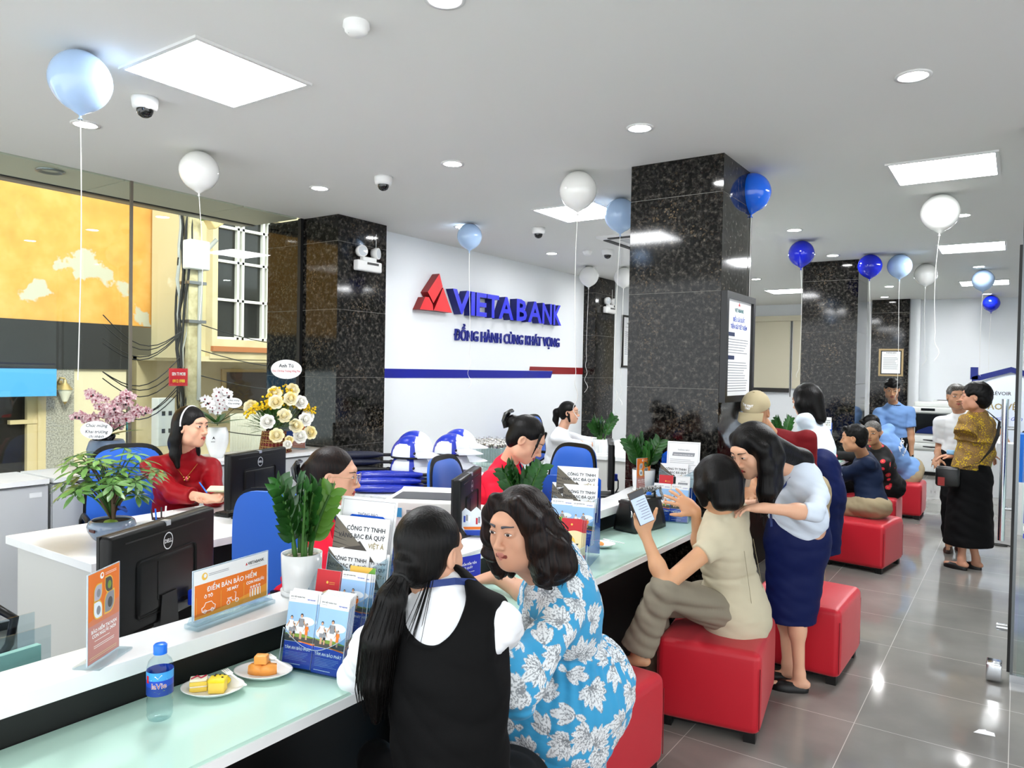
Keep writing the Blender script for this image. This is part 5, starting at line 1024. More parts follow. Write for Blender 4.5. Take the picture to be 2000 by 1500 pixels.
for i in range(44):
    a = rr.random()*2*PI; el = .05+1.25*rr.random(); R_ = .12+.11*rr.random(); p1 = np.array([R_*math.cos(a)*math.cos(el)*1.15, R_*math.sin(a)*math.cos(el)*1.15, .20+R_*math.sin(el)*1.35]); p0 = np.array([0, 0, .11+.08*rr.random()])
    pts = [p0*(1-u)+p1*u+np.array([0, 0, .05*math.sin(PI*u)]) for u in np.linspace(0, 1, 6)]; bs.tube(pts, lambda q: .004*(1-.6*q)+.0008, bark if i % 2 else stm, n=5)
    up = nrm(p1-p0+np.array([0, 0, .25])); u1 = nrm(np.cross(up, [0.3, .1, 1])); u2 = np.cross(up, u1); nl = 7
    for k in range(nl):
        q = 2*PI*k/nl+rr.random()*.3; dl = u1*math.cos(q)+u2*math.sin(q)+up*(-.25+.3*rr.random()); bl_.tube([p1, p1+nrm(dl)*.02], .0012, stm, n=4); leaf(bl_, p1+nrm(dl)*.016, dl, up, .058+.02*rr.random(), .027, umb, .1)
bs.tube([(0, 0, .1), (.01, .01, .2), (-.01, 0, .3)], .012, bark); bs.tube([(.02, 0, .1), (.03, -.01, .2)], .009, bark); bs.obj('stems', t); bl_.obj('foliage', t)
b = MB(); b.tube([(-.02, .02, .16), (.02, .05, .17), (.06, .04, .16), (.02, .02, .18)], .008, mat('blue ribbon', '3c5fb8', .5)); b.obj('ribbon', t)
# orchids
orp = mat('orchid petal pink', 'c99aa0', .5); noise_col(orp, [(.4, 'a86a78'), (.6, 'e6d2d0')], 70); orw = mat('orchid petal white', 'f0efee', .5); orc = mat('orchid heart', '7d1a2c', .5); dkl = mat('dark bud', '1d1a1c', .5); olf = mat('orchid leaf', '2f5a22', .35)
def orchid_flower(b, c, nrm_, s, m, heart):
    n = nrm(nrm_); u = nrm(np.cross(n, [0, 0, 1.0])); v = np.cross(u, n)
    for a, w, L_ in ((PI/2, .8, 1), (PI/2+2.1, .8, 1), (PI/2-2.1, .8, 1), (.25, 1.25, 1.05), (PI-.25, 1.25, 1.05)): leaf(b, c, u*math.cos(a)+v*math.sin(a)+n*.15, n, s*L_, s*w*.75, m, .05, 3)
    b.ell(c+n*.004, (s*.18, s*.18, s*.18), heart, 8, 5)
def orchid(loc, lab, m, stems, potfn, seed, card=None, hgt=.45, fs=.03):
    t = thing('orchid_plant', lab, 'potted flowers', loc); potfn(t); rr = random.Random(seed); bs = MB(); bf = MB(); bl_ = MB()
    for (dx, dy, z0, z1) in stems:
        pts = [np.array([dx*u**1.6+.02*math.sin(u*5), dy*u**1.6, z0+(z1-z0)*(u-.28*max(0, u-.55)*2*u)]) for u in np.linspace(0, 1, 14)]; bs.tube(pts, .003, dkl if m is orp else stm, n=5)
        for k in range(5, 14):
            for _ in range(2): c = pts[k]+np.array([rr.random()-.5, rr.random()-.5, rr.random()-.5])*.05; orchid_flower(bf, c, (.75+rr.random()*.4, -.55+rr.random()*.5, rr.random()*.5-.3), fs*(.75+.5*rr.random()), m, orc)
        for k in (12, 13): bf.ell(pts[k]+np.array([.02, 0, -.01]), (.006, .006, .009), dkl, 7, 5)
    bs.obj('stems', t); bf.obj('blossoms', t)
    for k in range(9): a = k*2*PI/9; leaf(bl_, [0, 0, hgt], [math.cos(a), math.sin(a), .25+.5*(k % 2)], [0, 0, 1], .16+.04*(k % 3), .06, olf, .1, 6)
    bl_.obj('leaves', t)
    if card:
        b = MB(); Cc, w, h_, lines_ = card; n = 30; b.T = Matrix.Translation(Cc) @ Matrix.Rotation(math.radians(35), 4, 'Z'); b.prism([(w*math.cos(2*PI*i/n), h_*math.sin(2*PI*i/n)) for i in range(n)], .003, pw, 1, 0)
        for i, (s_, sz) in enumerate(lines_): b.text(s_, sz, ink, (0, -.001, h_*.35-i*sz*1.35), 'CENTER', bold=.01, shear=.25)
        b.T = Matrix.Identity(4); b.cyl(Vector(Cc)+Vector((0, .01, -h_)), (0, 0, hgt), .002, dkl, n=5); b.obj('greeting_card', t, label='white oval greeting card')
    return t
def pot_blue(t): b = MB(); b.lathe([(.0001, 0), (.07, 0), (.09, .02), (.12, .08), (.125, .13), (.11, .18), (.10, .195), (.0001, .185)], mat('matte slate pot', '5f6f86', .4), 36); b.obj('pot', t); b = MB(); [b.tube([(.03*math.cos(k)+.05*math.cos(q+k), -.02+.05*math.sin(q+k), .21+.02*math.sin(q*2+k)) for q in np.linspace(0, 5.5, 16)], .008, dkl, n=5) for k in range(9)]; b.obj('bow', t, label='black and blue ribbon bow')
orchid((-5.16, 2.60, .90), 'pink speckled orchid with a black bow in a slate pot on the window cabinet', orp, [(.05, -.12, .2, .62), (.10, .10, .2, .60), (-.06, .16, .2, .52), (.14, -.02, .2, .50), (-.02, -.2, .2, .42), (.05, .24, .2, .44)], pot_blue, 31, ((.18, -.16, .28), .105, .06, (('Chúc mừng', .03), ('Khai trương', .03), ('chi nhánh', .026))), .22, .036)
def pot_tall(t): b = MB(); b.lathe([(.0001, 0), (.045, 0), (.06, .04), (.085, .12), (.085, .19), (.07, .235), (.062, .24), (.0001, .23)], pot_w, 30); b.obj('pot', t); b = MB(); b.T = Matrix.Rotation(math.radians(40), 4, 'Z'); b.add([(-.012, -.088, .15), (0, -.088, .175), (.012, -.088, .15), (0, -.088, .158)], [(0, 1, 2, 3)], ink); lines(b, -.02, .02, .125, .14, 1, ink, -.088); b.obj('emblem', t)
orchid((-5.12, 3.42, .90), 'white orchid in a tall white pot on the window cabinet', orw, [(.0, .10, .25, .56), (.02, -.10, .25, .50), (-.03, .04, .25, .60)], pot_tall, 33, ((.12, .06, .43), .065, .04, (('Chúc mừng', .018), ('Khai trương', .018))), .26, .032)
# flower basket
t = thing('flower_basket', 'wicker basket of cream roses and yellow sprays with an oval greeting card', 'flower basket', (-5.14, 3.98, .90), scale=1.12); wk = mat('wicker', 'a07a4a', .7); wk2 = mat('wicker red', '7a1f22', .6)
b = MB(); nb = 26
b.lathe([(.0001, .0), (.125, 0), (.10, .15), (.0001, .14)], wk2, 26, sy=.8)
for j in range(9):
    z = .01+j*.0165; r = .128-.17*z; b.tube([((r+.004*(1 if (i+j) % 2 else -1))*math.cos(2*PI*i/nb), .8*(r+.004*(1 if (i+j) % 2 else -1))*math.sin(2*PI*i/nb), z) for i in range(nb+1)], .005, wk if j % 3 else wk2, n=5)
for i in range(nb): a = 2*PI*i/nb; b.tube([(.132*math.cos(a), .106*math.sin(a), 0), (.106*math.cos(a), .085*math.sin(a), .155)], .003, wk, n=4)
b.obj('basket', t)
ros = mat('rose cream', 'f3e7b0', .5); noise_col(ros, [(.35, 'f0dc90'), (.65, 'f8f3dc')], 14); rosw = mat('rose white', 'f4f2ea', .5); yel = mat('yellow blossom', 'f0c818', .5); fol = mat('bouquet leaf', '3f6a26', .5)
def rose(b, c, n, s, m):
    n = nrm(n); u = nrm(np.cross(n, [.1, .2, 1.0])); v = np.cross(u, n); c = np.asarray(c, float); b.ell(c+n*s*.35, (s*.34, s*.34, s*.42), m, 12, 8)
    for ring, (k, rad, op_) in enumerate(((4, .38, .12), (5, .52, .45), (6, .70, .85), (7, .88, 1.25))):
        for i in range(k):
            a = 2*PI*i/k+ring*.7; d = u*math.cos(a)+v*math.sin(a); t_ = np.cross(n, d); vs = []
            for j in range(4):
                w = j/3; ww = s*(.30+.16*ring*.5)*math.sin(PI*(.25+.6*w)); p = c+d*s*rad*(.35+.65*w*op_)+n*s*(.05+.62*w*(1.2-op_*.62))-(n*s*.15 if ring == 3 and j == 3 else 0); vs += [p-t_*ww, p+d*s*.06, p+t_*ww]
            b.add(vs, [f for j in range(3) for f in ((3*j, 3*j+1, 3*j+4, 3*j+3), (3*j+1, 3*j+2, 3*j+5, 3*j+4))], m, True)
rr = random.Random(41); bl_ = MB()
for i in range(150):
    a = rr.random()*2*PI; e = rr.random()*1.3; R_ = .14+.13*rr.random(); d = np.array([math.cos(a)*math.cos(e)*.9, math.sin(a)*math.cos(e)*1.2, math.sin(e)]); leaf(bl_, np.array([0, 0, .16])+d*R_*.6, d+np.array([0, 0, rr.random()*.5-.2]), [0, 0, 1], .07+.05*rr.random(), .022, fol, .1)
bl_.obj('foliage', t)
spots = [(.13, -.17, .24), (.15, -.04, .28), (.16, .06, .20), (.14, .16, .24), (.13, -.10, .38), (.12, .04, .40), (.10, .15, .37), (.15, .20, .14), (.17, -.12, .14), (.18, .08, .12), (.05, -.05, .44), (.04, .12, .46), (.05, .26, .26), (-.02, -.2, .34), (.17, -.01, .10), (.19, -.04, .07)]
for i, p in enumerate(spots):
    b = MB(); rose(b, p, (.8, -.5+p[1]*1.5, .25), .052 if i < 14 else .032, ros if i % 3 else rosw); b.obj('rose', t)
b = MB()
for i in range(16):
    a = i*2.4; y = -.28+.56*(i/15); pts = [np.array([.02, y*.3, .18]), np.array([.05, y*.8, .34]), np.array([.06, y*1.15, .48-.22*abs(y)/.28+.05*rr.random()])]
    b.tube(pts, .0025, stm, n=4)
    for k in range(14): u = .45+.6*k/13; c = pts[1]*(1-(u-.4)/.65)+pts[2]*((u-.4)/.65)+np.array([rr.random()-.3, rr.random()-.5, rr.random()-.5])*.05; b.ell(c, (.011, .010, .009), yel, 6, 4)
b.obj('yellow_sprays', t)
b = MB(); n = 32; b.T = Matrix.Translation((.08, .03, .62)) @ Matrix.Rotation(math.radians(35), 4, 'Z'); b.prism([(.115*math.cos(2*PI*i/n), .072*math.sin(2*PI*i/n)) for i in range(n)], .003, pw, 1, 0)
b.text('Anh Tú', .036, ink, (0, -.001, .015), 'CENTER', bold=.02); b.text('Chúc CN Khai Trương Hồng Phát', .021, redp, (0, -.001, -.02), 'CENTER', bold=.01, xs=.72); b.T = Matrix.Identity(4); b.cyl((.08, .03, .55), (.06, .03, .2), .003, ink, n=5); b.obj('greeting_card', t, label='white oval greeting card')
b = MB(); b.box((0, -.03, 0), (.004, .03, .075), mat('tag blue', '1c3c82', .5)); o = b.obj('gift_tag', t, loc=(.115, .04, .085))
# yellow flowers at the left edge
t = thing('flower_arrangement', 'pale yellow flowers in a white vase at the left edge of the picture', 'flowers', (-2.22, .60, .75)); b = MB(); b.lathe([(.0001, 0), (.03, 0), (.035, .05), (.02, .12), (.028, .16)], pot_w, 20); b.obj('vase', t)
for p, s in (((.02, .05, .38), .055), ((-.01, .0, .30), .05), ((.0, .07, .28), .045)): b = MB(); rose(b, p, (.6, -.4, .4), s, mat('lily yellow', 'f2e08a', .5)); b.obj('bloom', t)
b = MB(); [b.tube([(0, 0, .1), p], .003, stm, n=5) for p in ((.02, .05, .36), (-.01, 0, .28), (0, .07, .26))]; b.obj('stems', t)
# ================================================================ people: one continuous surface per body and per garment
def arr(*p): return np.array(p, float)
class SD:
    """distance field made of blended shapes, turned into one closed surface"""
    def __init__(s): s.p = []
    def cap(s, a, b, ra, rb=None, k=.02, c=None, op=1, flat=None, cut=False):
        a = np.asarray(a, float); b = np.asarray(b, float); rb = ra if rb is None else rb
        s.p.append(dict(t=0, a=a, b=b, ra=ra, rb=rb, k=k, c=c, op=op, flat=flat, cut=cut)); return s
    def ell(s, c_, r, R=None, k=.02, c=None, op=1):
        s.p.append(dict(t=1, a=np.asarray(c_, float), r=np.asarray(r, float), R=np.eye(3) if R is None else R, k=k, c=c, op=op)); return s
    def chain(s, pts, rs, k=.01, **kw):
        for i in range(len(pts)-1): s.cap(pts[i], pts[i+1], rs[i], rs[i+1], k, **kw)
        return s
    @staticmethod
    def dist(q, X, Y, Z):
        x = X-q['a'][0]; y = Y-q['a'][1]; z = Z-q['a'][2]
        if q['t'] == 0:
            d = q['b']-q['a']; L2 = max(d.dot(d), 1e-9); h = np.clip((x*d[0]+y*d[1]+z*d[2])/L2, 0, 1)
            px, py, pz = x-h*d[0], y-h*d[1], z-h*d[2]
            if q['flat'] is not None:
                w, sc_ = q['flat']; m = (px*w[0]+py*w[1]+pz*w[2])*(1/sc_-1); px = px+m*w[0]; py = py+m*w[1]; pz = pz+m*w[2]
            r = np.sqrt(px*px+py*py+pz*pz)-(q['ra']+(q['rb']-q['ra'])*h)
            if q['flat'] is not None: r = r*max(min(1., q['flat'][1]), .45)
            if q['cut']:
                L_ = math.sqrt(L2); r = np.maximum(r, ((x-d[0])*d[0]+(y-d[1])*d[1]+(z-d[2])*d[2])/L_)
            return r
        R = q['R']; r = q['r']
        u = (x*R[0, 0]+y*R[1, 0]+z*R[2, 0])/r[0]; v = (x*R[0, 1]+y*R[1, 1]+z*R[2, 1])/r[1]; w = (x*R[0, 2]+y*R[1, 2]+z*R[2, 2])/r[2]
        k0 = np.sqrt(u*u+v*v+w*w); k1 = np.sqrt((u/r[0])**2+(v/r[1])**2+(w/r[2])**2)
        return k0*(k0-1)/np.maximum(k1, 1e-6)
    def bounds(s, q):
        if q['t'] == 0: r = max(q['ra'], q['rb'])*(1 if q['flat'] is None else max(1, q['flat'][1])); return np.minimum(q['a'], q['b'])-r, np.maximum(q['a'], q['b'])+r
        e = np.abs(q['R'])@q['r']; return q['a']-e, q['a']+e
    @staticmethod
    def comb(F, d, q):
        k = q['k']
        if q['op'] > 0:
            h = np.maximum(k-np.abs(F-d), 0)/k; return np.minimum(F, d)-h*h*k*.25
        h = np.maximum(k-np.abs(F+d), 0)/k; return np.maximum(F, -d)+h*h*k*.25
    def val(s, P):
        F = np.full(len(P), .2)
        for q in s.p: F = s.comb(F, s.dist(q, P[:, 0], P[:, 1], P[:, 2]), q)
        return F
    def mesh(s, name, parent, base, m, h=.008, fine=(), disp=None, colfn=None, smooth=1, clip=None):
        A = [s.bounds(q) for q in s.p if q['op'] > 0]; lo = np.min([a[0] for a in A], 0)-h*2.5; hi = np.max([a[1] for a in A], 0)+h*2.5
        ax = []
        for i in range(3):
            xs = [lo[i]]
            while xs[-1] < hi[i]:
                st = h
                for (c_, r_, hf) in fine:
                    if c_[i]-r_[i] < xs[-1] < c_[i]+r_[i]: st = min(st, hf)
                xs.append(xs[-1]+st)
            ax.append(np.array(xs))
        X, Y, Z = ax; F = np.full((len(X), len(Y), len(Z)), .06, np.float32); hm = h*3
        for q in s.p:
            a, b = s.bounds(q); mg = hm+q['k']
            sl = [slice(max(0, np.searchsorted(ax[i], a[i]-mg)-1), min(len(ax[i]), np.searchsorted(ax[i], b[i]+mg)+1)) for i in range(3)]
            if any(x.stop-x.start < 1 for x in sl): continue
            d = s.dist(q, X[sl[0]][:, None, None], Y[sl[1]][None, :, None], Z[sl[2]][None, None, :])
            F[tuple(sl)] = s.comb(F[tuple(sl)], d, q)
        if disp is not None: F = F+disp(X[:, None, None], Y[None, :, None], Z[None, None, :]).astype(np.float32)
        if clip is not None: F = np.maximum(F, clip(X[:, None, None], Y[None, :, None], Z[None, None, :]).astype(np.float32))
        V, Q = snet(F, X, Y, Z)
        me = bpy.data.meshes.new(name); me.from_pydata((V-np.asarray(base)).tolist(), [], Q.tolist()); me.materials.append(m)
        me.polygons.foreach_set('use_smooth', np.ones(len(Q), bool))
        if smooth:
            n = len(V); E = np.vstack([Q[:, [0, 1]], Q[:, [1, 2]], Q[:, [2, 3]], Q[:, [3, 0]]]); cnt = np.bincount(E[:, 0], minlength=n)+np.bincount(E[:, 1], minlength=n)
            W = V.copy()
            for _ in range(smooth):
                acc = np.stack([np.bincount(E[:, 0], W[E[:, 1], i], n)+np.bincount(E[:, 1], W[E[:, 0], i], n) for i in range(3)], 1); W = W*.5+.5*acc/np.maximum(cnt, 1)[:, None]
            me.vertices.foreach_set('co', (W-np.asarray(base)).astype(np.float32).ravel())
        cols = [q for q in s.p if q['c'] is not None]
        if colfn is not None or cols:
            if colfn is not None: C = colfn(V)
            else:
                D_ = np.stack([s.dist(q, V[:, 0], V[:, 1], V[:, 2])+(.0016 if q.get('li') else 0) for q in cols]); ii = D_.argmin(0); T = np.array([lin(q['c']) for q in cols]); C = T[ii]
            at = me.color_attributes.new('Col', 'FLOAT_COLOR', 'POINT'); at.data.foreach_set('color', C.astype(np.float32).ravel())
        me.update(); o = bpy.data.objects.new(name, me); COL.objects.link(o); o.parent = parent; return o
def snet(F, X, Y, Z):
    I = F < 0; s8 = np.zeros(tuple(n-1 for n in F.shape), np.int8)
    for i in (0, 1):
        for j in (0, 1):
            for k in (0, 1): s8 += I[i:F.shape[0]-1+i, j:F.shape[1]-1+j, k:F.shape[2]-1+k]
    act = np.argwhere((s8 > 0) & (s8 < 8)); vid = np.full(s8.shape, -1, np.int32); vid[tuple(act.T)] = np.arange(len(act))
    off = [(i, j, k) for i in (0, 1) for j in (0, 1) for k in (0, 1)]
    v = np.stack([F[act[:, 0]+o[0], act[:, 1]+o[1], act[:, 2]+o[2]] for o in off], 1).astype(float)
    p = np.stack([np.stack([X[act[:, 0]+o[0]], Y[act[:, 1]+o[1]], Z[act[:, 2]+o[2]]], 1) for o in off], 1)
    acc = np.zeros((len(act), 3)); cnt = np.zeros(len(act))
    for a in range(8):
        for b in range(a+1, 8):
            if sum(abs(off[a][t]-off[b][t]) for t in range(3)) != 1: continue
            cr = (v[:, a] < 0) != (v[:, b] < 0); t = np.where(cr, v[:, a]/np.where(cr, v[:, a]-v[:, b], 1), 0)
            acc += np.where(cr[:, None], p[:, a]+t[:, None]*(p[:, b]-p[:, a]), 0); cnt += cr
    V = acc/cnt[:, None]; Q = []
    for axn in range(3):
        o1, o2 = [(1, 2), (2, 0), (0, 1)][axn]; A = [slice(None)]*3; B = [slice(None)]*3; A[axn] = slice(0, -1); B[axn] = slice(1, None)
        ed = np.argwhere(I[tuple(A)] != I[tuple(B)]); m = (ed[:, o1] > 0) & (ed[:, o2] > 0) & (ed[:, o1] < F.shape[o1]-1) & (ed[:, o2] < F.shape[o2]-1); ed = ed[m]
        ins = I[tuple(ed.T)]; e1 = np.zeros(3, int); e1[o1] = 1; e2 = np.zeros(3, int); e2[o2] = 1
        q = np.stack([vid[tuple((ed-e1-e2).T)], vid[tuple((ed-e2).T)], vid[tuple(ed.T)], vid[tuple((ed-e1).T)]], 1)
        q[~ins] = q[~ins][:, ::-1]; Q.append(q)
    return V, np.vstack(Q)
class Fr:
    """local frame: x right, y forward, z up"""
    def __init__(s, o, fwd, up=(0, 0, 1), sc_=1):
        s.o = np.asarray(o, float); f = nrm(fwd); u = np.asarray(up, float); u = nrm(u-f*u.dot(f)); s.R = np.stack([np.cross(f, u), f, u], 1); s.s = sc_
    def __call__(s, x, y, z): return s.o+s.R@(np.array([x, y, z])*s.s)
    def v(s, x, y, z): return s.R@np.array([x, y, z], float)
    def M(s):
        m = Matrix.Identity(4)
        for i in range(3):
            for j in range(3): m[i][j] = s.R[i, j]*s.s
            m[i][3] = s.o[i]
        return m
def ik(a, b, l1, l2, hint):
    a = np.asarray(a, float); b = np.asarray(b, float); d = b-a; L_ = np.linalg.norm(d); u = d/L_
    if L_ > (l1+l2)*.995: L_ = (l1+l2)*.995; b = a+u*L_
    x = (l1*l1-l2*l2+L_*L_)/(2*L_); h = math.sqrt(max(l1*l1-x*x, 1e-6)); p = np.asarray(hint, float); p = nrm(p-u*p.dot(u)); return a+u*x+p*h, b
SKIN = {}
def skinmat(col):
    if col not in SKIN:
        mt = mat('skin '+col, col, .48, spec=.4, sss=.08); vcol(mt)
        SKIN[col] = mt
    return SKIN[col]
def head_prims(S, H, sk, lip, w=1, jaw=1, ears=True, old=0):
    e = lambda x, y, z, a, b, c, k=.02, op=1, cc=sk: S.ell(H(x, y, z), np.array([a, b, c])*H.s, H.R, k*H.s, cc, op)
    cp = lambda p, q, r, r2=None, k=.01, cc=sk, op=1: (S.cap(H(*p), H(*q), r*H.s, (r2 or r)*H.s, k*H.s, cc, op), S.p[-1].update(li=cc == lip))
    e(0, -.012, .032, .073*w, .092, .085, .03); e(0, .016, -.022, .060*w, .068, .088, .03); e(0, .030, -.072, .044*w*jaw, .046, .040, .03); e(0, .064, -.097, .019*jaw, .017, .015, .025)
    for s in (-1, 1):
        e(s*.037*w, .054, -.028, .023*w, .022, .026, .022); e(s*.046*w*jaw, .01, -.068, .016, .03, .025, .03)
        if ears: e(s*.074*w, -.006, -.004, .009, .018, .030, .008); e(s*.079*w, .0, -.0, .006, .009, .016, .005, -1)
    cp((-.028, .074, .034), (.028, .074, .034), .013, k=.02)
    for s in (-1, 1):
        e(s*.031, .100, .009, .019, .014, .012, .014, -1); e(s*.031, .0745, .009, .0165, .0150, .0125, .006)
        if old: cp((s*.017, .094, -.010), (s*.036, .084, -.014), .0035, k=.004, op=-1); cp((s*.020, .092, -.035), (s*.031, .078, -.062), .003, k=.004, op=-1)
    cp((0, .080, .020), (0, .103, -.026), .0065, .0095, .014); e(0, .106, -.029, .0095, .0095, .0085, .008)
    for s in (-1, 1): e(s*.0125, .095, -.032, .0080, .0095, .0070, .006); e(s*.0065, .106, -.040, .0036, .005, .0035, .004, -1)
    e(0, .070, -.060, .027, .021, .027, .02)
    for s in (-1, 1): cp((s*.019, .0820, -.0602), (s*.006, .0920, -.0565), .0026, .0040, .005, lip); cp((s*.016, .0815, -.0625), (0, .0900, -.0660), .0032, .0050, .005, lip)
    cp((-.006, .0920, -.0565), (.006, .0920, -.0565), .0040, k=.004, cc=lip); cp((-.017, .0905, -.0612), (.017, .0905, -.0612), .0012, k=.002, op=-1, cc='7a3830')
def face_decals(S, H, parent, base, look=0, brow='2a1d18', lid=1.0, glasses=None, open_=1.0, det=1, browdy=0, bt=.0026):
    nf = nrm(H.R[:, 1])
    def fy(x, z):
        x = np.atleast_1d(x).astype(float); z = np.atleast_1d(z).astype(float); ys = np.linspace(.125, .04, 60)
        P = np.array([[H(a, y, b) for y in ys] for a, b in zip(x, z)]).reshape(-1, 3); v = S.val(P).reshape(len(x), 60); i = np.clip((v < 0).argmax(1), 1, 59)
        v0 = v[np.arange(len(x)), i-1]; v1 = v[np.arange(len(x)), i]; t = v0/(v0-v1+1e-9); return ys[i-1]+t*(ys[i]-ys[i-1])
    iris = mat('iris', '1c100b', .15, spec=.8); wh = mat('eye white', 'e4dcd6', .2); lash = mat('lash line', '140d0b', .6)
    for s in (-1, 1):
        n, k = (26, 10) if det else (18, 7); cx, cz = s*.031, .0085; gx = []; gz = []
        for j in range(k+1):
            for i in range(n+1):
                u = -1+2*i/n; v = -1+2*j/k; up_ = .0066*open_*(1-abs(u)**2.2); lo_ = .0042*open_*(1-abs(u)**2.4); z_ = v*(up_ if v > 0 else lo_)+.0012*s*u
                gx.append(cx+u*.0152); gz.append(cz+z_)
        yy = fy(gx, gz); vs = [H(a, b+.0007, c)-base for a, b, c in zip(gx, yy, gz)]
        def reg(i, j):
            u = -1+2*(i+.5)/n; v = -1+2*(j+.5)/k; zz = v*(.0066 if v > 0 else .0042)*open_; r = math.hypot(u*.0142-look*.004, zz-.0006)
            if v > .74 or abs(u) > .93: return 2
            return 1 if r < .0056 else 0
        b = MB()
        for mi, mm in enumerate((wh, iris, lash)): b.add(vs, [(j*(n+1)+i, j*(n+1)+i+1, (j+1)*(n+1)+i+1, (j+1)*(n+1)+i) for j in range(k) for i in range(n) if reg(i, j) == mi], mm, True)
        b.obj('eye', parent)
        bx = np.linspace(s*.013, s*.046, 9); bz = .027+browdy+.005*np.sin(np.linspace(.2, 2.6, 9)); by = fy(bx, bz); b = MB()
        b.tube([H(a, y_, z_)-base for a, y_, z_ in zip(bx, by, bz)], lambda t: (bt*(1-.6*t)+.0004)*H.s, mat('brow '+brow, brow, .8), n=6); b.obj('eyebrow', parent)
        if lid and det:
            lx = np.linspace(s*.018, s*.045, 9); lz = .0085+.0075*open_*(1-np.linspace(-1, 1, 9)**2*.9)+.001; ly = fy(lx, lz); b = MB()
            b.tube([H(a, y_+.0002, z_)-base for a, y_, z_ in zip(lx, ly, lz)], .0006*H.s, mat('lid crease', '6b4436', .7), n=5); b.obj('eyelid_crease', parent)
    if glasses:
        gm = mat('glasses metal', 'c9b48c', .25, m=1); b = MB()
        for s in (-1, 1):
            b.tube([H(s*.032+.024*math.cos(a), .104, .004+.021*math.sin(a))-base for a in np.linspace(0, 2*PI, 25)], .0009, gm, n=5, cap=False)
            b.tube([H(s*.056, .103, .010)-base, H(s*.072, .06, .010)-base, H(s*.077, .0, .008)-base, H(s*.076, -.02, -.006)-base], .0009, gm, n=5)
        b.tube([H(-.009, .104, .008)-base, H(0, .106, .011)-base, H(.009, .104, .008)-base], .0009, gm, n=5); b.obj('glasses_frame', parent)
        b = MB()
        for s in (-1, 1): b.add([H(s*.032+.023*math.cos(a), .104, .004+.020*math.sin(a))-base for a in np.linspace(0, 2*PI, 25)[:-1]], [tuple(range(24))], acr)
        b.obj('lens', parent)
def hand(S, W, d, n, side, sk, curl=.25, s=1, spread=.12, thumb=.5, k=.005, curls=None):
    """wrist W, finger direction d, palm-facing normal n, side: direction the thumb leaves"""
    d = nrm(d); n = np.asarray(n, float); n = nrm(n-d*n.dot(d)); t = np.cross(d, n); t = t if np.dot(t, side) > 0 else -t; R = np.stack([t, d, n], 1)
    S.ell(W+d*.048*s, np.array([.037, .052, .0155])*s, R, .015, sk); S.cap(W, W+d*.03*s, .022*s, .025*s, .02, sk, flat=(n, .75))
    S.ell(W+(t*.026+d*.035+n*.006)*s, np.array([.016, .028, .013])*s, R, .012, sk)
    for i, (off, ln) in enumerate(((.026, .066), (.009, .074), (-.009, .069), (-.026, .054))):
        c = curls[i] if curls is not None else curl; p = W+(d*(.088-.004*abs(i-1))+t*off)*s; dd = nrm(d+t*spread*(off/.026)); a = .3*c
        rad = .0084 if i < 3 else .0073
        for j, (f_, rr) in enumerate(((.46, 1), (.3, .93), (.24, .85))):
            a += c*(1.0 if j else .7); v = dd*math.cos(a)+n*math.sin(a); q = p+v*ln*f_*s; S.cap(p, q, rad*rr*s, rad*(rr-.08)*s, k, sk); p = q
    p = W+(t*.030+d*.022+n*.004)*s; a = thumb; v = nrm(d*.75+t*.8+n*.25*a); q = p+v*.036*s; S.cap(p, q, .0115*s, .0098*s, .01, sk); v2 = nrm(v+d*.35-t*.25*a+n*.3*a); r = q+v2*.030*s; S.cap(q, r, .0098*s, .0080*s, k, sk); S.cap(r, r+nrm(v2-t*.2*a+n*.15)*.018*s, .0082*s, .0068*s, k, sk)
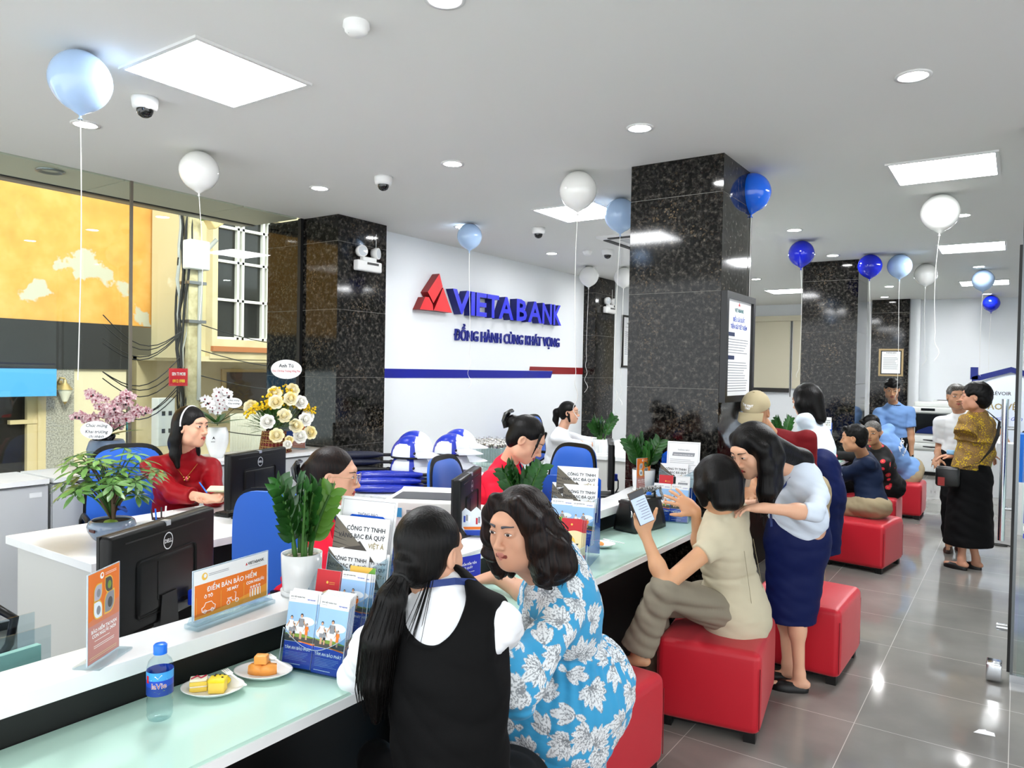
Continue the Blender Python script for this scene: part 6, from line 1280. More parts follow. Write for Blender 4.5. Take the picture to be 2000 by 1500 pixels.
class Pose:
    def __init__(p, base, pelvis, neck, head, look, up=(0, 0, 1), face=(0, 1, 0), sh=None, s=1, girth=1, shw=.175, hs=1, hipw=.085):
        p.b = np.array([base[0], base[1], 0.]); p.pel = np.asarray(pelvis, float); p.nk = np.asarray(neck, float); p.H = Fr(head, look, up, hs)
        p.s = s; p.g = girth; sp = nrm(p.nk-p.pel); p.T = Fr(p.pel, np.cross(sp, nrm(np.cross(np.asarray(face, float), sp)))*-1 if False else np.asarray(face, float), sp)
        # torso frame: up along the spine, forward as close to face as possible
        f = np.asarray(face, float); f = nrm(f-sp*f.dot(sp)); x = np.cross(f, sp); p.T.R = np.stack([x, f, sp], 1); p.T.s = 1
        p.sx = nrm(sh) if sh is not None else x
        p.SR = p.nk-sp*.062*s+p.sx*shw*s; p.SL = p.nk-sp*.062*s-p.sx*shw*s
        p.hR = p.pel+x*hipw*s; p.hL = p.pel-x*hipw*s; p.shw = shw
    def torso(p, S, e=0, c=None, k=.05, bust=0, lower=True, belly=0):
        s, g, R = p.s, p.g, p.T.R; L_ = np.linalg.norm(p.nk-p.pel); at = lambda y, z: p.pel+p.T.R@np.array([0, y, z*L_])
        cR = np.stack([p.sx, nrm(np.cross(nrm(p.nk-p.pel), p.sx)), nrm(p.nk-p.pel)], 1); cR[:, 1] = np.cross(cR[:, 2], cR[:, 0])
        S.ell(at(.0, .70), (.135*s*g+e, .098*s*g+e, .17*s+e), cR, k, c); S.ell(at(0, .38), (.118*s*g+e, .088*s*g+e, .16*s+e), R, k, c)
        if lower: S.ell(at(-.005, .04), (.155*s*g+e, .112*s*g+e, .115*s+e), R, k, c)
        S.cap(p.SL*.9+p.SR*.1, p.SR*.9+p.SL*.1, .036*s+e, None, .06, c); S.cap(p.SL*.75+p.SR*.25, p.nk, .04*s+e, .045*s+e, .04, c); S.cap(p.SR*.75+p.SL*.25, p.nk, .04*s+e, .045*s+e, .04, c)
        if belly: S.ell(at(.05, .3), (.10*s*g+e, .07*belly+e, .13*s+e), R, .06, c)
        if bust:
            for q in (-1, 1): S.ell(at(0, .66)+cR[:, 0]*q*.062*s+cR[:, 1]*.075*s*g, (.058*s+e, .05*bust*s+e, .06*s+e), cR, .03, c)
    def neck_(p, S, c, e=0, k=.02, r=.05): S.cap(p.nk-nrm(p.nk-p.pel)*.01, p.H(0, -.022, -.055), (r+.006)*p.s+e, r*p.s+e, k, c)
    def arm(p, side, target, hint, s=1, l1=.27, l2=.235):
        A = p.SR if side > 0 else p.SL; e_, w = ik(A, target, l1*p.s, l2*p.s, hint); return A, e_, w
    def leg(p, side, target, hint, l1=.40, l2=.39):
        A = p.hR if side > 0 else p.hL; e_, w = ik(A, target, l1*p.s, l2*p.s, hint); return A, e_, w
def skin_arm(S, J, sk, s=1, g=1, k=.02): A, E_, W = J; S.cap(A, E_, .045*s*g, .037*s*g, k, sk); S.cap(E_, W, .037*s*g, .0235*s*g, k, sk); S.ell(E_*.65+W*.35, np.array([.036, .036, .036])*s*g, None, .03, sk)
def skin_leg(S, J, sk, s=1, g=1): A, E_, W = J; S.cap(A, E_, .078*s*g, .05*s*g, .02, sk); S.cap(E_, W, .048*s*g, .03*s*g, .02, sk); S.ell(E_*.62+W*.38, np.array([.05, .05, .07])*s*g, None, .03, sk)
def foot(S, W, d, sk, s=1): d = nrm(np.array([d[0], d[1], 0])); S.cap(W, W+np.array([0, 0, -.035]), .03*s, .03*s, .02, sk); S.cap(W+np.array([0, 0, -.05])-d*.03, W+d*.13*s+np.array([0, 0, -.062]), .028*s, .018*s, .02, sk, flat=((0, 0, 1), .8))
def shoe(b, W, d, m, s=1, heel=.0):
    d = nrm(np.array([d[0], d[1], 0])); x = np.array([-d[1], d[0], 0]); W = np.array([W[0], W[1], 0]); vs = []; n = 14
    for z, k in ((0, 1), (.012, 1.03), (.03, .95), (.05, .6)):
        for i in range(n):
            a = 2*PI*i/n; u = math.cos(a); lx = u*.125*s if u > 0 else u*.085*s; wy = math.sin(a)*(.042 if u > 0 else .034)*s; vs.append(W+d*(lx*k+.03)+x*wy*k+np.array([0, 0, z+heel*max(0, -u)]))
    b.add(vs, [(j*n+i, j*n+(i+1) % n, (j+1)*n+(i+1) % n, (j+1)*n+i) for j in range(3) for i in range(n)]+[tuple(range(3*n, 4*n))], m, True)
def wr(a=.0022, f=38, seed=0, dirv=(0.3, .2, 1)):
    rr = random.Random(seed); ph = [rr.random()*6 for _ in range(6)]; u = [nrm([rr.random()-.5+dirv[0], rr.random()-.5+dirv[1], rr.random()-.5+dirv[2]]) for _ in range(4)]
    def fn(X, Y, Z):
        q = 0
        for i, v in enumerate(u): q = q+(1.5*np.abs(np.sin(((v[0]*X+v[1]*Y+v[2]*Z)*f*(1+.5*i)+ph[i]+1.6*np.sin((X*1.1-Y*.7+Z*.6)*f*.4+ph[i+1]))*.85))-1)/(1+.6*i)
        return -a*1.25*q
    return fn
hairm = {}
def hairmat(key, c1, c2, sc3=(160, 160, 14)):
    if key in hairm: return hairm[key]
    mt = mat('hair '+key, c1, .42, spec=.22); mp = coords(mt, sc3); n = N(mt, 'ShaderNodeTexNoise'); n.inputs['Scale'].default_value = 1; n.inputs['Detail'].default_value = 4; L(mt, mp, 0, n, 'Vector')
    r = ramp(mt, [(.35, c1), (.75, c2)]); L(mt, n, 0, r, 0); L(mt, r, 0, bsdf(mt), 'Base Color'); bb = N(mt, 'ShaderNodeBump'); bb.inputs['Strength'].default_value = .55; bb.inputs['Distance'].default_value = .004; L(mt, n, 0, bb, 'Height'); L(mt, bb, 0, bsdf(mt), 'Normal')
    hairm[key] = mt; return mt
HK = hairmat('black', '020202', '0f0b0a'); HB = hairmat('brown black', '050303', '24130d'); HG = hairmat('grey', '2a2826', '8a8682')
def strands(b, P, m, n, seed=0, r=.0011, jit=.01, seg=14, wave=0):
    """locks of hair along a guide: P list of (point, radius) control points"""
    rr = random.Random(seed); pts = [np.asarray(p[0]) for p in P]; rad = [p[1] for p in P]
    for q in range(n):
        a = rr.random()*2*PI; o = math.sqrt(rr.random()); off = np.array([math.cos(a)*o, math.sin(a)*o, rr.random()-.5]); ph = rr.random()*6; ln = .75+.25*rr.random(); out = []
        for i in range(seg+1):
            t = i/seg*ln*(len(pts)-1); k = min(int(t), len(pts)-2); u = t-k; c = pts[k]*(1-u)+pts[k+1]*u; R_ = rad[k]*(1-u)+rad[k+1]*u
            if 0 < k < len(pts)-1: pass
            out.append(c+off*R_+wave*np.array([math.sin(t*7+ph), math.cos(t*6+ph), 0])*.012)
        b.tube(out, lambda t: r*(1-.7*t)+.0002, m, n=4, cap=False)
def new_person(lab, base, cat='person', group=None): return thing('person', lab, cat, (base[0], base[1], 0))
A = lambda x, y, d: np.array(Pd(x, y, d)); RT = np.array([.824, .5665, 0]); FW = np.array([-.566, .824, 0])
def dr(r, f, u=0): return nrm(RT*r+FW*f+np.array([0, 0, u]))
def hp(S, H, p, q, r, r2=None, k=.02, op=1): S.cap(H(*p), H(*q), r*H.s, (r2 if r2 is not None else r)*H.s, k*H.s, None, op)
def he(S, H, c, r, k=.02, op=1): S.ell(H(*c), np.array(r)*H.s, H.R, k*H.s, None, op)
def haircap(S, H, low=-.06, ears=True, fr=.0, vol=1., part=0, facew=.064, fz=0):
    he(S, H, (0, -.020, .036), (.081*vol, .098*vol, .090*vol)); he(S, H, (0, -.045, -.02), (.070*vol, .062*vol, .070))
    he(S, H, (0, .112, -.018+fz), (facew, .072-fr, .086), .012, -1)
    if ears:
        for s in (-1, 1): he(S, H, (s*.088, .018, -.022), (.034, .034, .046), .01, -1)
SKF, SKM, SKD = 'd9a68a', 'c99378', 'b98062'
def cloth(key, col, r=.7, sheen=.1, b=(260, .15, .0008), **k):
    m = mat(key, col, r, spec=.18, **k); mp = coords(m); n1 = N(m, 'ShaderNodeTexNoise', noise_type='RIDGED_MULTIFRACTAL'); n1.inputs['Scale'].default_value = 6; n1.inputs['Detail'].default_value = 3; n1.inputs['Distortion'].default_value = .8
    n2 = N(m, 'ShaderNodeTexNoise'); n2.inputs['Scale'].default_value = 350; L(m, mp, 0, n1, 'Vector'); L(m, mp, 0, n2, 'Vector'); b1 = N(m, 'ShaderNodeBump'); b1.inputs['Strength'].default_value = .6; b1.inputs['Distance'].default_value = .014; b2 = N(m, 'ShaderNodeBump'); b2.inputs['Strength'].default_value = .2; b2.inputs['Distance'].default_value = .001
    L(m, n1, 0, b1, 'Height'); L(m, n2, 0, b2, 'Height'); L(m, b1, 0, b2, 'Normal'); L(m, b2, 0, bsdf(m), 'Normal'); return m
def fineh(H, h=.003, r=.145): return (H.o, (r, r, r+.02), h)
# ---- seated woman in dark red
def P1():
    Hp = A(374, 834, 4.62); H0 = Hp; N_ = A(358, 893, 4.68)
    R = new_person('seated woman in dark red silk tunic with white hairband, holding a pen', N_); base = np.array(R.location)
    p = Pose(N_, (N_[0]-.16, N_[1]+.02, .50), N_, H0, dr(.93, -.30, -.03), face=dr(.6, -.8), hs=1.05, s=1.04, sh=nrm(dr(.85, .5)*-1) if False else None)
    S = SD(); head_prims(S, p.H, SKF, 'b0473f'); p.torso(S, 0, SKF); p.neck_(S, SKF)
    t1 = A(404, 972, 4.38); t2 = A(430, 966, 4.42); jr = p.arm(-1, t2, (.3, -.2, -1)) ; jl = p.arm(1, t1, (-.2, -.5, -1))
    for J in (jr, jl): skin_arm(S, J, SKF)
    hand(S, jr[2], dr(-.5, -.4, -.3), (0, 0, 1), dr(-1, .3), SKF, .5); hand(S, jl[2], dr(.9, -.1, -.2), (0, 0, 1), dr(0, 1, .3), SKF, .6)
    S.mesh('body', R, base, skinmat(SKF), .009, [fineh(p.H, .0032), (np.array(jl[2]), (.12, .12, .07), .0045)])
    face_decals(S, p.H, R, base, look=.5, det=0)
    C = SD(); p.torso(C, .016, bust=.85); 
    for J in (jr, jl): C.cap(J[0], J[1], .062, .056, .03); C.cap(J[1], J[1]*.42+J[2]*.58, .060, .050, .02, cut=True)
    C.cap(p.nk+np.array([0, 0, -.03]), p.nk+(p.H.o-p.nk)*.38, .066, .057, .015, cut=True)
    m = cloth('dark red silk', '8c1019', .35, .3); C.mesh('tunic', R, base, m, .008, disp=wr(.003, 30, 1))
    h = SD(); H = p.H; haircap(h, H, facew=.066, vol=1.02)
    for s in (-1, 1):
        h.chain([H(s*.066, -.03, .02), H(s*.080, -.045, -.07), H(s*.082, -.04, -.16), H(s*.078, -.02, -.23)], [.035*H.s, .036, .032, .016], .02, flat=(p.H.R[:, 0], .8))
    h.chain([H(0, -.07, .0), H(0, -.085, -.1), H(0, -.08, -.2)], [.06, .062, .05], .03)
    h.mesh('hair', R, base, HK, .0055)
    b = MB(); b.tube([H(.086*math.cos(a), -.005+.02*math.sin(a)*0, .02+.105*math.sin(a))-base for a in np.linspace(-.1, PI+.1, 20)], .006, mat('white band', 'e9e9ee', .3)); b.obj('hairband', R)
    b = MB(); g_ = mat('gold jewellery', 'e0b25a', .25, m=1); F_ = p.T
    b.tube([p.nk+np.array([0, 0, .01])+F_.R[:, 0]*x+F_.R[:, 1]*(.085+.035*(1-abs(x)/.07))+F_.R[:, 2]*(-.02-.09*(1-abs(x)/.07))-base for x in np.linspace(-.07, .07, 9)], .0016, g_, n=5)
    c_ = p.nk+F_.R[:, 1]*.145+F_.R[:, 2]*-.085-base; b.ell(c_, (.012, .008, .016), mat('pink brooch', 'd84f6a', .4), 10, 6)
    for k in range(6): b.ell(c_+np.array([.016*math.cos(k), .016*math.sin(k), .01*math.sin(k*2)]), (.006, .006, .006), g_, 8, 5)
    b.obj('necklace', R, label='gold necklace with pink pendant')
    b = MB(); b.cyl(jl[2]+np.array([0, 0, .03]), jl[2]+dr(-.6, .5, .7)*.12, .004, capb); tag(b.obj('pen'), 'blue pen held by the woman in dark red', 'pen')
    b = MB(); b.T = Matrix.Translation(Vector(t2)+Vector((.0, .0, .01))) @ Matrix.Rotation(.6, 4, 'Z') @ Matrix.Rotation(.3, 4, 'X'); b.box((-.07, -.03, .02), (.07, .03, .026), mat('banknote', 'a9b59a', .6)); b.box((-.068, -.028, .026), (.072, .034, .03), mat('banknote b', 'd8d2b0', .6)); tag(b.obj('banknotes'), 'small sheaf of green banknotes in the hands of the woman in dark red', 'money')
P1()
# ---- woman with glasses in red
def staff_red(Hp, N_, pel, look, face, lab, lookdown=0, style='claw', glasses=False, hands=None, det=0, hairc=HK, tilt=0, fine=.003, lips='c0504a', reach=None):
    R = new_person(lab, N_); base = np.array(R.location)
    p = Pose(N_, pel, N_, Hp, look, up=(0, 0, 1), face=face, s=1.03, hs=1.05)
    S = SD(); head_prims(S, p.H, SKF, lips); p.torso(S, 0, SKF); p.neck_(S, SKF, r=.047)
    jr = p.arm(1, reach[0], reach[2]); jl = p.arm(-1, reach[1], reach[2])
    for J in (jr, jl): skin_arm(S, J, SKF)
    f = nrm(np.asarray(face, float))
    hand(S, jr[2], f+np.array([0, 0, -.2]), (0, 0, -1), -p.sx, SKF, .35); hand(S, jl[2], f+np.array([0, 0, -.2]), (0, 0, -1), p.sx, SKF, .35)
    S.mesh('body', R, base, skinmat(SKF), .009, [fineh(p.H, fine)])
    face_decals(S, p.H, R, base, look=.3, det=det, glasses=glasses, open_=.75 if lookdown else 1)
    C = SD(); p.torso(C, .014, bust=.8)
    for J in (jr, jl): C.cap(J[0], J[1], .058, .046, .03); C.cap(J[1], J[1]*.3+J[2]*.7, .046, .038, .02, cut=True)
    C.cap(p.nk+nrm(p.H.o-p.nk)*-.02, p.nk+(p.H.o-p.nk)*.30, .062, .054, .012, cut=True)
    m = cloth('bright red blouse', 'f01c3a', .6); C.mesh('blouse', R, base, m, .0075, disp=wr(.0025, 34, 3))
    H = p.H; h = SD(); haircap(h, H, vol=.99, facew=.067, fz=-.004)
    if style == 'claw': he(h, H, (0, -.115, .0), (.030, .030, .042), .03)
    else: he(h, H, (0, -.118, .035), (.036, .032, .036), .015)
    if style != 'claw':
        h.chain([H(.06, .06, .075), H(.078, .075, .02), H(.070, .085, -.05)], [.010, .006, .003], .01); h.chain([H(-.06, .06, .075), H(-.078, .075, .02), H(-.070, .085, -.05)], [.010, .006, .003], .01)
    h.mesh('hair', R, base, hairc, .0048)
    b = MB(); cl = mat('black hair claw', '050505', .15, spec=.8)
    zc = 0 if style == 'claw' else .035
    for k in range(7):
        x = -.04+.08*k/6; b.tube([H(x*.5, -.155, zc+.045)-base, H(x, -.160-.01*(k % 2), zc+.015)-base, H(x*1.1, -.150-.008*(k % 2), zc-.025)-base, H(x, -.125, zc-.05)-base], lambda t: .0075*(1-.5*t), cl, n=7)
    b.tube([H(-.03, -.15, zc+.04)-base, H(.03, -.15, zc+.04)-base], .008, cl); b.obj('hair_claw', R)
    b = MB(); F_ = p.T; ly = mat('lanyard navy', '18306e', .5)
    for s in (-1, 1): b.ribbon([p.nk+F_.R[:, 0]*s*x+F_.R[:, 1]*y+F_.R[:, 2]*z-base for x, y, z in ((.052, -.02, .045), (.062, .04, .03), (.06, .10, -.04), (.035, .128, -.14), (.005, .135, -.25))], .016, ly, up=F_.R[:, 0])
    b.obj('lanyard', R); return R, p, jr, jl
H2 = A(652, 930, 3.25); N2 = A(622, 988, 3.30)
staff_red(H2, N2, (N2[0]-.12, N2[1]-.10, .50), dr(.90, .02, -.10), dr(.85, .25), 'seated clerk in bright red with thin round glasses and a black hair claw', glasses=True, reach=(A(735, 1075, 3.0), A(720, 1055, 3.3), (-.3, -.2, -1)), hairc=HB, fine=.0028, det=1, lips='b5333c')
H3 = A(1028, 858, 4.1); N3 = A(990, 908, 4.20)
staff_red(H3, N3, (N3[0]-.16, N3[1]-.04, .52), dr(.80, -.20, -.55), dr(.8, -.3), 'clerk in bright red with her hair in a bun, looking down behind the plant', style='bun', lookdown=1, reach=(A(1060, 1000, 3.8), A(1060, 990, 4.2), (-.3, -.2, -1)), fine=.0035)
# ---- far seated woman in white
def P4():
    Hp = A(1112, 806, 7.9); N_ = A(1097, 842, 7.95); R = new_person('distant seated woman in a white blouse with glasses, behind the far desk', N_); base = np.array(R.location)
    p = Pose(N_, (N_[0]-.12, N_[1]-.02, .5), N_, Hp, dr(.93, -.3, 0), face=dr(.9, -.4), s=1)
    S = SD(); head_prims(S, p.H, SKF, 'b8504c'); p.torso(S, 0, SKF); p.neck_(S, SKF); jr = p.arm(1, np.array([-3.78, 7.25, .80]), (0, -.5, -1)); jl = p.arm(-1, np.array([-3.8, 7.7, .80]), (0, .5, -1))
    for J in (jr, jl): skin_arm(S, J, SKF)
    hand(S, jr[2], (1, .1, 0), (0, 0, -1), (0, 1, 0), SKF); hand(S, jl[2], (1, -.1, 0), (0, 0, -1), (0, -1, 0), SKF)
    S.mesh('body', R, base, skinmat(SKF), .012, [fineh(p.H, .005)]); face_decals(S, p.H, R, base, look=.3, det=0, glasses=True)
    C = SD(); p.torso(C, .015, bust=.8)
    for J in (jr, jl): C.cap(J[0], J[1], .055, .048, .03); C.cap(J[1], J[2], .048, .034, .02, cut=True)
    C.mesh('blouse', R, base, cloth('white blouse', 'e9ebee', .6), .011, disp=wr(.003, 26, 5))
    H = p.H; h = SD(); haircap(h, H); h.chain([H(0, -.09, .03), H(0, -.14, .0), H(0, -.15, -.08), H(0, -.13, -.16)], [.03, .038, .032, .012], .02); h.chain([H(.06, .0, -.01), H(.065, .02, -.09)], [.02, .012], .02); h.mesh('hair', R, base, HK, .007)
P4()
# ---- foreground woman with ponytail
def P5():
    Hp = A(842, 1078, 1.86); N_ = A(866, 1166, 1.84); R = new_person('woman seen from behind with a long ponytail, black waistcoat dress over white blouse', N_); base = np.array(R.location)
    p = Pose(N_, (-1.085, 1.37, .50), N_, Hp, dr(.55, .85, -.05), face=dr(.30, .95), s=1.0, shw=.155, hs=.94)
    S = SD(); head_prims(S, p.H, SKF, 'b8504c'); p.torso(S, 0, SKF); p.neck_(S, SKF, r=.046)
    jr = p.arm(1, A(955, 1215, 2.30), (.0, -.1, -1)); jl = p.arm(-1, A(760, 1230, 2.25), (-.6, -.2, -1))
    for J in (jr, jl): skin_arm(S, J, SKF, .95)
    hand(S, jr[2], (-.8, .5, -.1), (0, 0, -1), (-.5, -.8, 0), SKF, .35); hand(S, jl[2], (-.9, .3, 0), (0, 0, -1), (0, 1, 0), SKF, .35)
    for s, J in ((1, p.leg(1, (-1.45, 1.75, .10), (-.5, .3, 1))), (-1, p.leg(-1, (-1.55, 1.55, .10), (-.5, .3, 1)))): skin_leg(S, J, '08080a'); foot(S, J[2], (-1, .3), '08080a')
    S.mesh('body', R, base, skinmat(SKF), .009, [fineh(p.H, .0035)])
    face_decals(S, p.H, R, base, det=0)
    B_ = SD(); p.torso(B_, .012, lower=False)
    for J in (jr, jl):
        B_.cap(J[0], J[0]*.55+J[1]*.45, .046, .054, .03); B_.cap(J[0]*.55+J[1]*.45, J[1], .054, .046, .03); B_.cap(J[1], J[1]*.75+J[2]*.25, .050, .045, .02, cut=True)
    B_.cap(p.nk+np.array([0, 0, -.01]), p.nk+(p.H.o-p.nk)*.26, .066, .060, .012, cut=True)
    B_.mesh('blouse', R, base, cloth('white cotton', 'eef0f4', .7), .006, disp=wr(.003, 52, 7))
    V_ = SD(); p.torso(V_, .029); a = p.pel; F_ = p.T
    V_.cap(p.pel+np.array([0, 0, .02]), p.pel+F_.R[:, 1]*.34+np.array([0, 0, -.02]), .16, .15, .08, flat=(F_.R[:, 2], .75)); V_.ell(p.pel+np.array([0, 0, -.01]), (.20, .17, .13), F_.R, .08)
    L_ = np.linalg.norm(p.nk-p.pel)
    at = lambda x, y, z: p.pel+F_.R@np.array([x, y, z*L_])
    V_.ell(at(0, -.10, 1.02), (.088, .13, .105), F_.R, .012, op=-1)          # scooped back neckline
    V_.ell(at(0, .12, 1.02), (.085, .10, .13), F_.R, .012, op=-1)
    for s in (-1, 1): V_.ell(at(s*.225, 0, .82), (.080, .2, .15), F_.R, .02, op=-1)
    V_.mesh('waistcoat_dress', R, base, cloth('black wool', '040405', .75, .25), .006, disp=wr(.0022, 22, 9))
    H = p.H; h = SD(); haircap(h, H, vol=1.0, facew=.070)
    T0 = H(0, -.112, -.045); pts = [H(0, -.10, -.02), T0, H(-.012, -.135, -.10), H(-.03, -.15, -.20), H(-.045, -.145, -.31), H(-.055, -.125, -.42)]
    h.chain(pts, [.034, .020, .036, .046, .040, .012], .012); h.mesh('hair', R, base, HK, .0045)
    b = MB(); strands(b, [(q-base, r) for q, r in zip(pts[1:], (.020, .038, .050, .050, .034))], HK, 240, 3, r=.0012); 
    strands(b, [(H(.05, -.06, -.05)-base, .01), (H(.05, -.09, -.12)-base, .02), (H(.035, -.10, -.19)-base, .03), (H(.02, -.10, -.25)-base, .03)], HK, 14, 5, r=.0008)
    b.obj('ponytail_strands', R)
    b = MB(); ax_ = nrm(pts[2]-pts[1]); u = nrm(np.cross(ax_, [0, 0, 1.])); v = np.cross(ax_, u); b.tube([T0-base+(u*math.cos(t)+v*math.sin(t))*.021+ax_*.004*math.sin(3*t) for t in np.linspace(0, 2*PI, 20)], .005, mat('hair tie', '0a0a0a', .6)); b.obj('hair_tie', R)
    b = MB(); ly = mat('lanyard navy'); b.ribbon([p.nk+F_.R[:, 0]*x+F_.R[:, 1]*y+F_.R[:, 2]*z-base for x, y, z in ((-.095, .06, .0), (-.085, -.0, .035), (-.055, -.05, .045), (0, -.072, .042), (.055, -.05, .045), (.085, 0, .035), (.095, .06, .0), (.07, .11, -.1))], .017, ly, up=F_.R[:, 2]*.3-F_.R[:, 1]); b.obj('lanyard', R)
P5()
# ---- woman in blue leaf dress
def leaf_pattern(V, seed=4):
    rr = np.random.RandomState(seed); idx = rr.permutation(len(V))[:2200]; C = []
    for i in idx:
        if all(np.sum((V[i]-V[j])**2) > .072**2 for j in C): C.append(i)
    col = np.tile(np.array(lin('3e9fd0')), (len(V), 1)); cen = V[C]; wh = np.array(lin('e9edf0')); gy = np.array(lin('8b9197'))
    best = np.full(len(V), 1e9); who = np.zeros(len(V), int)
    for k, c in enumerate(cen):
        d = ((V-c)**2).sum(1); m = d < best; best[m] = d[m]; who[m] = k
    N0 = V-V.mean(0)
    for k, c in enumerate(cen):
        m = np.where(best < .085**2)[0]; m = m[who[m] == k]
        if len(m) < 10: continue
        P = V[m]-c; u_, s_, vt = np.linalg.svd(P-P.mean(0), full_matrices=False); a0 = rr.rand()*6.28; x = P@vt[0]; y = P@vt[1]; x, y = x*math.cos(a0)+y*math.sin(a0), -x*math.sin(a0)+y*math.cos(a0)
        ins = np.zeros(len(m), bool); ln = np.zeros(len(m), bool)
        kind = rr.rand()
        petals = [(0, .088, .028)] + ([(s*q, .070-.007*i, .020) for i, q in enumerate((.45, .85, 1.3, 1.8)) for s in (-1, 1)] if kind < .75 else [(.5, .065, .022), (-.5, .065, .022), (2.8, .04, .018)])
        for an, L_, w in petals:
            X = (x+.036)*math.cos(an)+y*math.sin(an); Y = -(x+.036)*math.sin(an)+y*math.cos(an); t = X/L_; pr = w*np.clip(4*t*(1-t), 0, 1)**.7*.5*1.2; q = (t > 0) & (t < 1) & (np.abs(Y) < pr); ins |= q
            ln |= q & ((np.abs(Y) < .0009) | (np.abs(np.abs(Y)-pr) < .0009) | (np.abs(((X*1.0+np.abs(Y)*1.4) % .016)-.008) < .0007))
        col[m[ins]] = wh; col[m[ins & ln]] = gy
    return col
def P6():
    Hp = A(1012, 1030, 2.30); N_ = A(1088, 1112, 2.42); R = new_person('woman in a blue dress with white leaves, wavy shoulder length brown hair', N_); base = np.array(R.location); sk = 'cf9c80'
    p = Pose(N_, (-1.27, 2.26, .52), N_, Hp, dr(-.62, -.74, -.16), up=(.0, 0, 1), face=dr(-.93, .05), s=1.02, girth=1.12, shw=.17, hs=1.0)
    S = SD(); head_prims(S, p.H, sk, 'b9776a', w=1.06, jaw=1.1, old=1); p.torso(S, 0, sk); p.neck_(S, sk, r=.055); S.cap(p.H(0, .02, -.075), p.nk+p.T.R[:, 1]*.05, .05, .06, .04, sk)
    jl = p.arm(-1, A(930, 1195, 2.12), (.4, -.4, -1)); jr = p.arm(1, (-1.68, 2.36, .81), (.3, .3, -1))
    for J in (jr, jl): skin_arm(S, J, sk, 1.05, 1.15)
    hand(S, jr[2], (-.55, -.8, -.1), (0, 0, -1), (-.7, .4, 0), sk, .4); hand(S, jl[2], dr(-1, .2, -.2), (0, 0, -1), dr(0, 1), sk, .4)
    for s, J in ((1, p.leg(1, (-1.72, 2.62, .10), (-.7, 0, 1))), (-1, p.leg(-1, (-1.68, 2.25, .10), (-.7, 0, 1)))): skin_leg(S, J, sk, 1.05, 1.15); foot(S, J[2], (-1, 0), sk)
    S.mesh('body', R, base, skinmat(sk), .0085, [fineh(p.H, .0023, .13), (jr[2], (.13, .13, .07), .004)])
    face_decals(S, p.H, R, base, look=-.5, brow='4a4a50', open_=.85, browdy=.002, bt=.0042)
    D_ = SD(); p.torso(D_, .022, bust=.9, belly=1.1)
    for s_, J in ((1, jr), (-1, jl)):
        D_.cap(J[0], J[1], .062, .074, .04); D_.cap(J[1], J[1]*(.72 if s_ > 0 else .45)+J[2]*(.28 if s_ > 0 else .55), .072, .072, .03, cut=True)
    D_.cap(p.nk-np.array([0, 0, .01]), p.nk+(p.H.o-p.nk)*.1, .078, .07, .02)
    kl = p.pel+p.T.R[:, 1]*.40+np.array([0, -.1, -.04]); kr = kl+np.array([.0, .25, 0])
    D_.cap(p.pel-np.array([0, 0, .0]), p.pel+np.array([0, 0, -.06]), .175, .17, .08); D_.cap(p.pel+np.array([0, -.08, 0]), kl, .14, .12, .08); D_.cap(p.pel+np.array([0, .08, 0]), kr, .14, .12, .08)
    D_.ell(p.pel+np.array([.07, .0, -.02]), (.13, .17, .14), None, .08); D_.ell(p.pel+np.array([.0, -.12, -.16]), (.18, .16, .24), None, .08)
    D_.cap(kl, kl+np.array([-.05, 0, -.30]), .14, .17, .05); D_.cap(kr, kr+np.array([-.05, 0, -.30]), .14, .17, .05)
    wz = p.pel[2]+.17
    def dsp(X, Y, Z):
        g = wr(.0032, 22, 11)(X, Y, Z); ang = np.arctan2(Y-p.pel[1], X-p.pel[0]); below = 1/(1+np.exp((Z-wz)/.012)); pleat = .0045*np.sin(ang*34+6*Z)*below*np.exp(-np.clip(wz-Z, 0, 1)/.16); waist = .010*np.exp(-((Z-wz)/.014)**2)
        return g+pleat+waist
    m = mat('leaf print cotton', '3e9fd0', .75, spec=.25, sheen=.1); vcol(m); bump(m, 25, .25, .006); D_.mesh('leaf_print_dress', R, base, m, .0075, [((p.nk+p.pel)/2+np.array([.1, -.1, -.05]), (.30, .36, .42), .0032)], disp=dsp, colfn=leaf_pattern)
    H = p.H; h = SD(); haircap(h, H, vol=1.04, facew=.066, ears=False, fr=.002, fz=.020); h.cap(H(.012, .09, .075), H(.012, .05, .118), .012, .002, .01, op=-1)
    for s in (-1, 1):
        h.chain([H(s*.045, .045, .098), H(s*.080, .028, .04), H(s*.090, .015, -.03), H(s*.096, -.0, -.10), H(s*.088, .01, -.150)], [.022, .030, .036, .042, .026], .02)
        h.chain([H(s*.070, -.04, .03), H(s*.095, -.05, -.05), H(s*.105, -.05, -.12), H(s*.09, -.045, -.17)], [.04, .048, .05, .025], .03)
    h.chain([H(0, -.08, .02), H(0, -.11, -.06), H(0, -.12, -.13), H(0, -.11, -.18)], [.06, .065, .065, .03], .03)
    cH = H.o
    def hd(X, Y, Z):
        x, y, z = X-cH[0], Y-cH[1], Z-cH[2]; ang = np.arctan2(y, x); amp = np.clip((.05-z)/.15, .08, 1); return .0075*amp*np.sin(ang*9+z*55+np.sin(z*38+ang*3)*1.6)+.003*amp*np.sin(ang*31+z*22)
    h.mesh('hair', R, base, HB, .0042, disp=hd)
    b = MB()
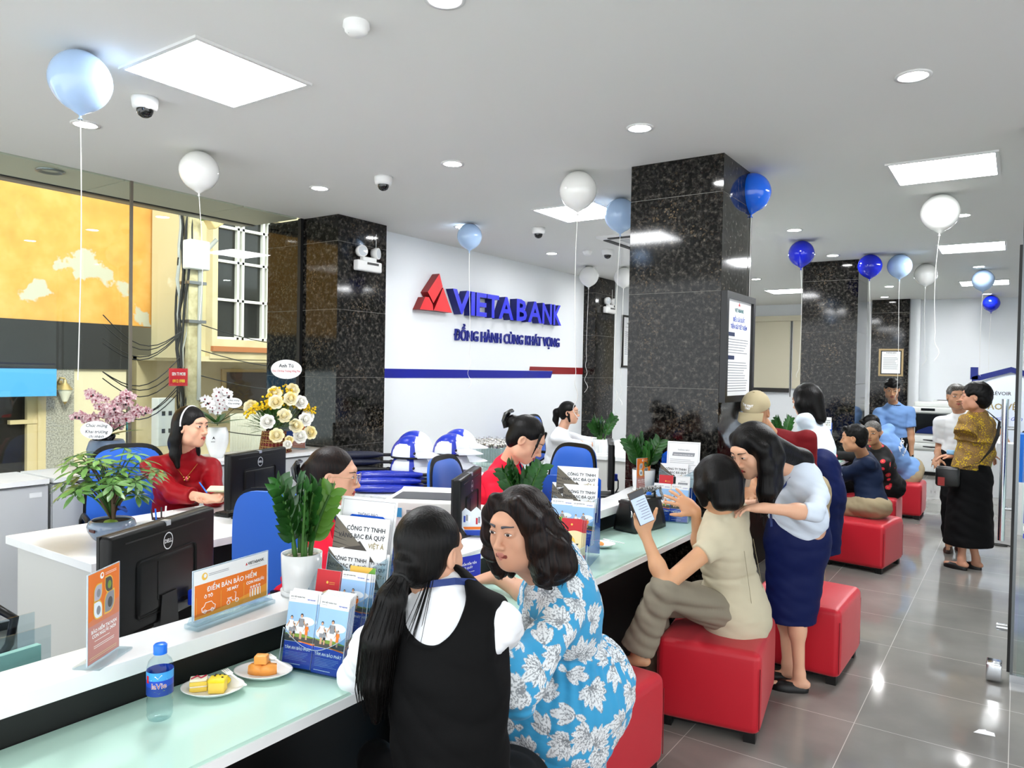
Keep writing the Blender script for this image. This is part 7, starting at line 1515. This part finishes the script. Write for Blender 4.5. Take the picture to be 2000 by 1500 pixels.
    for s in (-1, 1): strands(b, [(H(s*.05, .045, .07)-base, .012), (H(s*.086, .03, .0)-base, .02), (H(s*.10, .0, -.09)-base, .032), (H(s*.09, .01, -.165)-base, .034)], HB, 55, 7+s, r=.0013, wave=.55); strands(b, [(H(s*.06, -.05, .07)-base, .02), (H(s*.10, -.06, -.02)-base, .035), (H(s*.11, -.06, -.11)-base, .05), (H(s*.095, -.05, -.19)-base, .05)], HB, 70, 17+s, r=.0013, wave=.7)
    b.obj('loose_curls', R)
    b = MB(); b.tube([jr[2]+np.array([.028*math.cos(a)*.8, .028*math.cos(a)*-.5, .028*math.sin(a)])-base for a in np.linspace(0, 2*PI, 16)], .003, mat('gold jewellery', 'e0b25a', .25, m=1), n=5); b.obj('bracelet', R)
P6()
# ---- woman in beige waistcoat with a phone
def P7():
    Hp = A(1397, 943, 3.38); N_ = A(1410, 1012, 3.42); R = new_person('seated woman with a black bob in a beige waistcoat, holding up a phone', N_); base = np.array(R.location); sk = 'd6a27c'
    p = Pose(N_, (-1.12, 3.53, .52), N_, Hp, dr(-.62, .75, -.2), face=dr(-.75, .62), s=1.02, shw=.17, hs=1.0)
    S = SD(); head_prims(S, p.H, sk, 'b8504c'); p.torso(S, 0, sk); p.neck_(S, sk, r=.047)
    jl = p.arm(-1, A(1259, 1040, 3.28), dr(-.2, -.5, -1)); jr = p.arm(1, A(1358, 998, 3.5), (0, .3, -1))
    for J in (jr, jl): skin_arm(S, J, sk, 1.0, .95)
    hand(S, jl[2], dr(-.25, .05, .85), dr(.25, -.9, .1), dr(.9, .1, .2), sk, .95, thumb=.3); hand(S, jr[2], dr(-.8, .1, .55), dr(-.3, .9, -.2), dr(-.2, .1, -1), sk, .22, spread=.35, thumb=.1)
    L1 = (p.hL, A(1294, 1152, 3.22), A(1246, 1268, 3.28)); L2 = (p.hR, np.array([-1.42, 3.32, .50]), np.array([-1.45, 3.40, .1]))
    for J in (L1, L2): skin_leg(S, J, sk, 1, .9); foot(S, J[2], (-.8, -.3), sk)
    S.mesh('body', R, base, skinmat(sk), .009, [fineh(p.H, .0045), (jl[2]+dr(-.2, .1, .75)*.09, (.1, .1, .12), .0038), (jr[2]+dr(-.8, .1, .5)*.09, (.12, .1, .1), .0038)])
    V_ = SD(); p.torso(V_, .018, lower=True); a = p.T.R
    V_.cap(p.pel+np.array([.0, 0, .14]), p.pel+np.array([.03, .0, -.05]), .135, .19, .04, flat=(a[:, 1], .85)); V_.cap(p.SL, p.SL+nrm(jl[1]-p.SL)*.045, .058, .056, .02, cut=True); V_.cap(p.SR, p.SR+nrm(jr[1]-p.SR)*.045, .058, .056, .02, cut=True)
    V_.cap(p.nk-np.array([0, 0, .02]), p.nk+(p.H.o-p.nk)*.22, .075, .070, .012, cut=True); V_.cap(p.nk+a[:, 0]*-.055+a[:, 1]*-.035+np.array([0, 0, .03]), p.nk+a[:, 0]*.055+a[:, 1]*-.035+np.array([0, 0, .03]), .026, .026, .006)
    for q_ in (-1, 1): V_.cap(p.nk+a[:, 0]*.055*q_+a[:, 1]*-.035+np.array([0, 0, .03]), p.nk+a[:, 0]*.10*q_+a[:, 1]*.045+np.array([0, 0, -.005]), .026, .010, .006)
    wz = p.pel[2]+.16
    vs_ = wr(.0025, 26, 13); V_.mesh('waistcoat', R, base, cloth('beige linen', 'cbc2a8', .8, .1, (180, .3, .0015)), .006, disp=lambda X, Y, Z: vs_(X, Y, Z)+.006*np.exp(-((Z-wz)/.012)**2))
    b = MB(); sm = mat('linen seam', '9c9378', .8)
    for xx in (-.055, .055): b.tube([p.pel+a[:, 0]*xx*(1+.3*(1-u))+a[:, 1]*-(.118+.02*(1-u)+.0)+a[:, 2]*(.05+.30*u)-base for u in np.linspace(0, 1, 8)], .0012, sm, n=4)
    b.obj('seams', R)
    T_ = SD(); T_.cap(L1[0], L1[1], .095, .064, .03); T_.cap(L1[1], L1[2], .064, .076, .02, cut=True); T_.cap(L2[0], L2[1], .095, .066, .03); T_.cap(L2[1], L2[2], .066, .074, .02, cut=True); T_.ell(p.pel+np.array([0, 0, -.02]), (.175, .165, .105), None, .05)
    T_.mesh('trousers', R, base, cloth('grey khaki', '8a8272', .8), .007, disp=wr(.004, 30, 15))
    b = MB(); [b.tube([L1[2]+np.array([-.02-.03*k, -.01, -.05-.004*k])+np.array([.0, .04*math.cos(q), .03*math.sin(q)])-base for q in np.linspace(0, 2*PI, 12)], .004, mat('sandal', '1a1614', .5), n=5) for k in (1, 3)]; b.tube([L1[2]+np.array([.04, 0, -.085])-base, L1[2]+np.array([-.05, -.02, -.085])-base, L1[2]+np.array([-.15, -.05, -.09])-base], .014, mat('sandal')); b.obj('sandal', R)
    H = p.H; h = SD(); haircap(h, H, vol=1.07, ears=False, facew=.062)
    for s in (-1, 1): h.chain([H(s*.055, .03, .05), H(s*.078, .02, -.02), H(s*.072, .025, -.085)], [.034, .036, .018], .02)
    h.chain([H(-.05, -.05, 0), H(-.055, -.055, -.085)], [.06, .042], .03); h.chain([H(.05, -.05, 0), H(.055, -.055, -.085)], [.06, .042], .03); h.chain([H(0, -.07, .0), H(0, -.075, -.09)], [.06, .042], .03); h.mesh('hair', R, base, HK, .0048)
    ph = jl[2]+dr(-.22, .1, .75)*.095+dr(-.3, .8, .1)*.018; up = nrm(A(1241, 965, 3.26)-A(1264, 1022, 3.26)); n_ = dr(.15, -.95, .1); n_ = nrm(n_-up*up.dot(n_)); x_ = np.cross(up, n_)*-1
    t = thing('phone', 'black smartphone with a lit chat screen in the raised hand of the woman in beige', 'phone', (0, 0, 0)); Mx = Matrix.Identity(4); c0 = A(1252, 990, 3.22)
    for i in range(3): Mx[i][0] = x_[i]; Mx[i][1] = -n_[i]; Mx[i][2] = up[i]; Mx[i][3] = c0[i]
    t.matrix_world = Mx; b = MB(); b.rbox((-.037, -.004, -.076), (.037, .004, .076), mat('phone case', '5a4a3c', .3), .004); b.obj('body', t); b = MB(); quad(b, -.034, -.073, .034, .073, mat('phone screen', '9aa8c4', .1, em='9aaccc', es=.25), -.0046); quad(b, -.034, .045, .034, .073, mat('phone top', '2a2c34', .1), -.0048); lines(b, -.028, .02, -.06, .035, 8, inkg, -.0048, .25); b.obj('screen', t)
P7()
# ---- bending woman in pale shirt and navy skirt
def skirt_(S, a, b_, ra, rb, w, fl=.72): S.cap(a, b_, ra, rb, .03, flat=(w, fl), cut=True)
def P8():
    Hp = A(1468, 880, 3.45); N_ = A(1552, 912, 3.62); R = new_person('standing woman bending forward, long black hair, pale blue shirt and navy pencil skirt', N_); base = np.array(R.location); pel = np.array([-.925, 3.99, .87])
    p = Pose(pel, pel, N_, Hp, dr(-.80, -.38, -.42), up=(0, 0, 1), face=dr(-.9, -.05, -.5), s=1.03, shw=.165, hs=1.02)
    S = SD(); head_prims(S, p.H, 'e0ae90', 'c8474c'); p.torso(S, 0, SKF); p.neck_(S, 'e0ae90', r=.046); sk = 'e0ae90'
    jl = (p.SL, A(1592, 1002, 3.36), A(1494, 992, 3.34)); jr = p.arm(1, A(1440, 985, 3.8), (0, .4, -1))
    for J in (jr, jl): skin_arm(S, J, sk, 1, .95)
    hand(S, jl[2], dr(-1, .1, -.05), dr(0, 0, -1), dr(0, 1), sk, .4); hand(S, jr[2], dr(-1, -.1), (0, 0, -1), dr(0, -1), sk, .4)
    for s, J in ((1, (p.hR, np.array([-.99, 4.03, .47]), np.array([-.97, 4.04, .09]))), (-1, (p.hL, np.array([-.91, 3.93, .47]), np.array([-.89, 3.95, .09])))): skin_leg(S, J, sk, 1, .9); foot(S, J[2], (-.8, -.3), sk)
    S.mesh('body', R, base, skinmat(sk), .009, [fineh(p.H, .0028)]); face_decals(S, p.H, R, base, look=-.2, open_=.62)
    C = SD(); p.torso(C, .020, bust=.95, lower=False); C.ell(pel+(N_-pel)*.12, (.165, .135, .12), p.T.R, .06)
    for J in (jr, jl): C.cap(J[0], J[1], .050, .042, .04); C.cap(J[1], J[1]*.80+J[2]*.20, .042, .040, .02, cut=True); C.cap(J[1]*.90+J[2]*.10, J[1]*.76+J[2]*.24, .045, .045, .004, cut=True)
    C.mesh('shirt', R, base, cloth('pale blue shirt', 'd5e0ee', .7), .0062, disp=wr(.0038, 30, 17))
    K = SD(); w = np.array([.5, .85, 0]); w = nrm(w); x = np.cross(w, [0, 0, 1])
    K.cap(pel+np.array([0, 0, .10]), pel+np.array([0, 0, -.10]), .135, .172, .04, flat=(x, .85)); K.cap(pel+np.array([0, 0, -.10]), pel+np.array([-.02, -.01, -.52]), .172, .140, .04, flat=(x, .80), cut=True)
    K.mesh('pencil_skirt', R, base, cloth('navy suiting', '0b1748', .6, .2), .007, disp=wr(.002, 24, 19))
    b = MB(); [shoe(b, q, (-.8, -.3), blk, .9) for q in (np.array([-.97, 4.04, 0])-base, np.array([-.89, 3.95, 0])-base)]; b.obj('shoes', R)
    H = p.H; h = SD(); haircap(h, H, vol=1.05, ears=False, facew=.064); dn = H.R.T@np.array([0, 0, -1.])/1
    D2 = lambda pt, l: H(*(np.array(pt)+dn*l))
    h.chain([H(-.05, .03, .075), H(-.084, .012, .02), D2((-.088, .0, -.02), .05), D2((-.085, .0, -.03), .15), D2((-.07, .0, -.04), .24)], [.024, .032, .038, .042, .018], .02)
    h.chain([H(-.06, -.05, .03), D2((-.075, -.06, -.02), .03), D2((-.07, -.06, -.03), .14), D2((-.06, -.05, -.03), .25)], [.045, .045, .040, .014], .03)
    h.chain([H(.05, .03, .075), H(.080, .012, .0), D2((.08, .0, -.03), .08), D2((.07, .01, -.04), .18)], [.024, .028, .028, .012], .02)
    h.chain([H(0, -.07, .0), p.nk*.9+p.H.o*.1+p.T.R[:, 1]*-.06, p.nk*.86+pel*.14+p.T.R[:, 1]*-.088], [.07, .05, .015], .05)
    h.mesh('hair', R, base, HK, .0048); b = MB(); strands(b, [(H(-.06, .02, .06)-base, .02), (D2((-.088, .0, -.01), .04)-base, .034), (D2((-.085, .0, -.03), .15)-base, .045), (D2((-.07, .0, -.04), .28)-base, .04)], HK, 90, 5, r=.0013); b.obj('loose_strands', R)
    b = MB(); ly = mat('lanyard navy'); a = p.T.R; b.ribbon([p.nk+a[:, 0]*x+a[:, 1]*y+a[:, 2]*z-base for x, y, z in ((-.06, 0, .04), (-.07, .07, .02), (-.05, .13, -.08), (0, .15, -.2))]+[p.nk+a[:, 1]*.14+a[:, 2]*-.2+np.array([0, 0, -.1])-base], .014, ly, up=a[:, 0]); b.obj('lanyard', R)
P8()
# ---- generic standing and seated figures
def fig(name_lab, Hp, N_, pel, look, face, top, bottom, hands, feet, hair='short', sk=SKM, s=1.0, hs=1.0, girth=1, shw=.175, seated=False, sleeve='short', h=.009, hh=.0045, knees=None, lips='a05048', old=0, hint=(0, 0, -1), skirt=None, bust=0, topdisp=None, shoes=None, cap=False, hm=None, glasses=False, extra=None, colfn=None, up=(0, 0, 1), collar=True, det=0, curl=.4):
    R = new_person(name_lab, N_ if seated else pel); base = np.array(R.location); base[2] = 0
    p = Pose(pel, pel, N_, Hp, look, up=up, face=face, s=s, girth=girth, shw=shw, hs=hs); f = nrm([face[0], face[1], 0])
    S = SD(); head_prims(S, p.H, sk, lips, old=old); p.torso(S, 0, sk); p.neck_(S, sk, r=.05 if not bust else .046)
    js = [p.arm(q, t_, hint) for q, t_ in zip((1, -1), hands)]
    for q, J in zip((1, -1), js): skin_arm(S, J, sk, s, .95 if bust else 1.08); d_ = nrm(J[2]-J[1]); hand(S, J[2], d_, (-q*p.T.R[:, 0] if abs(d_[2]) > .6 else np.array([0, 0, -1.])), f if abs(d_[2]) > .6 else -q*p.T.R[:, 0], sk, curl, s, k=.006)
    legs = []
    for q, t_, kn in zip((1, -1), feet, knees or (None, None)):
        J = p.leg(q, np.array(t_)+np.array([0, 0, .09]), f*.5+np.array([0, 0, 1.0 if seated else .0])+f*.4) if kn is None else (p.hR if q > 0 else p.hL, np.array(kn), np.array(t_)+np.array([0, 0, .09])); legs.append(J); skin_leg(S, J, sk, s, .95); foot(S, J[2], f, sk)
    S.mesh('body', R, base, skinmat(sk), h*1.25, [fineh(p.H, hh)]); face_decals(S, p.H, R, base, det=det, glasses=glasses, brow='3a302a' if not old else '5a544c')
    C = SD(); p.torso(C, .016, bust=bust, lower=not skirt); e = .016
    if skirt: C.ell(pel+(N_-pel)*.16, (.155*s, .125*s, .12*s), p.T.R, .06)
    for J in js:
        if sleeve == 'short': C.cap(J[0], J[0]*.30+J[1]*.70, .062*s, .064*s, .03, cut=True)
        elif sleeve == 'long': C.cap(J[0], J[1], .062*s, .054*s, .03); C.cap(J[1], J[1]*.12+J[2]*.88, .054*s, .040*s, .02, cut=True)
        elif sleeve == 'wide': C.cap(J[0], J[1], .070*s, .075*s, .03); C.cap(J[1], J[1]*.45+J[2]*.55, .078*s, .070*s, .02, cut=True)
    if collar: C.cap(p.nk-np.array([0, 0, .02]), p.nk+(p.H.o-p.nk)*.22, .070*s, .064*s, .012, cut=True)
    if extra: extra(C, p, js)
    C.mesh('shirt' if not bust else 'blouse', R, base, top, h, disp=topdisp or wr(.0032, 26, 23), colfn=colfn)
    if skirt:
        K = SD(); ra, rb, L_, fl = skirt; x = p.T.R[:, 1]; K.cap(pel+np.array([0, 0, .10]), pel+np.array([0, 0, -.08]), .130*s, ra, .04, flat=(x, fl)); K.cap(pel+np.array([0, 0, -.08]), pel+np.array([0, 0, -L_]), ra, rb, .04, flat=(x, fl), cut=True); K.mesh('skirt', R, base, bottom, h, disp=wr(.003, 24, 29))
    else:
        T_ = SD(); T_.ell(pel-np.array([0, 0, .015]), ((.192 if seated else .165)*s*girth, (.158 if seated else .13)*s*girth, .11*s), p.T.R, .04)
        for J in legs: T_.cap(J[0], J[1], .098*s, .068*s, .03); T_.cap(J[1], J[2]+(J[1]-J[2])*.04, .068*s, .060*s, .02, cut=True)
        T_.mesh('trousers', R, base, bottom, h, disp=wr(.004, 28, 31))
    b = MB(); [shoe(b, np.array(t_)-base, f, shoes or blk, 1.0 if not bust else .9) for t_ in feet]; b.obj('shoes', R)
    H = p.H; q = SD(); hm = hm or HK
    if hair == 'short': haircap(q, H, vol=1.0, fz=-.006 if not old else .0, facew=.066); q.cap(H(-.045, .065, .092), H(.045, .065, .092), .018*hs, None, .02)
    elif hair == 'fringe': haircap(q, H, vol=1.03, fz=-.012); q.chain([H(-.06, .055, .075), H(-.01, .088, .070), H(.06, .055, .075)], [.024, .026, .024], .02)
    elif hair == 'bob': haircap(q, H, vol=1.08, ears=False, facew=.060); [q.chain([H(s_*.05, -.02, .05), H(s_*.078, -.01, -.03), H(s_*.070, .0, -.13)], [.045, .045, .030], .03) for s_ in (-1, 1)]; q.chain([H(0, -.06, .0), H(0, -.075, -.14)], [.075, .055], .03)
    elif hair == 'bun': haircap(q, H, vol=1.0); he(q, H, (0, -.11, -.04), (.035, .03, .035))
    elif hair == 'puff': haircap(q, H, vol=1.12, ears=True, facew=.066); he(q, H, (0, -.06, -.0), (.085, .07, .10)); 
    elif hair == 'cap': haircap(q, H, vol=.96, fz=-.01)
    hd_ = None
    if hair in ('puff', 'fringe', 'short'):
        c_ = p.H.o; hd_ = lambda X, Y, Z: .0025*np.sin(90*(X-c_[0])+3*np.sin(60*(Z-c_[2])))*np.sin(80*(Y-c_[1])+2*np.sin(70*(X-c_[0])))
    q.mesh('hair', R, base, hm, .0055 if hh < .004 else .007, disp=hd_); return R, base, p, js, legs
polo = cloth('maroon polo', '6e1218', .75); khk = cloth('khaki cotton', 'a59577', .85); lbp = cloth('light blue polo', '7fa6dc', .75); blkc = cloth('black cotton', '0b0b0d', .8); nvs = cloth('dark navy shirt', '16223c', .7); whs = cloth('white shirt cotton', 'd8e3ef', .75)
def trim_stripe(b, c, d, r, m, w=.004):
    d = nrm(d); u = nrm(np.cross(d, [.2, .3, 1])); v = np.cross(d, u); b.tube([c+(u*math.cos(t)+v*math.sin(t))*r for t in np.linspace(0, 2*PI, 20)], w, m, n=4)
# man in cap
Hc = A(1476, 806, 4.60); Nc = A(1512, 862, 4.72); pc = np.array([-1.13, 4.93, .86])
R, base, p, js, legs = fig('older man in a khaki baseball cap and maroon polo, holding a white bowl', Hc, Nc, pc, dr(-.50, -.72, -.42), dr(-.42, -.88, -.1), polo, khk, (A(1462, 968, 4.35), A(1545, 985, 4.5)), ((-1.2, 4.90, 0), (-1.05, 5.0, 0)), hair='cap', sk='bb8a68', hm=HG, s=1.04, old=1, hint=(0, 0, -1), h=.0075)
b = MB(); H = p.H; kc = mat('khaki cap', 'b3a583', .8); bump(kc, 200, .3, .001); n, k = 28, 10; vs = []
for j in range(k+1):
    a = PI/2*j/k
    for i in range(n): t = 2*PI*i/n; vs.append(H(.088*math.cos(a)*math.cos(t), -.012+.104*math.cos(a)*math.sin(t), .040+.098*math.sin(a))-base)
b.add(vs, [(j*n+i, j*n+(i+1) % n, (j+1)*n+(i+1) % n, (j+1)*n+i) for j in range(k) for i in range(n)], kc, True)
vs = []
for i in range(13):
    t = -1.15+2.3*i/12; x = .082*math.sin(t); y = .075+.02*math.cos(t); vs += [H(x, y-.0, .047)-base, H(x*1.0, y+.075*math.cos(t*.8), .030-.022*math.cos(t*.6)+.02*(x/.08)**2*0)-base, H(x, y, .041)-base, H(x, y+.073*math.cos(t*.8), .026-.022*math.cos(t*.6))-base]
b.add(vs, [f for i in range(12) for f in ((4*i, 4*i+1, 4*i+5, 4*i+4), (4*i+2, 4*i+6, 4*i+7, 4*i+3), (4*i+1, 4*i+3, 4*i+7, 4*i+5))], kc, True); b.ell(H(0, -.012, .138)-base, (.008, .008, .005), kc, 8, 5)
wl_ = []
for s_, sz, z0 in (('THE FIRST', .016, .082), ('1987', .018, .066)):
    v_, f_ = text_geo(s_, sz, 'CENTER', 0, .04); b.add([H(-.02-x_, -.012+math.sqrt(max(0, 1-((z_+z0-.04)/.098)**2-((-.02-x_)/.088)**2))*.104+.0015, z_+z0)-base if False else H(.02-x_, -.012+math.sqrt(max(0, 1-((z_+z0-.04)/.098)**2-((.02-x_)/.088)**2))*.104+.0015, z_+z0)-base for x_, z_, _ in v_], f_, pwt)
b.obj('baseball_cap', R)
b = MB()
for J in js: c = J[0]*.33+J[1]*.67; trim_stripe(b, c-base, J[1]-J[0], .064, cream_); trim_stripe(b, c-base+nrm(J[0]-J[1])*.02, J[1]-J[0], .064, cream_, .003)
for k in (0, .014): b.tube([p.nk+p.T.R[:, 0]*x*(1.16+k*3)+p.T.R[:, 1]*y*1.15+p.T.R[:, 2]*(z-k)-base for x, y, z in ((.078, .02, .025), (.074, .06, .0), (.05, .10, -.04), (.0, .12, -.09), (-.05, .10, -.04), (-.074, .06, .0), (-.078, .02, .025))], .0025, cream_, n=4)
b.obj('polo_trim', R, label='cream stripes on collar and sleeves')
cup(*(A(1450, 950, 4.28)), .05, .06, 'white paper bowl held by the man in the cap', mat('paper bowl', 'ecead8', .5), 'paper_bowl', 'bowl')
# standing woman with bob, back to camera
fig('standing woman with a black bob, pale blouse and navy skirt, back to the camera', A(1574, 783, 5.5), A(1592, 838, 5.55), np.array([-1.12, 5.52, .88]), dr(-.55, .78, -.25), dr(-.62, .75, -.1), whs, mat('navy suiting'), (A(1560, 905, 5.6), A(1600, 900, 5.95)), ((-1.1, 5.52, 0), (-1.2, 5.62, 0)), hair='bob', sk=SKF, s=1.03, bust=.8, sleeve='long', skirt=(.175, .150, .50, .82), h=.008, hint=(.5, .1, -1), collar=False)
# seated man in navy
R, base, p, js, legs = fig('seated man in a dark navy shirt, khaki trousers and black belt', A(1668, 856, 6.35), A(1690, 898, 6.45), np.array([-1.02, 6.98, .51]), dr(-.80, .50, -.08), dr(-.85, .35), nvs, khk, (np.array([-1.40, 6.74, .80]), np.array([-1.45, 7.10, .80])), ((-1.52, 6.80, 0), (-1.55, 7.05, 0)), hair='short', sk='c08c6a', seated=True, sleeve='long', h=.009, hint=(.1, 0, -1), girth=1.08)
b = MB(); c = p.pel+(p.nk-p.pel)*.10-base; b.tube([c+p.T.R[:, 0]*.178*math.cos(t)+p.T.R[:, 1]*.145*math.sin(t)+np.array([0, 0, -.035]) for t in np.linspace(0, 2*PI, 28)], .016, blk, n=6); b.obj('belt', R)
# older woman in black floral
flo = mat('black floral', '0c0a0b', .75); mp = coords(flo); v = N(flo, 'ShaderNodeTexVoronoi'); v.inputs['Scale'].default_value = 10.5; L(flo, mp, 0, v, 'Vector'); rp_ = ramp(flo, [(0, 'e8b25a'), (.07, 'e03a48'), (.24, 'c42834'), (.27, '0c0a0b')], 'CONSTANT'); L(flo, v, 'Distance', rp_, 0); L(flo, rp_, 0, bsdf(flo), 'Base Color')
fig('older woman in a black blouse with red flowers, hair tied back, looking left', A(1703, 846, 7.35), A(1717, 880, 7.45), np.array([-1.08, 8.45, .51]), dr(-.62, -.75, -.06), dr(-.8, .2), flo, blkc, (np.array([-1.62, 8.2, .80]), np.array([-1.62, 8.6, .80])), ((-1.5, 8.3, 0), (-1.5, 8.55, 0)), hair='bun', sk='b98a66', seated=True, sleeve='long', old=1, hm=HG, h=.011, bust=.5, hint=(.1, 0, -1), girth=1.05, hh=.005)
# seated person in printed light blue shirt
R, base, p, js, legs = fig('seated person in a light blue shirt with white back lettering, bending over the counter', A(1700, 832, 8.45), A(1722, 853, 8.45), np.array([-1.04, 9.78, .51]), dr(-.75, .45, -.45), dr(-.45, .85, -.2), lbp, khk, (np.array([-1.66, 9.3, .80]), np.array([-1.62, 9.75, .80])), ((-1.5, 9.6, 0), (-1.5, 9.85, 0)), hair='short', sk='c08c6a', seated=True, h=.011, hint=(.1, 0, -1), girth=1.1, hh=.006)
b = MB(); L_ = np.linalg.norm(p.nk-p.pel); a = p.T.R
for s_, sz, z0 in (('APiS', .085, .72), ('& Catering', .04, .60)):
    v_, f_ = text_geo(s_, sz, 'CENTER', 0, .03); b.add([p.pel+a@np.array([x_, -(.158-.9*x_*x_), z0*L_+z_])-base for x_, z_, _ in v_], f_, pwt)
b.obj('back_lettering', R)
# young man standing
R, base, p, js, legs = fig('young man in a light blue polo with dark collar standing beside the photocopier', A(1742, 760, 8.95), A(1746, 795, 9.05), np.array([-1.26, 10.20, .86]), dr(-.38, -.82, -.30), dr(-.15, -.98), lbp, blkc, (A(1718, 905, 8.9), A(1780, 888, 9.0)), ((-1.33, 10.22, 0), (-1.16, 10.26, 0)), hair='fringe', sk='c89672', s=1.03, hs=1.08, h=.010, hint=(0, .5, -.3), hh=.005)
b = MB(); trim_stripe(b, p.nk+np.array([0, 0, .022])-base, (0, 0, 1), .074, mat('dark collar', '14203c', .6), .014)
for J in js: trim_stripe(b, J[0]*.32+J[1]*.68-base, J[1]-J[0], .064, MC['dark collar'], .004)
b.obj('collar', R)
b = MB(); b.rbox((-.008, -.04, -.07), (.008, .04, .07), blk, .004); tag(b.obj('phone', loc=tuple(js[1][2]+np.array([0.02, -.03, -.08]))), 'black phone in the lowered hand of the young man in light blue', 'phone')
# older man in white
fig('older man in a white shirt, his face showing behind the woman in yellow', A(1868, 775, 6.95), A(1880, 815, 7.0), np.array([-.44, 8.22, .88]), dr(-.32, -.94, -.05), dr(-.55, -.8), cloth('white tee', 'dfe2e4', .7), blkc, (np.array([-.62, 8.05, .85]), np.array([-.25, 8.0, .85])), ((-.50, 8.02, 0), (-.42, 8.2, 0)), hair='short', sk='b98a6c', old=1, hm=HG, s=1.03, h=.010, hint=(0, .4, -1), shoes=mat('brown sandal', '3a241a', .5), hh=.004)
# woman in yellow
ylw = mat('yellow print blouse', 'c9a818', .7); mp = coords(ylw); v = N(ylw, 'ShaderNodeTexVoronoi'); v.inputs['Scale'].default_value = 75; L(ylw, mp, 0, v, 'Vector'); n_ = N(ylw, 'ShaderNodeTexNoise'); n_.inputs['Scale'].default_value = 14; L(ylw, mp, 0, n_, 'Vector'); mm_ = N(ylw, 'ShaderNodeMath', operation='ADD'); L(ylw, v, 'Distance', mm_, 0); L(ylw, n_, 0, mm_, 1); rp_ = ramp(ylw, [(.55, 'd8be18'), (.82, 'c8a01e'), (.95, '4a1f28'), (1.0, '8a6a3a')]); L(ylw, mm_, 0, rp_, 0); L(ylw, rp_, 0, bsdf(ylw), 'Base Color')
def frill(C, p, js):
    a = p.T.R
    for s_ in (-1, 1): q = p.SR if s_ > 0 else p.SL; C.cap(q+np.array([0, 0, -.05]), q+np.array([0, 0, -.11])+a[:, 0]*s_*.03, .075, .095, .02, cut=True)
    C.cap(p.pel+(p.nk-p.pel)*.62, p.pel+(p.nk-p.pel)*.50, .150, .185, .02, flat=(a[:, 1], .78), cut=True); C.cap(p.pel+(p.nk-p.pel)*.4, p.pel+np.array([0, 0, -.02]), .14, .185, .03, flat=(a[:, 1], .75), cut=True)
R, base, p, js, legs = fig('woman in a yellow patterned blouse and long black skirt with a crossbody bag', A(1904, 775, 6.25), A(1910, 812, 6.30), np.array([-.32, 7.42, .86]), dr(-.85, .50, .0), dr(-.55, .82), ylw, cloth('black skirt', '08080a', .8), (A(1862, 890, 6.45), A(1940, 900, 6.5)), ((-.36, 7.30, 0), (-.26, 7.40, 0)), hair='puff', sk=SKM, s=1.0, bust=.8, sleeve='wide', skirt=(.18, .215, .66, .85), h=.009, hint=(.3, -.3, -1), extra=frill, hh=.004)
b = MB(); a = p.T.R; b.ribbon([p.pel+a@np.array(q)-base for q in ((.10, -.02, .50), (.10, -.13, .42), (.04, -.155, .30), (-.06, -.165, .18), (-.15, -.13, .06), (-.19, -.02, -.0))], .028, blk, up=a[:, 2]); b.obj('bag_strap', R)
t = thing('crossbody_bag', 'small black crossbody bag with a red tag at the hip of the woman in yellow', 'bag', tuple(p.pel+a@np.array([-.24, .06, -.10]))); b = MB(); b.rbox((-.09, -.04, -.08), (.09, .04, .09), lea, .025); b.obj('body', t); b = MB(); b.box((-.07, -.043, -.07), (-.02, -.04, -.0), mat('red tag', '8c2a26', .5)); b.obj('tag', t)
b = MB(); b.rbox((-.03, -.01, -.02), (.03, .01, .02), mat('mask blue', '8ec0e8', .7), .008); tag(b.obj('face_mask', loc=tuple(js[0][2]+np.array([-.02, -.03, .03]))), 'crumpled pale blue face mask in the hand of the woman in yellow', 'face mask')
